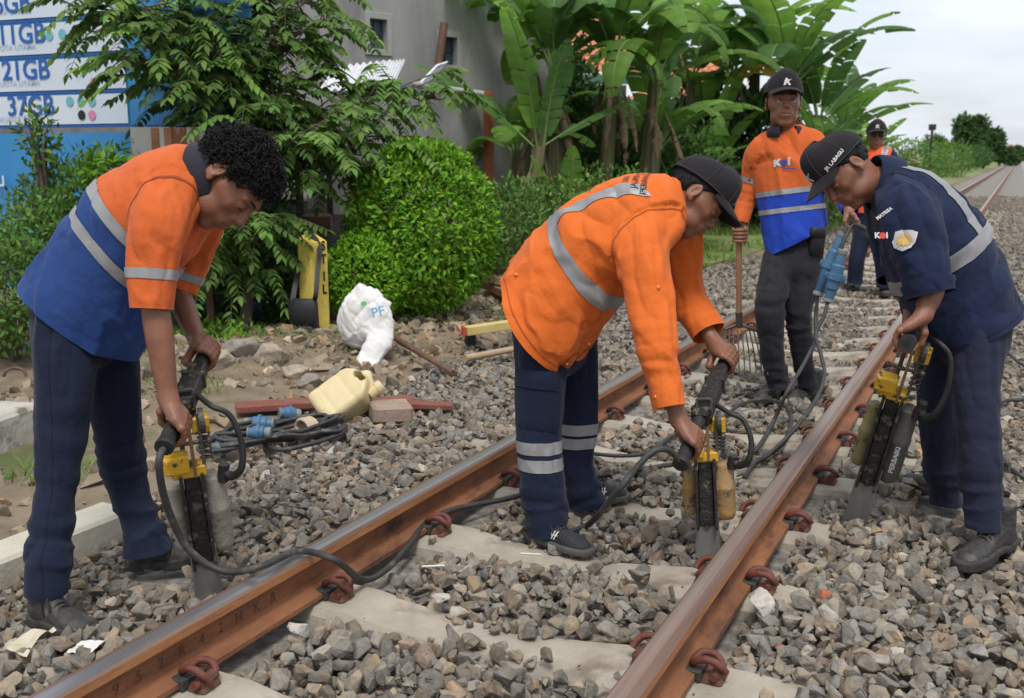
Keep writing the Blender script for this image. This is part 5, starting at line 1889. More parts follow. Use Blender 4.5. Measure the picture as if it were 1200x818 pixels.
# ------------------------------------------------------------------ vibrating tampers, cables, plugs
M_rubber = mat('black_rubber', (0.012, 0.012, 0.013), (0.030, 0.029, 0.028), 30, .55, .25, 90)
M_cable = mat('grey_cable', (0.022, 0.022, 0.022), (0.055, 0.052, 0.048), 14, .6, .2, 120, c3=(0.11, 0.10, 0.085), s3=7, t3=.58)
M_steel = mat('worn_steel', (0.055, 0.050, 0.047), (0.13, 0.12, 0.11), 16, .5, .3, 60, metal=.6, c3=(0.10, 0.05, 0.03), s3=9, t3=.6)
M_blade = mat('bright_blade', (0.17, 0.165, 0.16), (0.34, 0.33, 0.32), 10, .48, .2, 50, metal=.55, stretch=(1, 1, .3))
M_black = mat('grimy_black', (0.014, 0.013, 0.012), (0.048, 0.043, 0.038), 18, .42, .6, 60, metal=.35, c3=(0.14, 0.12, 0.10), s3=16, t3=.56, w3=.05)
M_yel = mat('chipped_yellow', (0.50, 0.27, 0.012), (0.62, 0.36, 0.02), 14, .5, .3, 60, c3=(0.05, 0.038, 0.025), s3=11, t3=.57, w3=.03)
M_scuff = mat('scuffed_casing', (0.17, 0.15, 0.12), (0.33, 0.305, 0.25), 14, .68, .5, 60, c3=(0.36, 0.24, 0.05), s3=9, t3=.57, w3=.05)
M_ochre = mat('scuffed_ochre', (0.38, 0.19, 0.025), (0.25, 0.20, 0.13), 13, .65, .5, 60, c3=(0.10, 0.075, 0.05), s3=12, t3=.55, w3=.05)
M_olive = mat('scuffed_olive', (0.15, 0.14, 0.085), (0.28, 0.24, 0.08), 14, .6, .3, 60, c3=(0.06, 0.052, 0.042), s3=8, t3=.56, w3=.04)
M_dkcas = mat('dark_casing', (0.055, 0.052, 0.045), (0.12, 0.112, 0.095), 9, .6, .35, 60, c3=(0.22, 0.20, 0.16), s3=10, t3=.6)
M_rod = mat('brass_rod', (0.16, 0.095, 0.035), (0.26, 0.17, 0.07), 20, .5, .2, 80, metal=.3)
M_plug = mat('plug_blue', (0.035, 0.105, 0.20), (0.065, 0.155, 0.265), 12, .5, .15, 80, c3=(0.14, 0.16, 0.17), s3=9, t3=.62)
M_plugring = mat('plug_grey', (0.14, 0.145, 0.15), (0.24, 0.24, 0.235), 20, .5)

def tamper(label, N, F, tip, mid_t, caseL, caseR, text=None, yel=M_yel, blade_len=.16, toward=None):
    N = np.asarray(N, float); F = np.asarray(F, float); tip = np.asarray(tip, float)
    ba = nrm(F - N); Lb = np.linalg.norm(F - N)
    top = N + (F - N) * mid_t
    z = nrm(top - tip); Lz = np.linalg.norm(top - tip)
    tocam = nrm(np.array(CAM) - (tip + top) / 2) if toward is None else nrm(toward)
    f = nrm(tocam - z * (tocam @ z))
    r = np.cross(z, f)
    r = r if r @ np.array([.9, .44, 0]) > 0 else -r
    Mx = np.c_[r, -f, z]          # local: x right, y away from the viewer, z up the column
    if np.linalg.det(Mx) < 0: Mx = np.c_[r, -f, z]
    L_ = lambda x, y, h: tip + r * x - f * y + z * h
    root = thing('tamping_machine', label, 'power tool', tuple(tip), 'vibrating tampers')
    def P(nm, m, fn, parent=root, smooth=False, auto=None):
        b = MB(); fn(b); return b.build(nm, m, parent, smooth, auto=auto)
    s = Lz / .62
    H = lambda v: v * s
    P('blade', M_blade, lambda b: b.box(L_(0, .0, H(.045)), (.088, .014, H(.27)), Mx, taper=(.86, 1), bev=.003))
    def col(b):
        b.box(L_(0, .004, H(.275)), (.050, .034, H(.30)), Mx, taper=(.92, 1), bev=.003)
        for sx in (-1, 1): b.box(L_(.030 * sx, -.008, H(.272)), (.010, .062, H(.31)), Mx, taper=(1, .9), bev=.002)
    cm = P('column', M_black, col)
    def bolts(b):
        for h in (.36, .13):
            b.lathe([(0.0001, .010), (.010, .010), (.012, .006), (.012, 0)], L_(0, -.016, H(h)), Mx @ np.array([[1, 0, 0], [0, 0, -1], [0, 1, 0]]).T, 8)
    P('bolt', M_steel, bolts, cm)
    def casing(sx, rad, h0, h1, y):
        c0, c1 = L_(sx, y, H(h0)), L_(sx, y, H(h1))
        def fn(b):
            prof_ = [(.001, 0), (rad * .80, 0), (rad * .94, .008), (rad, .022), (rad, H(h1 - h0) * .50), (rad * 1.05, H(h1 - h0) * .52), (rad * 1.05, H(h1 - h0) * .58), (rad * .98, H(h1 - h0) * .60),
                     (rad * .96, H(h1 - h0) * .90), (rad * .90, H(h1 - h0) * .96), (rad * .62, H(h1 - h0) * .985), (rad * .55, H(h1 - h0)), (.001, H(h1 - h0))]
            b.lathe(prof_, c0, Mx, 22)
        return fn
    cr = P('motor_casing', caseR, casing(.058, .038, .14, .39, .042), smooth=True, auto=35)
    cl = P('motor_casing', caseL, casing(-.050, .027, .16, .37, .046), smooth=True, auto=35)
    def clamp(b):
        for h in (.20, .335):
            b.box(L_(0, .052, H(h)), (.16, .012, .022), Mx, bev=.002)
            for sx in (-.074, .074): b.ball(L_(sx, .04, H(h)), .010, 5)
    P('clamp', M_steel, clamp)
    def stub(b):
        b.tube([L_(.086, .02, H(.37)), L_(.094, .01, H(.425))], [.019, .015], 10)
    P('cable_gland', M_rubber, stub, cr, True)
    P('bracket', yel, lambda b: (b.box(L_(-.004, .0, H(.432)), (.094, .060, .034), Mx, bev=.004), b.box(L_(-.036, -.030, H(.470)), (.070, .055, .056), Mx, bev=.006)))
    P('pivot_block', yel, lambda b: b.box(L_(.046, .02, H(.56)), (.05, .05, .052), Mx, bev=.005))
    def lid(b):
        b.box(L_(-.036, -.060, H(.470)), (.060, .006, .046), Mx, bev=.002)
        for sx in (-.022, .022):
            for dz in (-.016, .016): b.ball(L_(-.036 + sx, -.064, H(.470) + dz), .0035, 4)
    P('box_cover', yel, lid)
    P('rod', M_rod, lambda b: b.box(L_(.012, -.028, H(.515)), (.010, .006, H(.20)), Mx, bev=.001))
    P('rod', M_steel, lambda b: b.box(L_(.040, -.022, H(.515)), (.009, .007, H(.19)), Mx, bev=.001))
    P('rod', M_steel, lambda b: b.tube([L_(-.014, .0, H(.44)), L_(-.010, .0, H(.60))], .007, 8), smooth=True)
    P('cross_pin', M_steel, lambda b: (b.tube([L_(-.05, -.01, H(.515)), L_(.062, -.01, H(.515))], .006, 8), b.ball(L_(.062, -.01, H(.515)), .011, 5), b.ball(L_(-.05, -.01, H(.515)), .011, 5)), smooth=True)
    def spring(b):
        n = 60
        pts = [L_(.050 + .017 * math.cos(a), .03 + .017 * math.sin(a), H(.44) + (H(.535) - H(.44)) * a / (2 * PI * 6)) for a in np.linspace(0, 2 * PI * 6, n)]
        b.tube(pts, .0035, 5)
    P('spring', M_steel, spring, smooth=True)
    P('pivot_plate', M_steel, lambda b: (b.lathe([(.001, -.008), (.036, -.008), (.038, 0), (.036, .008), (.001, .008)], L_(.05, .0, H(.575)), Mx @ np.array([[0, 0, 1], [1, 0, 0], [0, 1, 0]]), 18)), smooth=False)
    # handle bar
    fb = frame(ba, np.cross(ba, (0, 0, 1)))
    mid = lambda t: N + ba * Lb * t
    def grip_(b, t0, t1, flare):
        n = 22
        ts = np.linspace(t0, t1, n)
        pts = [mid(t) for t in ts]
        rr = [.0215 + (.0016 if k % 3 == 1 else 0) for k in range(n)]
        if flare: rr[0] = .026; rr[1] = .0275; rr[2] = .026
        b.tube(pts, rr, 14)
    P('grip', M_rubber, lambda b: grip_(b, 0, .36, True), smooth=True)
    P('grip_end', M_dark, lambda b: b.tube([mid(-.004), mid(.01)], [.012, .012], 10), smooth=True)
    P('grip', M_rubber, lambda b: grip_(b, .72, 1.0, False), smooth=True)
    def block(b):
        b.box(mid(.52), (.058, .056, Lb * .34), fb, bev=.006)
        b.box(mid(.40) + fb[:, 1] * .0 , (.066, .062, .016), fb, bev=.003)
        b.box(mid(.66), (.066, .062, .016), fb, bev=.003)
        b.box(mid(.73), (.050, .048, Lb * .10), fb, bev=.005)
    bl = P('handle_block', M_black, block)
    def frm(b):
        w_, h_ = .046, .060
        c0 = mid(.44) + f * .030 + np.array([0, 0, .012])
        for dx, dz, sx, sz in ((-w_ / 2, 0, .008, h_), (w_ / 2, 0, .008, h_), (0, h_ / 2, w_, .008), (0, -h_ / 2, w_, .008)):
            b.box(c0 + r * dx + z * dz, (sx, .014, sz), Mx, bev=.001)
    P('switch_frame', M_steel, frm, bl)
    P('switch_well', M_dark, lambda b: b.box(mid(.44) + f * .028 + np.array([0, 0, .012]), (.040, .010, .054), Mx), bl)
    # short power lead from the handle block round to the motor
    def lead(b):
        pts = [mid(.50) + r * .032 + np.array([0, 0, -.01]), L_(.085, -.01, H(.615)), L_(.128, -.02, H(.585)), L_(.150, -.03, H(.50)), L_(.140, -.03, H(.42)), L_(.110, -.0, H(.385)), L_(.094, .01, H(.40))]
        b.tube(pts, [.0085, .0085, .0085, .009, .011, .013, .012], 10, True, 6)
    P('power_lead', M_rubber, lead, smooth=True)
    if text:
        b = MB()
        V, T = text_tris(text, .022, .0008)
        # runs up the right-hand casing
        q = np.c_[V[:, 0], V[:, 1]]
        ang = q[:, 1] / .050
        rad = .0412
        pts = []
        for (u_, v_) in q:
            th = -.55 - (v_) / rad * -1
            pts.append(L_(.058 + rad * math.sin(v_ / rad * -1 + .15) , .042 - rad * math.cos(v_ / rad * -1 + .15), H(.225) + u_ * 1.25))
        b.raw(np.array(pts), T)
        b.build('painted_lettering', M_white, root, smooth=False)
    return root

t1 = tamper('grime-covered vibrating machine held by the curly-haired man beside the near rail', b1N, b1F, (-2.097, 2.215, -0.002), .36, M_scuff, M_scuff)
t2 = tamper('vibrating machine with ochre casings standing between the rails under the middle man\'s hands', b2N, b2F, (-0.829, 3.197, 0.009), .42, M_ochre, M_ochre)
t3 = tamper('tilted vibrating machine with white lettering held by the man in dark navy', b3N, b3F, (-0.430, 3.734, 0.023), .40, M_olive, M_dkcas, 'PERBAIKI', blade_len=.2)

def cable(name, label, pts, r, m, cat='cable', group='black power cables', parent=None, n=8):
    b = MB().tube(np.array(pts, float), r, n, True, 8)
    V = np.vstack(b.V)
    if parent is not None: return b.build(name, m, parent)
    o = b.build(name, m, None, True, tuple(V[0]))
    V = V - V[0]
    o.data.vertices.foreach_set('co', V.astype(np.float32).ravel())
    o.data.update()
    return tag(o, label, cat, group)

cable('power_cable', 'dark cable running from the left man\'s machine over the near rail and back along it',
      [b1N + nrm(b1N - b1F) * -.01, (-1.990, 1.942, 0.504), (-2.018, 1.990, 0.366), (-2.010, 2.054, 0.221), (-1.933, 2.101, 0.156), (-1.815, 2.119, 0.184), (-1.819, 2.296, 0.165), (-1.686, 2.288, 0.165), (-1.714, 2.468, 0.030), (-1.704, 2.581, 0.020), (-1.748, 2.786, 0.020), (-1.795, 2.988, 0.030), (-1.766, 3.111, 0.040), (-1.734, 3.264, 0.020), (-1.666, 3.417, 0.010), (-1.602, 3.600, 0.010), (-1.490, 3.779, 0.010), (-1.363, 3.945, 0.010), (-1.231, 4.118, 0.010)], .0105, M_cable)
cable('power_cable', 'black cable drooping from the middle machine\'s grip and looping round a sneaker',
      [b2N + nrm(b2N - b2F) * -.012 + np.array([0, 0, .004]), (-0.894, 2.914, 0.432), (-0.929, 2.873, 0.430), (-0.976, 2.839, 0.371), (-1.042, 2.844, 0.279), (-1.287, 3.271, 0.012), (-1.328, 3.133, 0.020), (-1.408, 3.093, 0.020), (-1.476, 3.126, 0.020), (-1.495, 3.224, 0.020), (-1.439, 3.312, 0.020)], .0105, M_cable)
cable('power_cable', 'thin cable lying across the stones behind the middle man\'s legs',
      [(-1.611, 4.082, 0.020), (-1.495, 4.095, 0.020), (-1.405, 4.153, 0.020), (-1.357, 4.243, 0.030), (-1.350, 4.501, 0.030), (-1.257, 4.760, 0.020), (-1.126, 4.736, 0.020)], .009, M_cable)
cable('power_cable', 'dark cable looping on the ballast right of the middle machine',
      [(-1.234, 4.995, 0.020), (-1.225, 5.283, 0.020), (-1.133, 5.412, 0.030), (-0.998, 5.257, 0.050), (-0.907, 4.992, 0.040), (-0.872, 4.675, 0.020), (-0.889, 4.390, 0.020), (-0.956, 4.202, 0.020), (-1.071, 4.361, 0.020), (-1.177, 4.711, 0.020)], .0105, M_cable)
# plugs in the standing man's hand
def plug(root, A, Bq, rad=.030, lever=True):
    A = np.asarray(A, float); Bq = np.asarray(Bq, float)
    d = nrm(Bq - A); Lq = np.linalg.norm(Bq - A)
    Mx = frame(d, (1, 0, .1))
    b = MB().lathe([(.001, 0), (rad * .55, 0), (rad * .66, .012), (rad * .70, Lq * .28), (rad * .92, Lq * .31), (rad * .95, Lq * .46), (rad * 1.14, Lq * .47), (rad * 1.16, Lq * .57), (rad * .95, Lq * .58), (rad * .90, Lq * .74), (rad * .72, Lq * .77), (rad * .68, Lq * .96), (rad * .40, Lq), (.001, Lq)], A, Mx, 18)
    o = b.build('plug_body', M_plug, root, True, auto=35)
    q = MB().lathe([(rad * .74, Lq * .93), (rad * .78, Lq * .94), (rad * .78, Lq * .985), (rad * .5, Lq * 1.0)], A, Mx, 16)
    q.build('gland_ring', M_plugring, o, True, auto=35)
    q = MB().lathe([(rad * .60, 0), (rad * .76, .004), (rad * .76, .022), (rad * .72, .026)], A, Mx, 16)
    q.build('gland_ring', M_plugring, o, True, auto=35)
    if lever:
        k = MB().box(A + d * Lq * .52 + Mx[:, 0] * rad * 1.22, (.016, .026, .045), Mx, bev=.004)
        k.box(A + d * Lq * .52 - Mx[:, 0] * rad * 1.22, (.014, .020, .030), Mx, bev=.004)
        k.build('locking_lever', M_plug, o)
    return o
pl1 = thing('cable_plug', 'blue cable plug, the upper left of two hanging from the standing man\'s hand', 'cable plug', (-0.777, 5.366, 0.905), 'blue plugs held by the standing man')
plug(pl1, (-0.767, 5.367, 0.940), (-0.867, 5.319, 0.616), .036)
pl2 = thing('cable_plug', 'longer blue cable plug, the lower right of two hanging from the standing man\'s hand', 'cable plug', (-0.760, 5.279, 0.827), 'blue plugs held by the standing man')
plug(pl2, (-0.748, 5.269, 0.862), (-0.805, 5.255, 0.597), .036)
cable('power_cable', 'grey cable arching from the standing man\'s fist behind the navy shirt', [(-0.762, 5.259, 0.846), (-0.745, 5.281, 0.912), (-0.715, 5.332, 0.977), (-0.650, 5.271, 0.966), (-0.574, 5.186, 0.925), (-0.474, 4.996, 0.863)], .010, M_cable)
cable('power_cable', 'second grey cable arching from the standing man\'s fist beside its twin', [(-0.760, 5.347, 0.937), (-0.746, 5.374, 0.978), (-0.707, 5.360, 0.984), (-0.640, 5.269, 0.933), (-0.555, 5.182, 0.860), (-0.451, 4.993, 0.794)], .010, M_cable)
cable('power_cable', 'cable falling from the upper blue plug past the standing man\'s boots to the ballast', [(-0.867, 5.320, 0.620), (-0.866, 5.297, 0.509), (-0.852, 5.226, 0.407), (-0.882, 5.075, 0.292), (-0.921, 4.921, 0.191), (-0.980, 4.907, 0.030), (-0.959, 4.537, 0.020), (-0.962, 4.384, 0.020)], .010, M_cable)
cable('power_cable', 'cable falling from the lower blue plug to the ballast by the right rail', [(-0.805, 5.255, 0.601), (-0.815, 5.212, 0.525), (-0.839, 5.161, 0.445), (-0.796, 5.075, 0.364), (-0.757, 4.964, 0.282), (-0.763, 4.773, 0.197), (-0.821, 4.497, 0.095), (-0.892, 4.403, 0.020), (-0.916, 4.263, 0.020), (-0.908, 4.028, 0.020)], .010, M_cable)
for pts_, lb in (([(-0.040, 7.826, 0.020), (0.038, 7.510, 0.020), (0.129, 7.107, 0.020), (0.313, 6.852, 0.020)], 'thin black cable over the gravel behind the navy man\'s back'),
                 ([(-0.013, 5.874, 0.020), (0.043, 6.009, 0.020), (0.126, 6.072, 0.020), (0.296, 6.291, 0.020)], 'thin black cable on the gravel behind the navy man\'s knees')):
    cable('power_cable', lb, pts_, .010, M_cable)
for pts_, lb in (([(0.027, 4.934, 0.010), (0.063, 4.735, 0.010), (0.122, 4.565, 0.010), (0.213, 4.461, 0.010)], 'thin black cable low on the gravel behind the navy man\'s boots'),):
    cable('power_cable', lb, pts_, .009, M_cable)

# the ballast fork on its wooden pole
fk = thing('ballast_fork', 'ballast fork with a brown wooden pole and thin wire tines held upright', 'fork', (-1.338, 5.639, 0.430))
M_pole = mat('pole_wood', (0.22, 0.11, 0.048), (0.36, 0.20, 0.095), 14, .6, .25, 60, stretch=(3, 3, .3))
MB().tube([(-1.354, 5.612, 0.989), (-1.349, 5.626, 0.774), (-1.341, 5.656, 0.408)], [.0165, .017, .016], 10, True, 4).build('pole', M_pole, fk)
MB().tube([(-1.343, 5.654, 0.456), (-1.336, 5.661, 0.369)], [.021, .018], 10).build('socket', M_steel, fk)
MB().tube([(-1.409, 5.624, 0.359), (-1.337, 5.664, 0.383), (-1.238, 5.672, 0.355)], .009, 8, True, 4).build('crossbar', M_steel, fk)
for i in range(9):
    x0 = 850 + i * 4.6
    a_, b_ = np.array((-1.409, 5.624, 0.359)), np.array((-1.238, 5.672, 0.355))
    p0 = a_ + (b_ - a_) * i / 8
    q0, q1 = np.array((-1.390, 5.531, 0.250)), np.array((-1.172, 5.568, 0.243))
    p1 = q0 + (q1 - q0) * i / 8
    e0, e1 = np.array((-1.371, 5.432, 0.164)), np.array((-1.126, 5.459, 0.153))
    p2 = e0 + (e1 - e0) * i / 8
    MB().tube([p0, p1, p2], .0042, 5, True, 4).build('tine', M_steel, fk)
# ------------------------------------------------------------------ things lying about on the left
M_jerry = mat('jerrycan_plastic', (0.56, 0.45, 0.23), (0.68, 0.57, 0.35), 7, .45, .1, 50, c3=(0.36, 0.24, 0.07), s3=4, t3=.58, w3=.2, sub=.03)
def jerrycan():
    A, Bq = np.array((-3.043, 4.095, 0.046)), np.array((-2.900, 4.238, 0.181))
    z = nrm(Bq - A); H = np.linalg.norm(Bq - A) + .06
    fr = frame(z, (0.305, 0.630, 0.682))
    c0 = A - z * .03
    hx, hy = .108, .085
    def f(P):
        Q = (P - c0) @ fr
        q = np.abs(Q - np.array([0, 0, H / 2])) - np.array([hx, hy, H / 2]) + .034
        # ribs pressed into the sides
        d = np.linalg.norm(np.maximum(q, 0), axis=1) + np.minimum(q.max(1), 0) - .034
        sl = (Q[:, 2] - H * .86) * .8 - (.070 - np.abs(Q[:, 0] * .9)) * .8
        d = smax(d, sl, .02)
        d = d + .0022 * np.exp(-((Q[:, 2] - H * .25) / .012) ** 2) + .0022 * np.exp(-((Q[:, 2] - H * .62) / .012) ** 2)
        h = d_seg(Q, (-.060, 0, H * .93), (.030, 0, H * 1.02), .022)
        h = smin(h, d_seg(Q, (.028, 0, H * 1.02), (.070, 0, H * .86), .022), .02)
        d = smin(d, h, .02)
        d = smax(d, -d_seg(Q, (-.012, -.2, H * .915), (-.012, .2, H * .915), .017), .01)
        d = smax(d, -d_seg(Q, (.022, -.2, H * .90), (.022, .2, H * .90), .020), .01)
        return d
    V, F = extract(f, c0 - .42, c0 + .42, .0062)
    V = relax(V, F, 2)
    root = thing('jerrycan', 'yellowed plastic jerrycan lying tilted on a red plank beside the coiled cables', 'jerrycan', tuple(A))
    link('can_body', raw_mesh('can_body', V - ORG[root.name], F, [M_jerry]), root)
    s0 = c0 + fr @ np.array([-.072, 0, H * .95])
    MB().lathe([(.030, -.03), (.030, .016), (.034, .018), (.034, .045), (.028, .050), (.001, .050)], s0, fr, 18).build('screw_cap', M_jerry, root, True, auto=35)
jerrycan()

# coil of leads with three blue plugs
co = thing('cable_coil', 'coil of dark leads with blue plugs lying on the gravel left of the jerrycan', 'cable', (-3.042, 3.714, 0.000))
rng_ = np.random.default_rng(4)
cc = MB()
C0 = np.array((-3.011, 3.658, 0.030))
u1, u2 = nrm(np.array((-2.907, 4.005, 0.030)) - np.array((-3.105, 3.452, 0.030))), None
u2 = np.cross([0, 0, 1.0], u1)
for k in range(9):
    n = 26
    a = np.linspace(0, 2 * PI, n, endpoint=False)
    ra, rb = .30 + rng_.uniform(-.05, .05), .105 + rng_.uniform(-.035, .03)
    off = rng_.uniform(-.03, .03, 2)
    pts = [C0 + u1 * (ra * math.cos(t) * (1 + .05 * math.sin(3 * t + k)) + off[0]) + u2 * (rb * math.sin(t) + off[1]) + np.array([0, 0, .006 + .011 * (k % 4) + .012 * math.sin(2 * t + k) + .018 * (math.cos(t) < 0)]) for t in a]
    cc.tube(pts + pts[:1], .0098, 7, False, 2)
coil = cc.build('cable_loop', M_cable, co)
coil['kind'] = 'stuff'
MB().tube([(-2.814, 3.749, 0.060), (-2.765, 3.814, 0.050), (-2.828, 3.971, 0.030), (-2.766, 3.828, 0.030), (-2.787, 3.639, 0.030), (-2.847, 3.502, 0.030), (-2.978, 3.545, 0.030), (-3.001, 3.623, 0.040)], .0105, 8, True, 6).build('loose_end', M_cable, co)
tb = MB()
tc_ = np.array((-2.920, 3.786, 0.055))
for k in range(5):
    tb.tube([tc_ + u1 * (k - 2) * .012 + u2 * .058 * math.cos(t) + np.array([0, 0, 1]) * .042 * math.sin(t) for t in np.linspace(0, 2 * PI, 17)], .0085, 5, False)
tb.build('tape_tie', mat('tape_tie', (0.42, 0.33, 0.22), (0.5, 0.41, 0.3), 20, .8), co)
plug(co, (-3.179, 3.646, 0.075), (-3.049, 3.709, 0.075), .040, False)
plug(co, (-3.040, 3.891, 0.080), (-3.103, 3.809, 0.100), .036, False)
plug(co, (-3.110, 3.505, 0.060), (-3.079, 3.335, 0.040), .038, False)
plug(co, (-2.905, 3.508, 0.100), (-3.001, 3.461, 0.100), .034, False)

# planks, brick, wooden tools
M_redpl = mat('red_plank', (0.15, 0.042, 0.030), (0.25, 0.088, 0.062), 5, .8, .4, 40, stretch=(.4, 3, 3), c3=(0.20, 0.13, 0.09), s3=6, t3=.6)
M_wood = mat('bare_wood', (0.30, 0.21, 0.12), (0.46, 0.35, 0.21), 6, .8, .3, 40, stretch=(.4, 3, 3))
M_yelwood = mat('yellow_wood', (0.50, 0.38, 0.12), (0.62, 0.48, 0.20), 6, .7, .3, 40)
M_rustbar = mat('rusty_bar', (0.085, 0.045, 0.032), (0.16, 0.085, 0.055), 20, .8, .4, 60)
def gz(q): return float(ground_z(np.array([q[0]]), np.array([q[1]]))[0])
def onto(q):
    q = np.array(q, float); q[2] += max(0, gz(q)); return q
def board(name, label, A, Bq, w_, th, m, cat, group=None, up=(0, 0, 1)):
    A = np.array(A, float); Bq = np.array(Bq, float)
    for q in (A, Bq): q[2] += max(0, gz(q) - (.02 if q[0] > edge_left(q[1]) - .1 else 0))
    x = nrm(Bq - A); z = nrm(np.asarray(up) - x * (np.asarray(up) @ x)); y = np.cross(z, x)
    c = (A + Bq) / 2
    o = MB().box((0, 0, 0), (np.linalg.norm(Bq - A), w_, th), np.c_[x, y, z], bev=.004).build(name, m, None, False, tuple(c))
    return tag(o, label, cat, group)
board('plank', 'dull red plank lying on the earth left of the jerrycan', (-3.555, 4.018, 0.030), (-3.241, 4.319, 0.030), .13, .035, M_redpl, 'plank')
board('plank', 'dull red plank lying on the earth right of the jerrycan', (-2.986, 4.335, 0.035), (-2.824, 4.564, 0.035), .12, .035, M_redpl, 'plank')
board('plank', 'short reddish plank end beside the stone block on the gravel edge', (-2.758, 4.422, 0.045), (-2.562, 4.544, 0.030), .085, .03, M_redpl, 'plank')
def rock(name, label, c, s, m, seed, cat='stone', stretch=(1, .8, .6)):
    V, F = stone_shape(seed, 22, True)
    bm = bmesh.new()
    for v in V: bm.verts.new(v * np.array(stretch) / np.array([1, .8, .6]) * s)
    bm.verts.ensure_lookup_table()
    for f in F:
        try: bm.faces.new([bm.verts[i] for i in f])
        except ValueError: pass
    for _ in range(2): bmesh.ops.subdivide_edges(bm, edges=bm.edges, cuts=1, use_grid_fill=True)
    bmesh.ops.smooth_vert(bm, verts=bm.verts, factor=.5, use_axis_x=True, use_axis_y=True, use_axis_z=True)
    n_ = fbm(np.array([v.co[:] for v in bm.verts]) / s * 2.6 + seed, seed, 4)
    for v, q in zip(bm.verts, n_): v.co *= 1 + .20 * float(q)
    me = bpy.data.meshes.new(name)
    bm.to_mesh(me); bm.free()
    me.materials.append(m)
    o = link(name, me, None, tuple(c))
    o.rotation_euler = (0, 0, seed * 1.3)
    return tag(o, label, cat)
M_block = mat('block_stone', (0.25, 0.17, 0.125), (0.36, 0.28, 0.22), 9, .95, .6, 40)
M_pale = mat('pale_rubble', (0.24, 0.19, 0.14), (0.44, 0.38, 0.30), 9, .95, .7, 30)
M_grey = mat('grey_rubble', (0.17, 0.15, 0.13), (0.30, 0.27, 0.235), 9, .95, .7, 30)
M_brick = mat('brick_red', (0.30, 0.09, 0.045), (0.42, 0.15, 0.08), 30, .95, .6, 60)
M_wht = mat('chalky_stone', (0.36, 0.335, 0.29), (0.52, 0.49, 0.435), 20, .95, .6, 60)
tag(MB().box((0, 0, 0), (.20, .16, .09), frame((.05, 0, 1), (0.762, 0.720, 0.043)), bev=.014).build('stone_block', M_block, None, False, (-2.736, 4.225, 0.055)), 'flat brownish stone block standing on the gravel in front of the plank end', 'stone')
rock('brick_piece', 'broken red brick on the ballast right of the near right-hand rail', (-0.419, 2.986, 0.025), .040, M_brick, 51, 'brick')
rock('stone', 'pale chalky lump of concrete close against the right rail\'s foot', (-0.563, 2.795, 0.045), .062, M_wht, 52, stretch=(1.2, .8, .6))
rock('stone', 'white stone on the ballast at the near rail, in front of a rusty clip', (-1.681, 2.103, 0.030), .040, M_wht, 53, stretch=(1, .9, .55))
rock('stone', 'small white stone on the gravel between two near sleepers', (-1.432, 2.460, 0.030), .030, M_wht, 54, stretch=(1, .9, .55))
rock('brick_piece', 'small orange brick chip on the ballast near the right rail', (-0.465, 2.596, 0.020), .018, M_brick, 55, 'brick')
for i, (c, s, m, lb) in enumerate((((-4.046, 4.915, 0.070), .14, M_pale, 'large pale lump of rubble left of the yellow post\'s foot'), ((-4.271, 4.928, 0.070), .12, M_grey, 'grey boulder on the bank behind the left man\'s hands'), ((-3.591, 4.689, 0.070), .085, M_grey, 'grey boulder on the bank in front of the yellow post'),
                             ((-3.788, 4.810, 0.070), .08, M_pale, 'pale lump of rubble just left of the bag'), ((-4.276, 4.686, 0.070), .11, M_pale, 'pale boulder partly hidden by the left man\'s far hand'), ((-3.573, 4.915, 0.070), .06, M_grey, 'small boulder on the bank below the white sack\'s left corner'),
                             ((-4.051, 6.900, 0.070), .09, M_grey, 'brown-grey boulder under the round green shrub'), ((-3.785, 7.029, 0.070), .08, M_grey, 'grey boulder on the bank at the shrub\'s right foot'), ((-4.224, 6.672, 0.070), .07, M_pale, 'pale boulder on the bank right of the white sack'))):
    rock('boulder', lb, (c[0], c[1], float(ground_z(np.array([c[0]]), np.array([c[1]]))[0]) + s * .25), s, m, 60 + i, 'boulder', stretch=(1.1, .9, .75))
board('wooden_bar', 'thick yellow wooden bar with a red end lying on the earth behind the jacketed man', (-3.319, 6.075, 0.140), (-3.158, 6.479, 0.140), .075, .06, M_yelwood, 'wooden bar')
tag(MB().box((0, 0, 0), (.10, .14, .12), frame((0, 0, 1), (0.805, 0.631, 0.062)), bev=.01).build('iron_block', M_dark, None, False, (-3.227, 6.677, 0.163)), 'black iron block by the end of the yellow wooden bar', 'iron block')
tag(MB().box((0, 0, 0), (.07, .09, .10), frame((0, 0, 1), (0.805, 0.631, 0.062)), bev=.01).build('iron_block', M_dark, None, False, (-3.370, 6.243, 0.050)), 'small black iron block under the red end of the wooden bar', 'iron block')
tag(MB().box((0, 0, 0), (.02, .08, .066), frame((0, 0, 1), (0.821, 0.598, -0.135)), bev=.002).build('red_end', mat('red_end', (.42, .05, .035), rough=.6), None, False, (-3.329, 6.070, 0.140)), 'red cap at the left end of the yellow wooden bar', 'end cap')
tag(MB().tube([np.array([0, 0, 0.]), onto((-2.897, 6.048, 0.060)) - onto((-3.050, 5.580, 0.060))], [.024, .021], 9, True, 3).build('pole', M_wood, None, True, tuple(onto((-3.050, 5.580, 0.060)))), 'round bare wooden pole lying on the earth near the gravel edge', 'pole')
tag(MB().tube([np.array([0, 0, 0.]), onto((-2.947, 5.241, 0.040)) - onto((-3.657, 5.645, 0.100))], [.022, .018], 9, True, 3).build('iron_bar', M_rustbar, None, True, tuple(onto((-3.657, 5.645, 0.100)))), 'rusty iron bar slanting down the earth right of the white sack', 'iron bar')
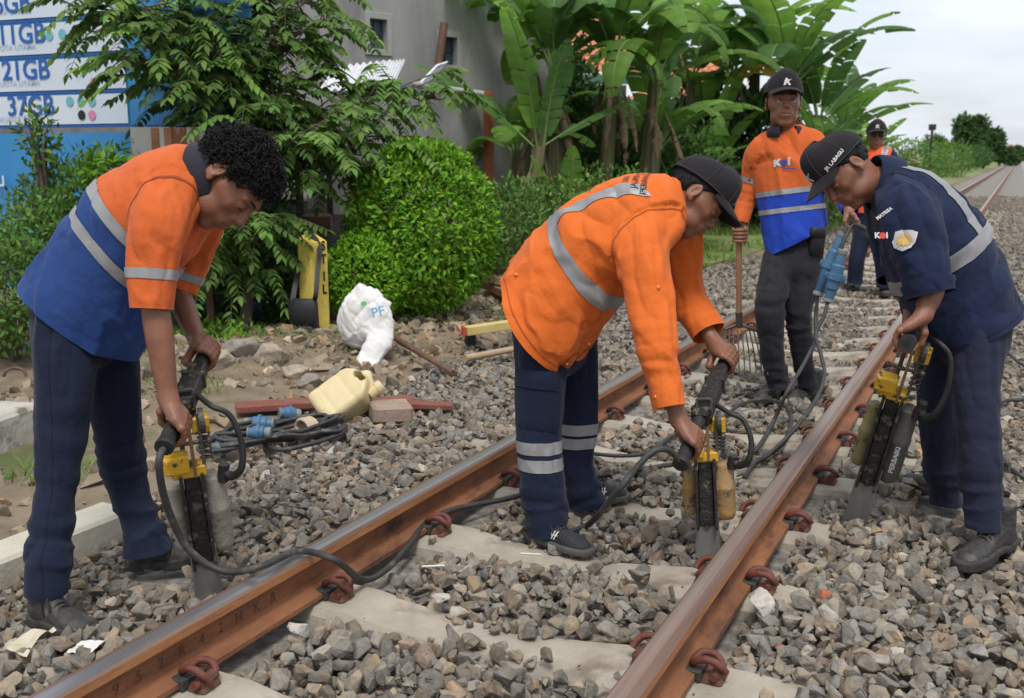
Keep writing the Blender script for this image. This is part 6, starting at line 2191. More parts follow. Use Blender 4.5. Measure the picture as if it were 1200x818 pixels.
# rusty frame pieces by the gravel, behind the jacket
M_rustfr = mat('frame_rust', (0.19, 0.085, 0.042), (0.34, 0.19, 0.11), 14, .8, .4, 50)
for i, (a_, b_, lb) in enumerate((((-4.395, 8.505, 0.260), (-3.985, 8.388, 0.260), 'upper rusty beam of the stack behind the jacket'), ((-4.544, 8.685, 0.120), (-3.728, 7.748, 0.120), 'middle rusty beam slanting in the stack behind the jacket'), ((-4.327, 8.407, 0.050), (-3.813, 8.028, 0.050), 'lowest rusty beam of the stack behind the jacket'), ((-4.213, 8.254, 0.200), (-3.814, 8.030, 0.200), 'pale timber lying across the rusty beams behind the jacket'))):
    board('beam', lb, a_, b_, .12, .07, M_wood if i == 3 else M_rustfr, 'beam', 'stacked beams by the gravel')

# kerb and concrete slab at the far left
M_kerb = mat('kerb_concrete', (0.42, 0.39, 0.31), (0.55, 0.51, 0.42), 6, .95, .4, 40, c3=(0.30, 0.27, 0.2), s3=3, t3=.6)
kb = MB().box((0, 0, 0), (.17, 2.6, .22), bev=.012).build('concrete_kerb', M_kerb, None, False, (-2.875, 1.30, -.055))
tag(kb, 'pale concrete kerb on the ground behind the left man\'s legs', 'kerb')
sl = thing('concrete_slab', 'weathered concrete slab with a bent iron hook at the left edge', 'slab', (-4.9, 3.5, 0))
M_slab = mat('slab_concrete', (0.34, 0.31, 0.26), (0.50, 0.47, 0.41), 4, .95, .5, 30, c3=(0.16, 0.14, 0.10), s3=3, t3=.57)
_sf = nrm(np.array((-4.157, 3.351, 0.130)) - np.array((-4.090, 3.054, 0.130)))
_sb = np.array([-_sf[1], _sf[0], 0])
_sc = np.array((-4.128, 3.327, 0.130)) - _sf * 1.0 + _sb * .70
b = MB().box(_sc + np.array([0, 0, -.13]), (2.0, 1.4, .30), np.c_[_sf, _sb, [0, 0, 1]], bev=.02)
b.build('slab_body', M_slab, sl, False)
MB().box(_sc + _sf * .1 - _sb * .28 + np.array([0, 0, .026]), (1.9, .035, .016), np.c_[_sf, _sb, [0, 0, 1]], bev=.004).build('steel_strip', M_rustbar, sl, False)
h0 = np.array((-4.876, 3.720, 0.145)); 
MB().tube([(-4.856, 3.672, 0.142), (-4.842, 3.686, 0.174), (-4.845, 3.741, 0.177), (-4.806, 3.758, 0.164), (-4.787, 3.760, 0.132)], .009, 8, True, 4).build('lifting_hook', M_rustbar, sl)

# yellow marker post with the bag hung on it
M_post = mat('post_yellow', (0.62, 0.46, 0.075), (0.74, 0.58, 0.13), 14, .85, .5, 50, c3=(0.36, 0.30, 0.12), s3=8, t3=.6)
po_c = np.array((-4.407, 5.849, 0.032)); po_c[2] = .0
po = thing('marker_post', 'yellow concrete marker post with black letters and a slanted top', 'post', tuple(po_c))
ex = nrm(np.array((0.963, -0.241, 0.119)) * np.array([1, 1, 0])); ey = np.cross([0, 0, 1.0], ex)      # face with the letters looks along ex - ey
w1, w2, hp = .155, .155, .79
V = []
for z_, k in ((-.1, 1.0), (0, 1)):
    pass
cn = [(-w1 / 2, -w2 / 2), (w1 / 2, -w2 / 2), (w1 / 2, w2 / 2), (-w1 / 2, w2 / 2)]
tops = [hp * .98, hp * .905, hp * .93, hp * 1.0]
V = [po_c + ex * a + ey * c_ + np.array([0, 0, -.1]) for a, c_ in cn] + [po_c + ex * a * .97 + ey * c_ * .97 + np.array([0, 0, t_]) for (a, c_), t_ in zip(cn, tops)]
pm = MB().raw(np.array(V), [(0, 3, 2, 1), (4, 5, 6, 7), (0, 1, 5, 4), (1, 2, 6, 5), (2, 3, 7, 6), (3, 0, 4, 7)]).mesh('post_body', [M_post], ORG[po.name], False)
bm = bmesh.new(); bm.from_mesh(pm)
bmesh.ops.bevel(bm, geom=bm.edges[:], offset=.010, segments=2, affect='EDGES')
bm.to_mesh(pm); bm.free()
link('post_body', pm, po)
lt = MB()
for k, ch in enumerate('STIL'):
    Vt, T = text_tris(ch, .095, .004)
    c_ = po_c + ex * (w1 / 2 + .0025) + ey * .030 + np.array([0, 0, .70 - k * .092 - (.03 if k > 1 else 0)])
    lt.raw(c_ + ey[None] * Vt[:, :1] * .8 + np.array([0, 0, 1.0])[None] * Vt[:, 1:2] * .95 - ex[None] * (.0 * Vt[:, 1:2]), T)
lt.build('painted_letter', M_dark, po, False)
bg = thing('shoulder_bag', 'black shoulder bag hanging by its strap from the yellow post', 'bag', (-4.373, 5.677, 0.218))
M_bag = mat('bag_black', (0.010, 0.0105, 0.013), (0.022, 0.022, 0.026), 20, .55, .25, 90)
bc = np.array((-4.379, 5.694, 0.204)); bx_ = np.array((0.958, 0.248, 0.037)); bx_ = nrm(bx_ * np.array([1, 1, 0])); bM = frame((0, 0, 1), bx_)
MB().box(bc, (.20, .085, .285), bM, taper=(.96, .8), bev=.022).build('bag_body', M_bag, bg)
MB().box(bc - bM[:, 1] * .050 + np.array([0, 0, .055]), (.196, .012, .17), bM, bev=.006).build('flap', M_bag, bg)
MB().box(bc - bM[:, 1] * .052 + np.array([0, 0, -.085]), (.15, .014, .085), bM, bev=.006).build('front_pocket', M_bag, bg)
sb_ = MB()
for line in ([bc - bx_ * .085 + np.array([0, 0, .13]), (-4.486, 5.776, 0.524), (-4.492, 5.852, 0.685), (-4.478, 5.947, 0.781), po_c + np.array([0, 0, hp + .003]) - ex * .02, (-4.329, 5.821, 0.699), (-4.289, 5.737, 0.525), (-4.269, 5.684, 0.385), bc + bx_ * .07 + np.array([0, 0, .12])],):
    q = catmull(np.array(line, float), 6)
    T_ = nrm(np.gradient(q, axis=0)); sd_ = nrm(np.cross(T_, np.array((0.431, -0.884, 0.183))))
    sb_.grid(np.stack([q - sd_ * .017, q + sd_ * .017], 0)); sb_.grid(np.stack([q - sd_ * .017 + np.array((-0.002, 0.004, -0.001)), q + sd_ * .017 + np.array((-0.002, 0.004, -0.001))], 0))
sb_.build('strap', M_bag, bg)

# crumpled white sack
sk_c = np.array((-3.676, 5.398, 0.233))
def f_sack(P):
    a = d_ell(P, (-3.736, 5.412, 0.276), (.140, .115, .190))
    d = smin(a, Chain([(-3.749, 5.399, 0.410), (-3.714, 5.427, 0.464), (-3.613, 5.410, 0.417), (-3.545, 5.399, 0.313), (-3.546, 5.377, 0.207), (-3.548, 5.288, 0.112), (-3.550, 5.202, 0.030)], [.045, .055, .062, .066, .080, .080, .075], [.045, .04, .034, .034, .05, .05, .045], (0.899, 0.438, 0.000))(P), .035)
    d = smin(d, d_seg(P, (-3.738, 5.423, 0.446), (-3.722, 5.440, 0.489), .030, .018), .03)
    return smin(d, d_seg(P, (-3.576, 5.421, 0.385), (-3.524, 5.449, 0.395), .030, .016), .03)
V, F = extract(f_sack, sk_c - .36, sk_c + .36, .007)
V = relax(V, F, 1)
N = vnormals(V, F)
V = V + N * (wrinkle(V, np.tile(nrm((0.342, 0.439, 0.768)), (len(V), 1)), .020, .075, 3, 3) + wrinkle(V, np.tile(nrm((-0.639, -0.059, 0.670)), (len(V), 1)), .012, .045, 3, 9))[:, None]
M_sack = mat('sack_white', (0.60, 0.58, 0.55), (0.74, 0.73, 0.71), 5, .6, .3, 60, c3=(0.46, 0.42, 0.36), s3=5, t3=.58, w3=.12)
sk = tag(link('sack', raw_mesh('sack', V - sk_c, F, [M_sack]), None, tuple(sk_c)), 'crumpled white woven sack heaped in front of the green shrubs', 'sack')
ORG[sk.name] = sk_c
bvs = cloth_bvh(V, tris(F))
decal('sack_lettering', bvs, [text_shape('PF', 0, 1, .01)], (-3.417, 5.160, 0.387), np.array((0.423, -0.867, 0.282)), np.array((-0.303, 0.050, 0.954)), .085, [mat('sack_blue', (0.10, 0.30, 0.52), rough=.6)], sk, .010)
decal('sack_print', bvs, [disc_shape(.5, 0, 10, (0, 0), .8)], (-3.500, 5.130, 0.438), np.array((0.423, -0.867, 0.282)), np.array((-0.258, 0.072, 0.954)), .038, [mat('sack_green', (0.07, 0.42, 0.12), rough=.6)], sk)

# litter
M_paper = mat('litter_paper', (0.62, 0.60, 0.55), (0.72, 0.70, 0.66), 20, .8)
M_pulp = mat('litter_pulp', (0.46, 0.41, 0.30), (0.58, 0.53, 0.42), 14, .9)
def scrap(name, label, c, s, m, seed, fold=.35):
    n = 9
    g = np.stack(np.meshgrid(np.linspace(-1, 1, n), np.linspace(-1, 1, n), indexing='ij'), -1)
    P = np.zeros((n, n, 3)); P[..., :2] = g * s * (1 + .15 * fbm(np.c_[g.reshape(-1, 2) * 1.1, np.full(n * n, seed)], seed, 2).reshape(n, n, 1))
    P[..., 2] = fold * s * fbm(np.c_[g.reshape(-1, 2) * 1.3, np.full(n * n, seed + 9.)], seed + 3, 3).reshape(n, n) + .012
    o = MB().grid(P).build(name, m, None, True, tuple(c))
    o.rotation_euler = (0, 0, seed)
    return tag(o, label, 'litter')
scrap('paper_scrap', 'crumpled cream paper under the left man\'s near boot', (-2.303, 1.744, 0.020), .05, M_pulp, 3, .9)
scrap('paper_scrap', 'flat pale scrap on the sleeper end beside the near rail', (-2.121, 1.773, 0.020), .036, M_paper, 5)
for c, dx, lb in (((-1.569, 2.650, 0.030), (.065, .03), 'thin white stick on the gravel in front of the near rail'), ((-1.352, 2.917, 0.012), (.07, .01), 'thin white stick on the sleeper beside the near sneaker')):
    tag(MB().tube([np.array([-dx[0] / 2, -dx[1] / 2, 0]), np.array([dx[0] / 2, dx[1] / 2, .004])], .0032, 6).build('white_stick', M_paper, None, True, tuple(c)), lb, 'litter')
# ------------------------------------------------------------------ walls, roofs, banner, plants
M_wall = mat('grey_render', (0.19, 0.187, 0.182), (0.37, 0.365, 0.355), 1.3, .95, .35, 14, stretch=(1, 1, .35), c3=(0.11, 0.108, 0.105), s3=1.2, t3=.52, w3=.22)
M_surround = mat('pale_render', (0.30, 0.29, 0.275), (0.38, 0.37, 0.355), 4, .95, .3, 30)
M_glass = mat('dark_pane', (0.045, 0.055, 0.065), (0.10, 0.125, 0.145), 6, .15)
M_frame_d = mat('window_frame', (0.05, 0.07, 0.085), rough=.6)
M_zinc = mat('white_sheet', (0.58, 0.60, 0.62), (0.70, 0.72, 0.74), 6, .5, .1, 30, c3=(0.45, 0.42, 0.38), s3=4, t3=.62)
M_tile = mat('clay_tile', (0.46, 0.16, 0.075), (0.58, 0.24, 0.13), 8, .85, .3, 30)
M_green = mat('green_fascia', (0.07, 0.16, 0.12), (0.10, 0.2, 0.15), 8, .7)
M_orgpost = mat('orange_post', (0.36, 0.10, 0.035), (0.46, 0.15, 0.06), 5, .7)
M_rpipe = mat('rust_pipe', (0.09, 0.045, 0.032), (0.17, 0.09, 0.06), 14, .8, .4, 40)

# the tall grey house wall behind the shrubs
hw = thing('grey_house', 'tall grey rendered house wall with two small windows behind the green shrubs', 'house', (-10.037, 16.280, 0.300))
wa, wb = np.array((-8.200, 9.101, 1.163)), np.array((-6.304, 14.090, 1.119))
wx = nrm((wb - wa) * np.array([1, 1, 0])); wn = np.cross(wx, [0, 0, 1.0])
wn = wn if wn @ (np.array(CAM) - wa) > 0 else -wn
WM = np.c_[wx, -wn, [0, 0, 1]]
Lw = np.linalg.norm((wb - wa)[:2])
def on_wall(px_depth, out=0.0):
    """foot point of a 3-D point on the wall plane"""
    p = np.asarray(px_depth, float)
    return p - wn * ((p - wa) @ wn) + wn * out
def ray_wall(P):
    """carry a point along its line from the eye to the wall"""
    c = np.array(CAM); d = np.asarray(P) - c
    t = ((wa - c) @ wn) / (d @ wn)
    return c + d * t
wins = [(np.array((-6.876, 10.524, 2.731)), .27, .36), (np.array((-6.114, 10.855, 2.535)), .27, .36)]
def wall_block(c, w_, h_, out):
    """one slab of the front wall, 0.2 m thick, its face at out"""
    return (c - wn * (.1 - out), (w_, .2, h_))
zb, zt = -.2, 7.5
x0, x1 = -2.2, Lw + .4
opens = []
for P_, w_, h_ in wins:
    q = ray_wall(P_)
    opens.append(((q - wa) @ wx, q[2], w_, h_))
b = MB()
xs = [x0] + sum([[o[0] - o[2] / 2, o[0] + o[2] / 2] for o in opens], []) + [x1]
base_ = wa * np.array([1, 1, 0])
for k in range(len(xs) - 1):
    c0 = (xs[k] + xs[k + 1]) / 2; wd = xs[k + 1] - xs[k]
    if k % 2 == 0:
        b.box(base_ + wx * c0 + np.array([0, 0, (zb + zt) / 2]) - wn * .1, (wd, .2, zt - zb), WM)
    else:
        o = opens[k // 2]
        lo, hi = o[1] - o[3] / 2, o[1] + o[3] / 2
        b.box(base_ + wx * c0 + np.array([0, 0, (zb + lo) / 2]) - wn * .1, (wd, .2, lo - zb), WM)
        b.box(base_ + wx * c0 + np.array([0, 0, (hi + zt) / 2]) - wn * .1, (wd, .2, zt - hi), WM)
b.build('wall', M_wall, hw, False)
sidew = MB().box(base_ + wx * (x1 - .1) + np.array([0, 0, (zb + zt) / 2]) - wn * 3.2, (.2, 6.0, zt - zb), WM)
sidew.build('side_wall', M_wall, hw, False)
for o in opens:
    c = base_ + wx * o[0] + np.array([0, 0, o[1]])
    fr_ = MB()
    for sx in (-1, 1): fr_.box(c + wx * sx * (o[2] / 2 + .035) + wn * .012, (.07, .03, o[3] + .16), WM, bev=.004)
    for sz in (-1, 1): fr_.box(c + np.array([0, 0, sz * (o[3] / 2 + .04)]) + wn * .011, (o[2] + .002, .028, .08), WM, bev=.004)
    wf = fr_.build('window', M_surround, hw, False)
    pn = MB().box(c - wn * .10, (o[2], .01, o[3]), WM)
    pn.build('pane', M_glass, wf, False)
    gr = MB()
    for t in (-.5, 0, .5): gr.box(c + wx * t * (o[2] - .02) - wn * .085, (.016, .018, o[3]), WM)
    for t in (-.48, 0, .48): gr.box(c + np.array([0, 0, t * o[3]]) - wn * .084, (o[2], .02, .014), WM)
    gr.build('window_frame', M_frame_d, wf, False)
# orange post and brown pipe on the wall
pa = ray_wall(np.array((-5.682, 10.882, 1.650))) + wn * .12
MB().box(np.array([pa[0], pa[1], 1.1]), (.11, .11, 2.2), WM, bev=.01).build('corner_post', M_orgpost, hw, False)
q0, q1 = ray_wall(np.array((-6.269, 10.739, 2.338))) + wn * .12, ray_wall(np.array((-6.248, 10.855, 2.849))) + wn * .12
MB().tube([q0, q0 * .5 + q1 * .5, q1], .055, 9, True, 3).build('drain_pipe', M_rpipe, hw)
# lean-to of white sheets before the wall
ln = thing('lean_to_roof', 'tilted white corrugated sheets of a lean-to against the grey wall', 'roof', (-5.766, 9.233, 2.080))
def corr(A, Bq, Cq, n=28, amp=.016, nw=9):
    A, Bq, Cq = map(lambda v: np.asarray(v, float), (A, Bq, Cq))
    nn = nrm(np.cross(Bq - A, Cq - A))
    P = np.array([[A + (Bq - A) * i / (n * 2) + (Cq - A) * j / 6 + nn * amp * math.sin(2 * PI * nw * i / (n * 2)) for j in range(7)] for i in range(n * 2 + 1)])
    return P
for a_, b_, c_ in (((-6.341, 8.586, 1.949), (-6.090, 9.414, 2.076), (-6.817, 9.556, 2.288)), ((-6.063, 8.958, 1.996), (-5.993, 9.461, 2.076), (-6.303, 9.584, 2.306)), ((-5.688, 9.371, 2.018), (-5.738, 9.700, 2.083), (-5.708, 9.870, 2.288))):
    b = MB(); P = corr(a_, b_, c_); b.grid(P); b.grid(P + np.array([0, 0, -.004]))
    b.build('roof_sheet', M_zinc, ln)
MB().tube([(-5.669, 9.275, 2.054), (-5.191, 9.944, 1.976)], .030, 8).build('roof_pole', mat('grey_bamboo', (0.26, 0.25, 0.23), (0.36, 0.35, 0.33), 12, .8), ln)
MB().tube([(-5.550, 9.380, 2.006), (-5.256, 9.913, 1.976)], .018, 8).build('roof_pole', M_wood, ln)
MB().box((-5.749, 9.336, 1.992), (.22, .10, .09), WM, bev=.01).build('tarp_fold', mat('blue_tarp', (0.03, 0.08, 0.30), (0.05, 0.12, 0.38), 12, .5), ln)
# the low dark shed behind the bag, with pale panels
sh = thing('shed', 'low dark shed with pale panels between the tree and the round shrub', 'shed', (-5.629, 7.564, 0.200))
M_dkw = mat('dark_timber', (0.020, 0.018, 0.016), (0.045, 0.04, 0.035), 10, .9, .4, 40)
sc_ = np.array((-5.939, 8.033, 1.068)); SM = frame((0, 0, 1), (0.791, 0.659, -0.046))
MB().box(sc_ * np.array([1, 1, 0]) + np.array([0, 0, .45]) - SM[:, 1] * -.5, (2.0, .8, .9), SM).build('shed_body', M_dkw, sh, False)
for px_a, px_b, lo, hi in (((np.array((-5.828, 7.676, 1.268))), np.array((-5.619, 7.691, 0.849)), 0, 0), (np.array((-5.645, 7.797, 1.420)), np.array((-5.357, 7.807, 0.796)), 0, 0)):
    c = (px_a + px_b) / 2
    MB().box(c, (np.linalg.norm((px_b - px_a) @ SM[:, :1]) , .03, abs(px_a[2] - px_b[2])), SM, bev=.004).build('panel', M_surround, sh, False)
MB().box(np.array((-5.571, 7.676, 1.102)), (.05, .05, .75), SM, bev=.004).build('post', M_dkw, sh, False)
MB().box(np.array((-5.824, 7.564, 1.155)), (.07, .05, .95), SM, bev=.004).build('post', M_dkw, sh, False)
MB().box(np.array((-5.563, 7.467, 0.732)), (.26, .18, .17), SM, bev=.02).build('crate', M_rpipe, sh, False)

# orange roofs behind the bananas
def tiled_house(label, A, Bq, ridge_up, depth, zb_):
    A = np.asarray(A, float); Bq = np.asarray(Bq, float)
    root = thing('tiled_house', label, 'house', (A[0], A[1], zb_))
    x = nrm((Bq - A) * np.array([1, 1, 0])); n_ = np.cross([0, 0, 1.0], x)
    n_ = n_ if n_ @ (A - np.array(CAM)) > 0 else -n_
    Lq = np.linalg.norm((Bq - A)[:2])
    R0 = A + n_ * depth + np.array([0, 0, ridge_up])
    rf = MB()
    ny, nx = 9, int(Lq / .24)
    rows = []
    for j in range(ny):
        for e in (0, 1):
            t = (j + e) / ny
            rows.append([A + x * (Lq * i / nx / 4) + (n_ * depth + np.array([0, 0, ridge_up])) * t + np.array([0, 0, (.05 if e == 0 else 0) + .028 * math.cos(PI * .5 * i)]) for i in range(nx * 4 + 1)])
    rf.grid(np.array(rows))
    rf.build('tiled_roof', M_tile, root, False)
    MB().box((A + Bq) / 2 * np.array([1, 1, 0]) + np.array([0, 0, A[2] - .10]) - n_ * .04, (Lq, .04, .22), np.c_[x, n_, [0, 0, 1]]).build('fascia', M_green, root, False)
    MB().box((A + Bq) / 2 * np.array([1, 1, 0]) + np.array([0, 0, (A[2] + zb_) / 2 - .1]) + n_ * .5, (Lq - .6, .2, A[2] - zb_ - .2), np.c_[x, n_, [0, 0, 1]]).build('wall', M_surround, root, False)
    return root
tiled_house('orange tiled roof with a green fascia seen between the banana trunks', (-9.864, 22.748, 3.213), (-8.133, 23.625, 3.370), 2.2, 3.2, 0)
tiled_house('lower orange tiled roof glimpsed behind the right-hand bananas', (-9.425, 26.269, 2.788), (-7.587, 26.049, 2.861), 1.1, 3.0, 0)

# banner wall on the left
M_bblue = mat('banner_blue', (0.022, 0.19, 0.44), (0.036, 0.24, 0.52), 2.0, .5, .15, 3)
M_bdeep = mat('banner_deep_blue', (0.010, 0.085, 0.34), rough=.5)
M_bwhite = mat('banner_white', (0.52, 0.60, 0.70), (0.62, 0.68, 0.75), 2, .5, .1, 4)
M_btext = mat('banner_text', (0.010, 0.10, 0.38), rough=.5)
M_bgrey = mat('banner_grey', (0.38, 0.46, 0.58), rough=.5)
M_teal = mat('banner_teal', (0.12, 0.42, 0.48), rough=.5)
M_bpink = mat('banner_pink', (0.62, 0.20, 0.38), rough=.5)
bnr = thing('banner', 'big blue and white banner with data quota sizes hung behind the left bushes', 'banner', (-8.997, 7.491, 0.300))
bo = np.array((-7.997, 6.250, 1.671)); b1 = np.array((-6.499, 6.346, 1.614))
bx = nrm((b1 - bo) * np.array([1, 1, 0])); bn = np.cross(bx, [0, 0, 1.0]); bn = bn if bn @ (np.array(CAM) - bo) > 0 else -bn
BM = np.c_[bx, -bn, [0, 0, 1]]
def ban(P):
    c = np.array(CAM); d = np.asarray(P) - c
    return c + d * (((bo - c) @ bn) / (d @ bn))
def bz(P): return ban(P)[2]
def bxx(P): return (ban(P) - bo) @ bx
z_strip = [(bz((-7.675, 6.504, 1.594)), bz((-7.696, 6.546, 1.844))), (bz((-7.700, 6.553, 1.888)), bz((-7.721, 6.598, 2.154))), (bz((-7.726, 6.606, 2.205)), bz((-7.747, 6.651, 2.471))), (bz((-7.751, 6.660, 2.522)), bz((-7.773, 6.704, 2.788)))]
xa, xb = bxx((-9.165, 5.794, 1.675)), bxx((-6.061, 7.300, 1.638))
zlo, zhi = -.1, bz((-7.800, 6.759, 3.112))
def sheet(name, x_0, x_1, z_0, z_1, m, out, parent, wav=.004):
    n, k = 40, 10
    X, Z = np.meshgrid(np.linspace(x_0, x_1, n), np.linspace(z_0, z_1, k), indexing='ij')
    wv = wav * fbm(np.stack([X * .9, Z * 1.6, X * 0], -1).reshape(-1, 3), 13, 2).reshape(X.shape)
    P = bo * np.array([1, 1, 0]) + bx * X[..., None] + np.array([0, 0, 1]) * Z[..., None] + bn * (out + wv)[..., None]
    return MB().grid(P).build(name, m, parent)
sheet('banner_cloth', xa, xb, bz((-7.673, 6.499, 1.564)) , zhi, M_bblue, 0, bnr)
sheet('lower_tarp', xa, xb, zlo, bz((-7.669, 6.491, 1.520)), M_bblue, .015, bnr, .05)
for i, (z0, z1) in enumerate(z_strip):
    p_ = sheet('white_panel', xa, bxx((-7.059, 6.813, 1.638)) if i < 3 else bxx((-7.059, 6.813, 1.638)), z0, z1, M_bwhite, .016, bnr)
    q_ = sheet('blue_line', xa, xb, z0 - .030, z0 - .012, M_bdeep, .018, bnr)
def bprint(name, txt, P, size, m, sx=1.0, bold=.02, out=.022):
    V, T = text_tris(txt, size, bold * size)
    c = ban(P)
    return MB().raw(c + bx * (V[:, :1] * sx) + np.array([0, 0, 1.0]) * V[:, 1:2] + bn * out, T).build(name, m, bnr, False)
for txt, P, y2 in (('6GB', (-8.057, 6.534, 2.633), 0), ('11GB', (-7.961, 6.525, 2.368), 0), ('21GB', (-7.902, 6.490, 2.058), 0), ('37GB', (-7.836, 6.457, 1.748), 0)):
    bprint('printed_size', txt, P, .235, M_btext, 1.0, .018)
for P in ((-8.078, 6.508, 2.559), (-8.013, 6.477, 2.257), (-7.954, 6.441, 1.947), (-7.895, 6.406, 1.638)):
    bprint('printed_words', 'KUOTA UTAMA', P, .062, M_bgrey, 1.15, .002)
bprint('printed_words', 'tu', (-8.014, 6.240, 1.122), .20, M_bwhite, 1, .01, .06)
ds = MB()
def bdisc(P, r, m):
    V, T, _ = disc_shape(r)
    c = ban(P)
    return MB().raw(c + bx * V[:, :1] + np.array([0, 0, 1.0]) * V[:, 1:2] + bn * .023, T).build('printed_icon', m, bnr, False)
for P, m in (((-7.530, 6.616, 1.793), M_teal), ((-7.442, 6.659, 1.793), M_teal), ((-7.355, 6.701, 1.793), M_teal), ((-7.426, 6.642, 1.675), M_dark), ((-7.345, 6.682, 1.675), M_bpink), ((-7.354, 6.735, 1.955), M_bpink), ((-7.738, 6.632, 2.360), M_teal), ((-7.638, 6.684, 2.375), M_teal)):
    bdisc(P, .040, m)
# rusted sheet panel and its post by the left man's shoulder
rp = thing('rusted_panel', 'pale sheet metal panel with vertical rust streaks behind the left man\'s back', 'panel', (-5.351, 5.473, 0.982))
M_rpan = mat('rusted_panel', (0.40, 0.385, 0.36), (0.46, 0.44, 0.41), 4, .8, .2, 30, c3=(0.20, 0.075, 0.035), s3=5, t3=.52, stretch=(1.6, 1.6, .25), w3=.05)
M_rpan2 = mat('rust_band', (0.22, 0.085, 0.04), (0.32, 0.16, 0.09), 9, .85, .4, 40)
a_, b_ = np.array((-5.637, 5.443, 1.512)), np.array((-5.162, 5.675, 1.512))
px_ = nrm((b_ - a_) * np.array([1, 1, 0])); PMx = np.c_[px_, np.cross([0, 0, 1.0], px_), [0, 0, 1]]
cz = (np.array((-5.400, 5.560, 1.518))[2] + .55) / 2
MB().box((a_ + b_) / 2 * np.array([1, 1, 0]) + np.array([0, 0, cz]), (np.linalg.norm(b_ - a_), .02, 2 * (np.array((-5.400, 5.560, 1.518))[2] - cz)), PMx, bev=.003).build('sheet', M_rpan, rp, False)
for t in (.33, .50):
    MB().box(a_ * (1 - t) * np.array([1, 1, 0]) + b_ * t * np.array([1, 1, 0]) + np.array([0, 0, cz]) - PMx[:, 1] * .012, (.055, .012, 2 * (np.array((-5.400, 5.560, 1.518))[2] - cz) - .01), PMx, bev=.002).build('rust_band', M_rpan2, rp, False)
for t in (.08, .92):
    MB().box(a_ * (1 - t) * np.array([1, 1, 0]) + b_ * t * np.array([1, 1, 0]) + np.array([0, 0, .35]) + PMx[:, 1] * .03, (.05, .04, 1.3), PMx).build('post', M_rpipe, rp, False)
# thin lamp of far things at the right: posts and little sign
M_far = mat('far_grey', (0.20, 0.20, 0.20), rough=.9)
sg = thing('track_sign', 'small pale slanted board on a brown post beside the far track', 'sign', (-3.843, 44.117, 0.000))
sp = np.array((-3.843, 44.117, 0.000))
sz_ = np.linalg.norm(sp[:2]) / 1200.
MB().box(sp + np.array([0, 0, 11 * sz_]), (3 * sz_, 3 * sz_, 40 * sz_)).build('post', M_rpipe, sg, False)
MB().box(sp + np.array([.0, 0, 36 * sz_]) + np.array([.8988, .438, 0]) * 4 * sz_, (20 * sz_, 1.5 * sz_, 8 * sz_), frame((.4, .2, 1), (0.622, 0.436, 0.639))).build('board', mat('sign_board', (0.52, 0.44, 0.34), (0.6, 0.5, 0.4), 8, .8), sg, False)
s2 = np.array((-3.039, 42.252, 0.000))
sg2 = thing('signal_post', 'dark slim post with a small box on top beside the far track', 'post', tuple(s2))
MB().box(s2 + np.array([0, 0, 28 * sz_]), (2.4 * sz_, 2.4 * sz_, 72 * sz_)).build('post', M_dkw, sg2, False)
MB().box(s2 + np.array([0, 0, 66 * sz_]), (7 * sz_, 4 * sz_, 6 * sz_)).build('box', M_dkw, sg2, False)
wp = np.array((-5.715, 222.468, 0.000)); 
k_ = np.linalg.norm(wp[:2]) / 1200.
sg3 = thing('white_marker', 'thin white marker post by the far track before the dark trees', 'post', tuple(wp))
MB().box(wp + np.array([0, 0, 9 * k_]), (2.2 * k_, 2.2 * k_, 20 * k_)).build('post', M_bwhite, sg3, False)
# ------------------------------------------------------------------ plants
def leaf_mat(name, c1, c2, rough=.5, tr=.3, amt=1.0):
    return leafy(vary(mat(name, c1, c2, 3, rough + .08, .0, spec=.25), 'tone', amt), tr)
M_lf_bright = leaf_mat('bright_leaf', (0.13, 0.31, 0.016), (0.22, 0.42, 0.03))
M_lf_mid = leaf_mat('mid_leaf', (0.095, 0.19, 0.036), (0.155, 0.28, 0.058))
M_lf_dark = leaf_mat('dark_leaf', (0.052, 0.12, 0.034), (0.09, 0.18, 0.046))
M_lf_ban = leaf_mat('banana_leaf', (0.155, 0.30, 0.045), (0.21, 0.38, 0.07), .45, .5)
M_lf_band = leaf_mat('banana_leaf_dark', (0.075, 0.175, 0.042), (0.12, 0.24, 0.06), .45, .45)
M_lf_yel = leaf_mat('yellow_leaf', (0.42, 0.28, 0.02), (0.50, 0.36, 0.04), .5, .35)
M_lf_dead = mat('dead_leaf', (0.085, 0.05, 0.028), (0.24, 0.165, 0.10), 9, .9, .5, 20)
M_stem_b = mat('banana_stem', (0.085, 0.085, 0.035), (0.16, 0.145, 0.065), 5, .7, .3, 20, stretch=(2, 2, .3), c3=(0.11, 0.065, 0.035), s3=3, t3=.53, w3=.1)
M_bark = mat('bark', (0.065, 0.050, 0.035), (0.13, 0.105, 0.08), 10, .9, .5, 30)
M_grass = leaf_mat('grass_blade', (0.13, 0.22, 0.035), (0.20, 0.29, 0.06), .6, .3)

# little folded leaf: 4 quads
def leaf_unit(w_=.42, fold=.18, droop=.18):
    ys = [0, .28, .62, 1.0]; ws = [.06, w_ * .5, w_ * .42, .0]
    V = []
    for y, q in zip(ys, ws):
        V += [(-q, y, fold * q - droop * y * y), (0, y, -droop * y * y), (q, y, fold * q - droop * y * y)]
    F = []
    for i in range(3):
        for j in range(2):
            a = i * 3 + j
            F.append((a, a + 1, a + 4, a + 3))
    return np.array(V, float), np.array(F)
LU_V, LU_F = leaf_unit()
LS_V = np.array([(0, 0, 0), (-.21, .42, .05), (.21, .42, .05), (0, 1, -.10)], float)
LS_F = np.array([(0, 2, 3, 1)])

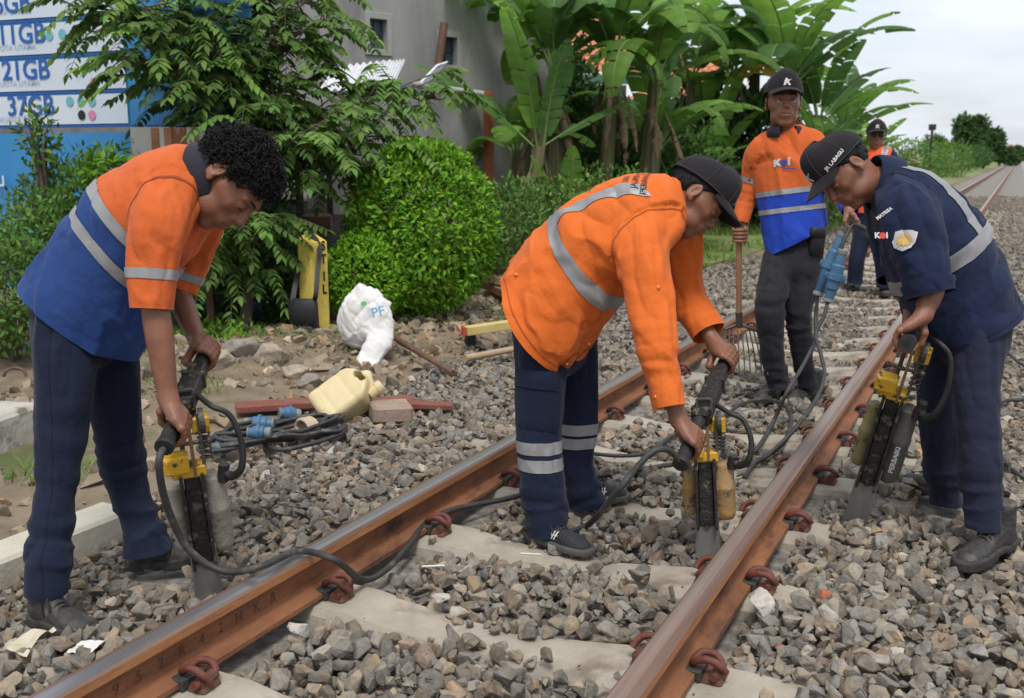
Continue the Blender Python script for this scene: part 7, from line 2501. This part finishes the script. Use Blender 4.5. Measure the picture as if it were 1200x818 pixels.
def leaves_mesh(name, pos, dirs, ups, size, m, tone, simple=False, org=(0, 0, 0)):
    V0, F0 = (LS_V, LS_F) if simple else (LU_V, LU_F)
    y = nrm(dirs); x = nrm(np.cross(y, ups)); z = np.cross(x, y)
    size = np.asarray(size)[:, None, None]
    P = pos[:, None, :] + size * (x[:, None, :] * V0[None, :, 0:1] + y[:, None, :] * V0[None, :, 1:2] + z[:, None, :] * V0[None, :, 2:3])
    k = len(V0)
    F = (F0[None] + (np.arange(len(pos)) * k)[:, None, None]).reshape(-1, 4)
    me = raw_mesh(name, P.reshape(-1, 3) - np.asarray(org), F, [m], None, not simple)
    face_tone(me, np.repeat(tone, len(F0), axis=0))
    return me

def tone_of(n, rng, lo=.6, hi=1.25, warm=.15):
    b_ = rng.uniform(lo, hi, n)[:, None] * np.ones((n, 3))
    b_[:, 0] *= 1 + rng.normal(0, warm, n).clip(-.3, .5)
    return b_

def blob_leaves(rng, c, r, n, lump=.18, shell=.55, seed=0, flat_bottom=None):
    """leaf positions spread through the outer part of a lumpy ellipsoid"""
    d = nrm(rng.normal(size=(n, 3)))
    k = 1 + lump * fbm(d * 2.3 + seed, seed, 3) + lump * .5 * fbm(d * 6 + seed, seed + 4, 2)
    t = shell + (1 - shell) * rng.random(n) ** .6
    p = np.asarray(c) + d * np.asarray(r) * (k * t)[:, None]
    if flat_bottom is not None:
        ok = p[:, 2] > flat_bottom
        p, d = p[ok], d[ok]
    return p, d

def bush(name, label, cat, c, r, n, size, m, seed, lump=.18, shell=.6, upb=.5, stem=True, group=None, simple=False, lo=.6, hi=1.25, kind=None, warm=.15):
    rng = np.random.default_rng(seed)
    c = np.asarray(c, float)
    p, d = blob_leaves(rng, c, r, n, lump, shell, seed, c[2] - r[2] * .92)
    dirs = nrm(d * .8 + rng.normal(size=d.shape) * .7 + np.array([0, 0, upb]))
    ups = nrm(d + rng.normal(size=d.shape) * .4 + np.array([0, 0, .6]))
    base = (c[0], c[1], c[2] - r[2])
    root = thing(name, label, cat, base, group)
    me = leaves_mesh('crown', p, dirs, ups, size * rng.uniform(.7, 1.3, len(p)), m, tone_of(len(p), rng, lo, hi, warm), simple, base)
    tag(link('crown', me, root), kind='stuff')
    if stem:
        b = MB()
        for k in range(7):
            a = rng.uniform(0, 2 * PI)
            e = c + np.array([math.cos(a) * r[0] * .5, math.sin(a) * r[1] * .5, r[2] * rng.uniform(-.1, .5)])
            b.tube([np.array(base) + np.array([math.cos(a), math.sin(a), 0]) * .03 - np.array([0, 0, .08]), np.array(base) * .4 + e * .6 + rng.normal(0, .03, 3), e], [.016, .010, .004], 6, True, 3)
        tag(b.build('stems', M_bark, root), kind='stuff')
    return root

# the clipped round shrub and its small companion
bush('round_shrub', 'large clipped round shrub of small bright green leaves before the grey wall', 'shrub', (-4.087, 6.837, 0.769), (.57, .56, .70), 19000, .048, M_lf_bright, 3, .17, .78, .35, lo=.45, hi=1.3)
bush('round_shrub', 'smaller bright green shrub beside the yellow post, left of the big round one', 'shrub', (-4.238, 6.242, 0.440), (.32, .30, .33), 6000, .036, M_lf_bright, 4, .2, .78, .35, lo=.65, hi=1.4)
bush('low_shrub', 'loose dull green weeds growing right of the round shrub', 'weeds', (-4.103, 8.382, 0.620), (.40, .36, .52), 2600, .05, M_lf_mid, 5, .3, .4, .6, lo=.5)
bush('low_shrub', 'dark weeds at the foot of the banana stems behind the jacket', 'weeds', (-4.516, 10.103, 0.612), (.9, .6, .55), 2600, .065, M_lf_mid, 6, .3, .4, .6, lo=.45)

# tree with feathered leaves behind the left man
def frond_tree(name, label, base, limbs, n_fr, seed, m, leaf=.085, cat='tree', cl=.9):
    rng = np.random.default_rng(seed)
    base = np.asarray(base, float)
    root = thing(name, label, cat, tuple(base))
    tr = MB()
    tips = []
    for L_ in limbs:
        q = catmull(np.array([base - np.array([0, 0, .1])] + [np.asarray(v, float) for v in L_]), 5)
        tr.tube(q, np.linspace(.045, .010, len(q)), 7)
        tips.append(q)
    tr.build('trunk', M_bark, root)
    pos, dirs, ups, sz, tn = [], [], [], [], []
    tw = MB()
    for k in range(n_fr):
        q = tips[rng.integers(0, len(tips))]
        i = rng.integers(len(q) // 3, len(q))
        s0 = q[i]
        a = rng.uniform(0, 2 * PI)
        out = np.array([math.cos(a), math.sin(a), rng.uniform(-.25, .75)])
        o = s0 + nrm(out) * rng.uniform(.0, cl * .55) + rng.normal(0, .06, 3)
        Lf = rng.uniform(.28, .48)
        dn = nrm(out + np.array([0, 0, -.15]))
        ctrl = np.array([o, o + dn * Lf * .5 + np.array([0, 0, .02]), o + dn * Lf + np.array([0, 0, -.16 * rng.uniform(.3, 1.2)])])
        c_ = catmull(ctrl, 6)
        tw.tube(np.vstack([[s0], c_]), np.linspace(.006, .002, len(c_) + 1), 4, False)
        T_ = nrm(np.gradient(c_, axis=0))
        side = nrm(np.cross(T_, [0, 0, 1.0]))
        tone = rng.uniform(.5, 1.25)
        if rng.random() < .12: tone *= 1.5
        for j in range(1, len(c_)):
            for sd in (-1, 1):
                pos.append(c_[j]); dirs.append(T_[j] * .55 + side[j] * sd + np.array([0, 0, -.25]) + rng.normal(0, .12, 3)); ups.append(np.array([0, 0, 1.0]) + rng.normal(0, .25, 3))
                sz.append(leaf * rng.uniform(.75, 1.15) * (1 - .25 * abs(j / len(c_) - .5))); tn.append(tone * rng.uniform(.85, 1.15))
        pos.append(c_[-1]); dirs.append(T_[-1]); ups.append(np.array([0, 0, 1.0])); sz.append(leaf); tn.append(tone)
    tag(tw.build('twigs', M_bark, root), kind='stuff')
    tn = np.array(tn)[:, None] * np.ones((len(tn), 3))
    tn[:, 0] *= rng.uniform(.85, 1.2, len(tn))
    me = leaves_mesh('crown', np.array(pos), np.array(dirs), np.array(ups), np.array(sz), m, tn, False, base)
    tag(link('crown', me, root), kind='stuff')
    return root
frond_tree('feather_leaf_tree', 'leafy tree with drooping feathered leaves hanging over the left man\'s head', (-5.567, 6.606, 0.200),
    [[(-5.318, 6.328, 1.209), (-5.510, 6.179, 2.031), (-5.645, 5.947, 2.320)], [(-5.240, 6.393, 1.338), (-5.119, 6.498, 2.105), (-4.908, 6.763, 2.341)], [(-5.294, 6.353, 1.274), (-5.201, 6.035, 1.705), (-5.351, 5.771, 1.874), (-5.496, 5.592, 1.896)], [(-5.245, 6.404, 1.403), (-4.908, 6.722, 1.601), (-4.564, 7.052, 1.837), (-4.305, 7.272, 1.743)],
     [(-5.264, 6.368, 1.274), (-5.406, 6.433, 1.921), (-5.567, 6.462, 2.439), (-5.698, 6.349, 2.744)], [(-5.170, 6.400, 1.209), (-4.698, 6.417, 1.274), (-4.483, 6.675, 1.466)], [(-5.256, 6.259, 1.274), (-5.428, 6.001, 2.074), (-5.703, 5.790, 2.246), (-5.878, 5.727, 2.355)], [(-5.315, 6.397, 1.533), (-5.206, 6.624, 2.374), (-5.179, 6.822, 2.715)],
     [(-5.168, 6.301, 1.274), (-4.775, 6.066, 1.397), (-4.623, 6.014, 1.336)]], 480, 11, M_lf_mid, .10, cl=.65)
frond_tree('feather_leaf_tree', 'low branches with feathered leaves hanging between the left man\'s face and the post', (-4.839, 5.591, 0.150),
    [[(-4.945, 5.782, 0.427), (-4.860, 5.657, 0.716), (-4.856, 5.575, 0.858)], [(-4.917, 5.795, 0.427), (-4.848, 5.780, 0.738), (-4.766, 5.739, 0.893)], [(-4.945, 5.782, 0.427), (-5.084, 5.640, 0.618), (-5.100, 5.534, 0.687)],], 80, 12, M_lf_mid, .085, 'shrub', .45)
# dark thicket behind and below
bush('thicket', 'dark green thicket between the left man\'s arms and the yellow post', 'thicket', (-5.334, 6.256, 0.356), (.70, .55, .56), 5200, .062, M_lf_dark, 21, .3, .45, .4, lo=.4, hi=1.2)
bush('thicket', 'dark green thicket standing behind the left man\'s shoulders', 'thicket', (-6.038, 6.745, 1.095), (.75, .5, .75), 4200, .07, M_lf_dark, 22, .3, .4, .4, lo=.35, hi=1.1)
bush('thicket', 'leafy green bush with fine leaves in front of the blue tarp', 'bush', (-6.232, 5.486, 0.932), (.60, .45, .42), 3600, .05, M_lf_mid, 23, .35, .3, .5, lo=.5, hi=1.2)
bush('thicket', 'green weeds at the left edge above the concrete slab', 'bush', (-5.813, 4.456, 0.441), (.42, .4, .42), 2600, .05, M_lf_mid, 24, .3, .4, .5, lo=.5, hi=1.25)
bush('thicket', 'bushy weeds behind the left man\'s back, below the banner', 'bush', (-6.016, 4.982, 0.724), (.48, .4, .36), 2800, .048, M_lf_mid, 25, .35, .35, .5, lo=.5, hi=1.2)
bush('thicket', 'thin spray of green leaves beside the rusted panel', 'bush', (-5.604, 5.173, 1.220), (.26, .2, .20), 420, .065, M_lf_bright, 26, .4, .2, .3, lo=.4, hi=.9)
bush('thicket', 'sparse sprig of dark leaves in front of the banner', 'bush', (-6.212, 5.145, 1.424), (.16, .16, .28), 240, .06, M_lf_mid, 27, .4, .1, .3, lo=.5, hi=1.1)
bush('low_shrub', 'fresh green weeds at the foot of the thicket beside the left man\'s hands', 'weeds', (-4.813, 5.322, 0.085), (.42, .25, .14), 1100, .035, M_lf_bright, 28, .4, .2, .8, False, lo=.5, hi=1.1)

# bananas
def banana_leaf(root, o, az, el0, Lf, Wd, droop, m, rng, tear=.35, roll=0.0, name='leaf', sag=1.0):
    """one blade: midrib bends under its weight, the halves hang, edges torn into strips"""
    n = 26
    d = np.array([math.cos(az), math.sin(az), 0])
    pts = [np.asarray(o, float)]
    e = el0
    for k in range(n):
        pts.append(pts[-1] + (d * math.cos(e) + np.array([0, 0, math.sin(e)])) * Lf / n)
        e -= droop / n * (0.4 + 1.6 * k / n)
    q = np.array(pts)
    T_ = nrm(np.gradient(q, axis=0))
    sd = nrm(np.cross(T_, [0, 0, 1.0]) + 1e-6)
    up = np.cross(sd, T_)
    if roll:
        sd, up = sd * math.cos(roll) + up * math.sin(roll), up * math.cos(roll) - sd * math.sin(roll)
    b = MB()
    rib = MB()
    rib.tube(q, np.linspace(.020, .004, n + 1) * (Wd / .30), 5)
    stalk = int(n * .16)
    segs = []
    i = stalk
    V, F, tn = [], [], []
    for s_ in (-1, 1):
        i = stalk
        while i < n:
            run = int(rng.integers(2, 7)) if rng.random() < tear + .25 else int(rng.integers(6, 12))
            j = min(n, i + run)
            hang = rng.uniform(.10, .45) * sag
            cols = []
            for k in range(i, j + 1):
                t = (k - stalk) / (n - stalk)
                wd = Wd * (math.sin(PI * min(1, (t * .93 + .05))) ** .55)
                if k == j and j < n and rng.random() < .9: pass
                kk = k - (.32 if (k == j and j < n) else 0)
                f0 = min(int(kk), n - 1); fr_ = kk - f0
                c_ = q[f0] * (1 - fr_) + q[f0 + 1] * fr_
                s0 = sd[f0]; u0 = up[f0]
                col = []
                for w_ in (0, .33, .68, 1.0):
                    fwd = T_[f0] * (.18 * w_ * wd)
                    col.append(c_ + s0 * s_ * wd * w_ * math.cos(hang * w_) + u0 * (.16 * wd * math.sin(PI * w_ * .7) - wd * w_ * math.sin(hang * w_)) + fwd)
                cols.append(col)
            rt_ = rng.uniform(.78, 1.2)
            base = len(V)
            for c in cols: V += c
            for a in range(len(cols) - 1):
                for w_ in range(3):
                    f_ = (base + a * 4 + w_, base + a * 4 + w_ + 1, base + (a + 1) * 4 + w_ + 1, base + (a + 1) * 4 + w_)
                    F.append(f_ if s_ > 0 else f_[::-1])
                    tn.append(rt_ * (.95 + .1 * (a % 2)))
            i = j
    tone = rng.uniform(.65, 1.2)
    me = raw_mesh(name, np.array(V) - ORG[root.name], np.array(F), [m])
    face_tone(me, np.array(tn)[:, None] * tone * np.ones((1, 3)))
    lf = link(name, me, root)
    rib.build('midrib', M_lf_rib, lf)
    return lf
M_lf_rib = leafy(mat('midrib', (0.16, 0.24, 0.07), (0.20, 0.28, 0.09), 5, .5), .1)
def banana(label, base, h, nleaf, seed, Lf=1.9, Wd=.30, lean=(0, 0), dead=4, azs=None, m=None, els=None, yellow=0, tear=.6, r0=.11, droop=(40, 95)):
    rng = np.random.default_rng(seed)
    base = np.asarray(base, float)
    root = thing('banana_plant', label, 'banana plant', tuple(base), 'banana plants in the grove')
    top = base + np.array([lean[0], lean[1], h])
    q = catmull(np.array([base - np.array([0, 0, .1]), base * .5 + top * .5 + rng.normal(0, .03, 3), top]), 6)
    b = MB(); b.tube(q, np.linspace(r0, r0 * .55, len(q)), 10)
    for k in range(5):      # sheath edges round the stem
        a = rng.uniform(0, 2 * PI)
        off = np.array([math.cos(a), math.sin(a), 0])
        b.tube([p + off * (r0 * (1 - .4 * i / len(q))) for i, p in enumerate(q)], np.linspace(.03, .012, len(q)), 5)
    b.build('stem', M_stem_b, root)
    for k in range(nleaf):
        az = azs[k] if azs else k * 2.4 + rng.uniform(-.4, .4)
        young = k / max(1, nleaf - 1)
        el = els[k] if els else R(44 + 42 * young + rng.uniform(-10, 8))
        mm = M_lf_yel if 0 < k <= yellow else ((M_lf_ban if rng.random() < .62 else M_lf_band) if m is None else m)
        banana_leaf(root, top + np.array([math.cos(az), math.sin(az), 0]) * .04 + np.array([0, 0, -.10 * (1 - young)]), az, el, Lf * rng.uniform(.75, 1.1) * (.7 if 0 < k <= yellow else 1), Wd * rng.uniform(.66, .95), R(rng.uniform(*droop)), mm, rng, tear)
    for k in range(dead):
        az = rng.uniform(0, 2 * PI)
        o = top - np.array([0, 0, rng.uniform(.05, .5)]) + np.array([math.cos(az), math.sin(az), 0]) * .08
        banana_leaf(root, o, az, R(-62), rng.uniform(.6, 1.3), rng.uniform(.05, .10), R(rng.uniform(10, 40)), M_lf_dead, rng, .8, name='dead_leaf', sag=3.0)
    return root
def bp(px_pt, z=.25):
    return (px_pt[0], px_pt[1], z)
toC = math.atan2(-.8836, .4307)      # azimuth that looks back at the camera
RT = math.atan2(.4381, .8989)        # azimuth pointing right in the picture
bananas = [   # label, base, stem height, leaves, seed, blade length, half width, lean, dead leaves, azimuths, elevations, yellow leaves, droop range
    ('banana plant with two upright pale leaves standing before the grey wall\'s corner', (-5.157, 11.231, 1.006), 1.45, 4, 101, 1.62, .30, (.05, 0), 9, [toC + .9, toC - .9, RT + 3.0, RT + .4], [R(83), R(83), R(42), R(30)], 0, (8, 24)),
    ('young banana with fresh light leaves low between the stems', (-4.504, 10.628, 0.932), .45, 4, 102, .95, .16, (.05, 0), 2, [toC + 1.2, toC - 1.3, RT, toC], [R(80), R(74), R(60), R(86)], 0, (10, 30)),
    ('tall banana plant with brown hanging leaves left of the orange roof', (-5.347, 12.276, 1.036), 2.5, 10, 103, 2.0, .36, (-.1, .1), 6, None, None, 0, (80, 150)),
    ('tall banana plant whose stem crosses the orange roof', (-4.988, 12.801, 1.085), 2.6, 7, 104, 2.1, .36, (.2, 0), 6, None, None, 0, (80, 150)),
    ('banana plant right of the orange roof with dark drooping leaves', (-4.495, 13.154, 1.083), 2.3, 8, 105, 2.0, .34, (.15, 0), 6, None, None, 0, (80, 150)),
    ('banana plant behind the middle man\'s cap', (-5.599, 18.715, 1.026), 2.7, 10, 106, 2.6, .36, (.1, 0), 5, None, None, 0, (70, 130)),
    ('broad-leaved young banana low behind the middle man\'s cap', (-5.354, 17.141, 1.048), .7, 6, 107, 1.7, .31, (0, 0), 2, [RT, toC + .7, RT + 3.1, toC - .8, RT + 2.6, toC], [R(50), R(62), R(45), R(70), R(75), R(40)], 0, (30, 70)),
    ('tall banana plant left of the standing man\'s shoulder', (-5.017, 19.566, 1.034), 2.9, 10, 108, 2.6, .38, (.1, 0), 4, None, None, 1, (70, 140)),
    ('broad-leaved banana low left of the standing man', (-4.926, 18.481, 1.048), 1.0, 6, 116, 1.9, .32, (0, 0), 2, None, None, 1, (40, 80)),
    ('banana plant right behind the standing man\'s head', (-3.784, 17.915, 1.091), 2.5, 10, 109, 2.4, .36, (.2, 0), 5, None, None, 1, (50, 110)),
    ('banana plant right of the standing man with a yellow drooping leaf', (-3.559, 20.283, 1.066), 2.0, 9, 110, 2.4, .34, (.1, 0), 4, None, None, 1, (30, 80)),
    ('banana plant at the right end of the grove', (-3.767, 24.134, 1.023), 1.9, 8, 111, 2.0, .34, (.2, 0), 3, None, None, 0, (25, 70)),
    ('small banana plant far right behind the overseer', (-3.678, 28.703, 1.018), 1.2, 8, 112, 1.6, .32, (0, 0), 2, None, None, 0, (25, 70)),
    ('banana plant at the back of the grove, left of the roof', (-6.553, 13.730, 1.060), 2.9, 10, 113, 2.4, .36, (0, 0), 6, None, None, 0, (70, 130)),
    ('banana plant at the back of the grove, above the middle man', (-5.554, 17.053, 1.091), 3.8, 10, 114, 2.7, .38, (0, 0), 5, None, None, 0, (70, 130)),
    ('banana plant at the back of the grove, behind the standing man', (-4.817, 20.799, 1.054), 3.6, 10, 115, 2.6, .36, (0, 0), 3, None, None, 0, (60, 120)),
    ('half-grown banana plant with hanging leaves under the lower orange roof', (-4.649, 14.204, 1.055), 1.5, 8, 122, 1.7, .30, (0, 0), 3, None, None, 0, (60, 130)),
    ('half-grown banana plant with hanging leaves left of the standing man\'s arm', (-5.565, 19.863, 1.027), 1.9, 8, 123, 2.2, .32, (0, 0), 2, None, None, 0, (60, 130)),
    ('half-grown banana plant with hanging leaves by the grey wall\'s end', (-5.980, 12.423, 1.050), 1.4, 7, 124, 1.5, .28, (0, 0), 4, None, None, 0, (60, 130)),
    ('half-grown banana plant behind the standing man\'s right shoulder', (-4.623, 20.326, 1.044), 1.8, 8, 125, 2.1, .32, (0, 0), 2, None, None, 1, (50, 120)),
    ('half-grown banana plant just right of the standing man\'s shirt', (-3.169, 19.344, 1.079), 1.2, 8, 126, 1.7, .30, (0, 0), 2, None, None, 0, (40, 100)),
]
for lb, b0, h, nl, sd_, Lf, Wd, lean, dead, azs, els, yl, dr_ in bananas:
    banana(lb, bp(b0, float(ground_z(np.array([b0[0]]), np.array([b0[1]]))[0])), h, nl, sd_, Lf, Wd, lean, dead, azs, None, els, yl, droop=dr_)

# undergrowth along the grove and the hedge going away
for i, (c, r, n, s_, m, lb) in enumerate((
    ((-4.621, 11.878, 0.687), (1.1, .7, .55), 2400, .075, M_lf_mid, 'low green growth under the bananas behind the orange jacket'),
    ((-6.188, 20.103, 0.920), (1.6, .8, .80), 2400, .085, M_lf_mid, 'low green growth under the bananas behind the middle man\'s cap'),
    ((-5.659, 22.071, 0.982), (1.8, 1.0, 1.0), 2600, .11, M_lf_dark, 'dark growth under the bananas left of the standing man'),
    ((-3.655, 21.877, 0.790), (2.0, 1.2, .95), 2600, .13, M_lf_mid, 'green growth behind the standing man\'s blue shirt'),
    ((-3.341, 32.245, 0.937), (1.3, 1.6, .95), 2600, .12, M_lf_mid, 'green hedge behind the overseer'),
    ((-4.047, 52.307, 1.109), (1.2, 3.0, .95), 2600, .14, M_lf_mid, 'bushy hedge along the far track left of the slim post'),
    ((-4.338, 77.067, 1.134), (1.7, 5.0, 1.3), 2400, .2, M_lf_mid, 'bushy hedge along the far track right of the slim post'),
    ((-4.176, 116.809, 1.392), (1.9, 8.0, 1.2), 1800, .3, M_lf_dark, 'hedge below the tall far trees'),
    ((-6.107, 15.668, 1.171), (2.0, .8, 1.15), 7000, .15, M_lf_dark, 'dark growth at the back of the banana grove'),
    ((-5.761, 19.808, 1.224), (2.6, 1.0, 1.35), 9000, .19, M_lf_dark, 'dark wall of leaves behind the banana grove'),
    ((-6.384, 14.582, 1.498), (.9, .5, 1.9), 4500, .15, M_lf_dark, 'dark leaves beside the corner of the grey house'))):
    bush('hedge' if i > 3 else 'undergrowth', lb, 'hedge' if i > 3 else 'undergrowth', c, r, n, s_, m, 300 + i, .30, .35, .5, False, None, True, .45, 1.25)
def far_tree(label, c, r, n, s_, seed, m=M_lf_dark, th=None):
    c = np.asarray(c, float)
    rng = np.random.default_rng(seed)
    root = thing('tree', label, 'tree', (c[0], c[1], 0), 'trees by the far track')
    V = []
    for k in range(7):
        o = c + rng.normal(0, .42, 3) * np.array(r)
        p, d = blob_leaves(rng, o, np.array(r) * rng.uniform(.4, .65), n // 7, .3, .4, seed + k)
        V.append((p, d))
    p = np.vstack([v[0] for v in V]); d = np.vstack([v[1] for v in V])
    me = leaves_mesh('crown', p, nrm(d + rng.normal(size=d.shape)), nrm(d + np.array([0, 0, .8])), s_ * rng.uniform(.7, 1.3, len(p)), m, tone_of(len(p), rng, .45, 1.15), True, ORG[root.name])
    tag(link('crown', me, root), kind='stuff')
    b = MB()
    b.tube([(c[0], c[1], -.2), (c[0] + r[0] * .05, c[1], c[2] * .5), tuple(c)], [r[0] * .09, r[0] * .07, r[0] * .03], 8, True, 4)
    for k in range(4):
        e = c + rng.normal(0, .4, 3) * np.array(r)
        b.tube([(c[0], c[1], c[2] * .6), tuple(c * .5 + e * .5 + np.array([0, 0, -.1 * r[2]])), tuple(e)], [r[0] * .05, r[0] * .03, r[0] * .012], 6, True, 3)
    b.build('trunk', M_bark, root)
    return root
far_tree('tall dark tree rising above the hedge beside the far track', (-5.341, 133.749, 3.960), (2.2, 2.2, 2.4), 5000, .55, 401)
far_tree('lower dark tree right of the tall far tree', (-3.965, 139.846, 2.842), (2.0, 2.0, 1.6), 3000, .55, 402)
far_tree('small dark tree by the vanishing point of the track', (-3.009, 191.121, 2.281), (2.0, 2.0, 1.6), 2400, .7, 403)
far_tree('pale far tree left of the tall dark one', (-6.594, 98.775, 1.970), (1.5, 1.5, 1.2), 2200, .4, 404, M_lf_mid)
far_tree('distant tree beside the rails\' vanishing point', (-0.734, 339.299, 2.043), (2.6, 2.6, 2.0), 1800, 1.0, 405)
far_tree('distant low tree at the picture\'s right end of the horizon', (5.025, 387.394, 2.142), (5, 5, 2.6), 1800, 1.2, 406)
hb = thing('far_building', 'tiny pale building at the end of the track', 'building', (-11.836, 1497.460, 0.000))
hp_ = np.array((-11.836, 1497.460, 0.000)); kk = np.linalg.norm(hp_[:2]) / 1200.
MB().box(hp_ + np.array([0, 0, 4 * kk]), (16 * kk, 8 * kk, 12 * kk)).build('wall', M_surround, hb, False)
MB().prism([(-9 * kk, 0), (9 * kk, 0), (0, 5 * kk)], 9 * kk, hp_ + np.array([0, -5 * kk, 10 * kk]), np.array([[1, 0, 0], [0, 0, 1], [0, 1, 0.]])).build('roof', M_tile, hb, False)

# grass on the verge and tufts on the bank
rng = np.random.default_rng(77)
def grass(name, x, y, z, hgt, m, seed):
    rng = np.random.default_rng(seed)
    n = len(x)
    a = rng.uniform(0, 2 * PI, n)
    dirs = np.stack([np.cos(a) * .5, np.sin(a) * .5, np.ones(n)], -1) + rng.normal(0, .2, (n, 3))
    ups = np.stack([np.cos(a), np.sin(a), np.zeros(n)], -1)
    y_ = nrm(dirs); x_ = nrm(np.cross(y_, ups)); z_ = np.cross(x_, y_)
    U = np.array([(-.05, 0, 0), (.05, 0, 0), (.035, .55, .08), (-.035, .55, .08), (0, 1.0, .35)])
    P = np.stack([x, y, z], -1)[:, None] + hgt[:, None, None] * (x_[:, None] * U[None, :, 0:1] + y_[:, None] * U[None, :, 1:2] + z_[:, None] * U[None, :, 2:3])
    off = (np.arange(n) * 5)[:, None, None]
    F4 = (np.array([(0, 1, 2, 3)])[None] + off).reshape(-1, 4)
    F3 = (np.array([(3, 2, 4)])[None] + off).reshape(-1, 3)
    me = raw_mesh(name, P.reshape(-1, 3), [F4, F3], [m], None, False)
    t = tone_of(n, rng, .6, 1.3, .25)
    face_tone(me, np.vstack([t, t]))
    return tag(link(name, me), kind='stuff')
def field(n, x0, x1, y0, y1, thr, sc_, seed, dens=None):
    rng = np.random.default_rng(seed)
    x = rng.uniform(x0, x1, n); y = y0 + (y1 - y0) * rng.random(n) ** 1.5
    k = in_view(x, y, 1.0) & (x < edge_left(y) - .12)
    nz_ = fbm(np.stack([x, y, x * 0], -1) * sc_, seed, 3)
    k &= nz_ > thr
    return x[k], y[k], ground_z(x[k], y[k])
x, y, z = field(150000, -22, -2.6, 9.2, 45, -.12, .9, 5)
grass('grass', x, y, z, (.05 + .10 * rng.random(len(x))) * (1 + y / 40), M_grass, 6)
x, y, z = field(26000, -8, -2.8, 2.4, 10, .12, 1.4, 8)
grass('grass_tufts', x, y, z, .03 + .06 * rng.random(len(x)), M_grass, 9)
# loose dirt clods and small stones on the bank
rs2 = np.random.default_rng(12)
n = 15000
x = rs2.uniform(-6.2, -2.7, n); y = rs2.uniform(2.0, 10.5, n)
k = in_view(x, y, .5) & (x < edge_left(y) + .05)
den = fbm(np.stack([x, y, x * 0], -1) * 1.3, 17, 2) + .5 * np.exp(-((x + 4.2) / 1.0) ** 2 - ((y - 6.3) / 1.6) ** 2)
k &= den > rs2.uniform(-.25, .55, n)
x, y = x[k], y[k]
s = rs2.uniform(0, 1, len(x)) ** 4 * .07 + .009
z = ground_z(x, y) + s * .2
M_clod = vary(mat('clod', (0.20, 0.15, 0.10), (0.34, 0.275, 0.20), 18, .95, .6, 50))
Rm = rot_mats(len(x), rs2)
wh = rs2.integers(0, len(MID), len(x))
VV, FF, TT, off = [], [], [], 0
for q, (V, F) in enumerate(MID):
    ii = np.nonzero(wh == q)[0]
    W_ = np.einsum('nij,vj->nvi', Rm[ii], V) * s[ii][:, None, None] + np.stack([x, y, z], -1)[ii][:, None, :]
    VV.append(W_.reshape(-1, 3)); FF.append((F[None] + (np.arange(len(ii)) * len(V))[:, None, None]).reshape(-1, 3) + off)
    TT.append(np.repeat(tones(len(ii), rs2), len(F), axis=0)); off += len(ii) * len(V)
me = raw_mesh('rubble', np.vstack(VV), np.vstack(FF), [M_clod], None, False)
face_tone(me, np.vstack(TT))
tag(link('rubble', me), kind='stuff')
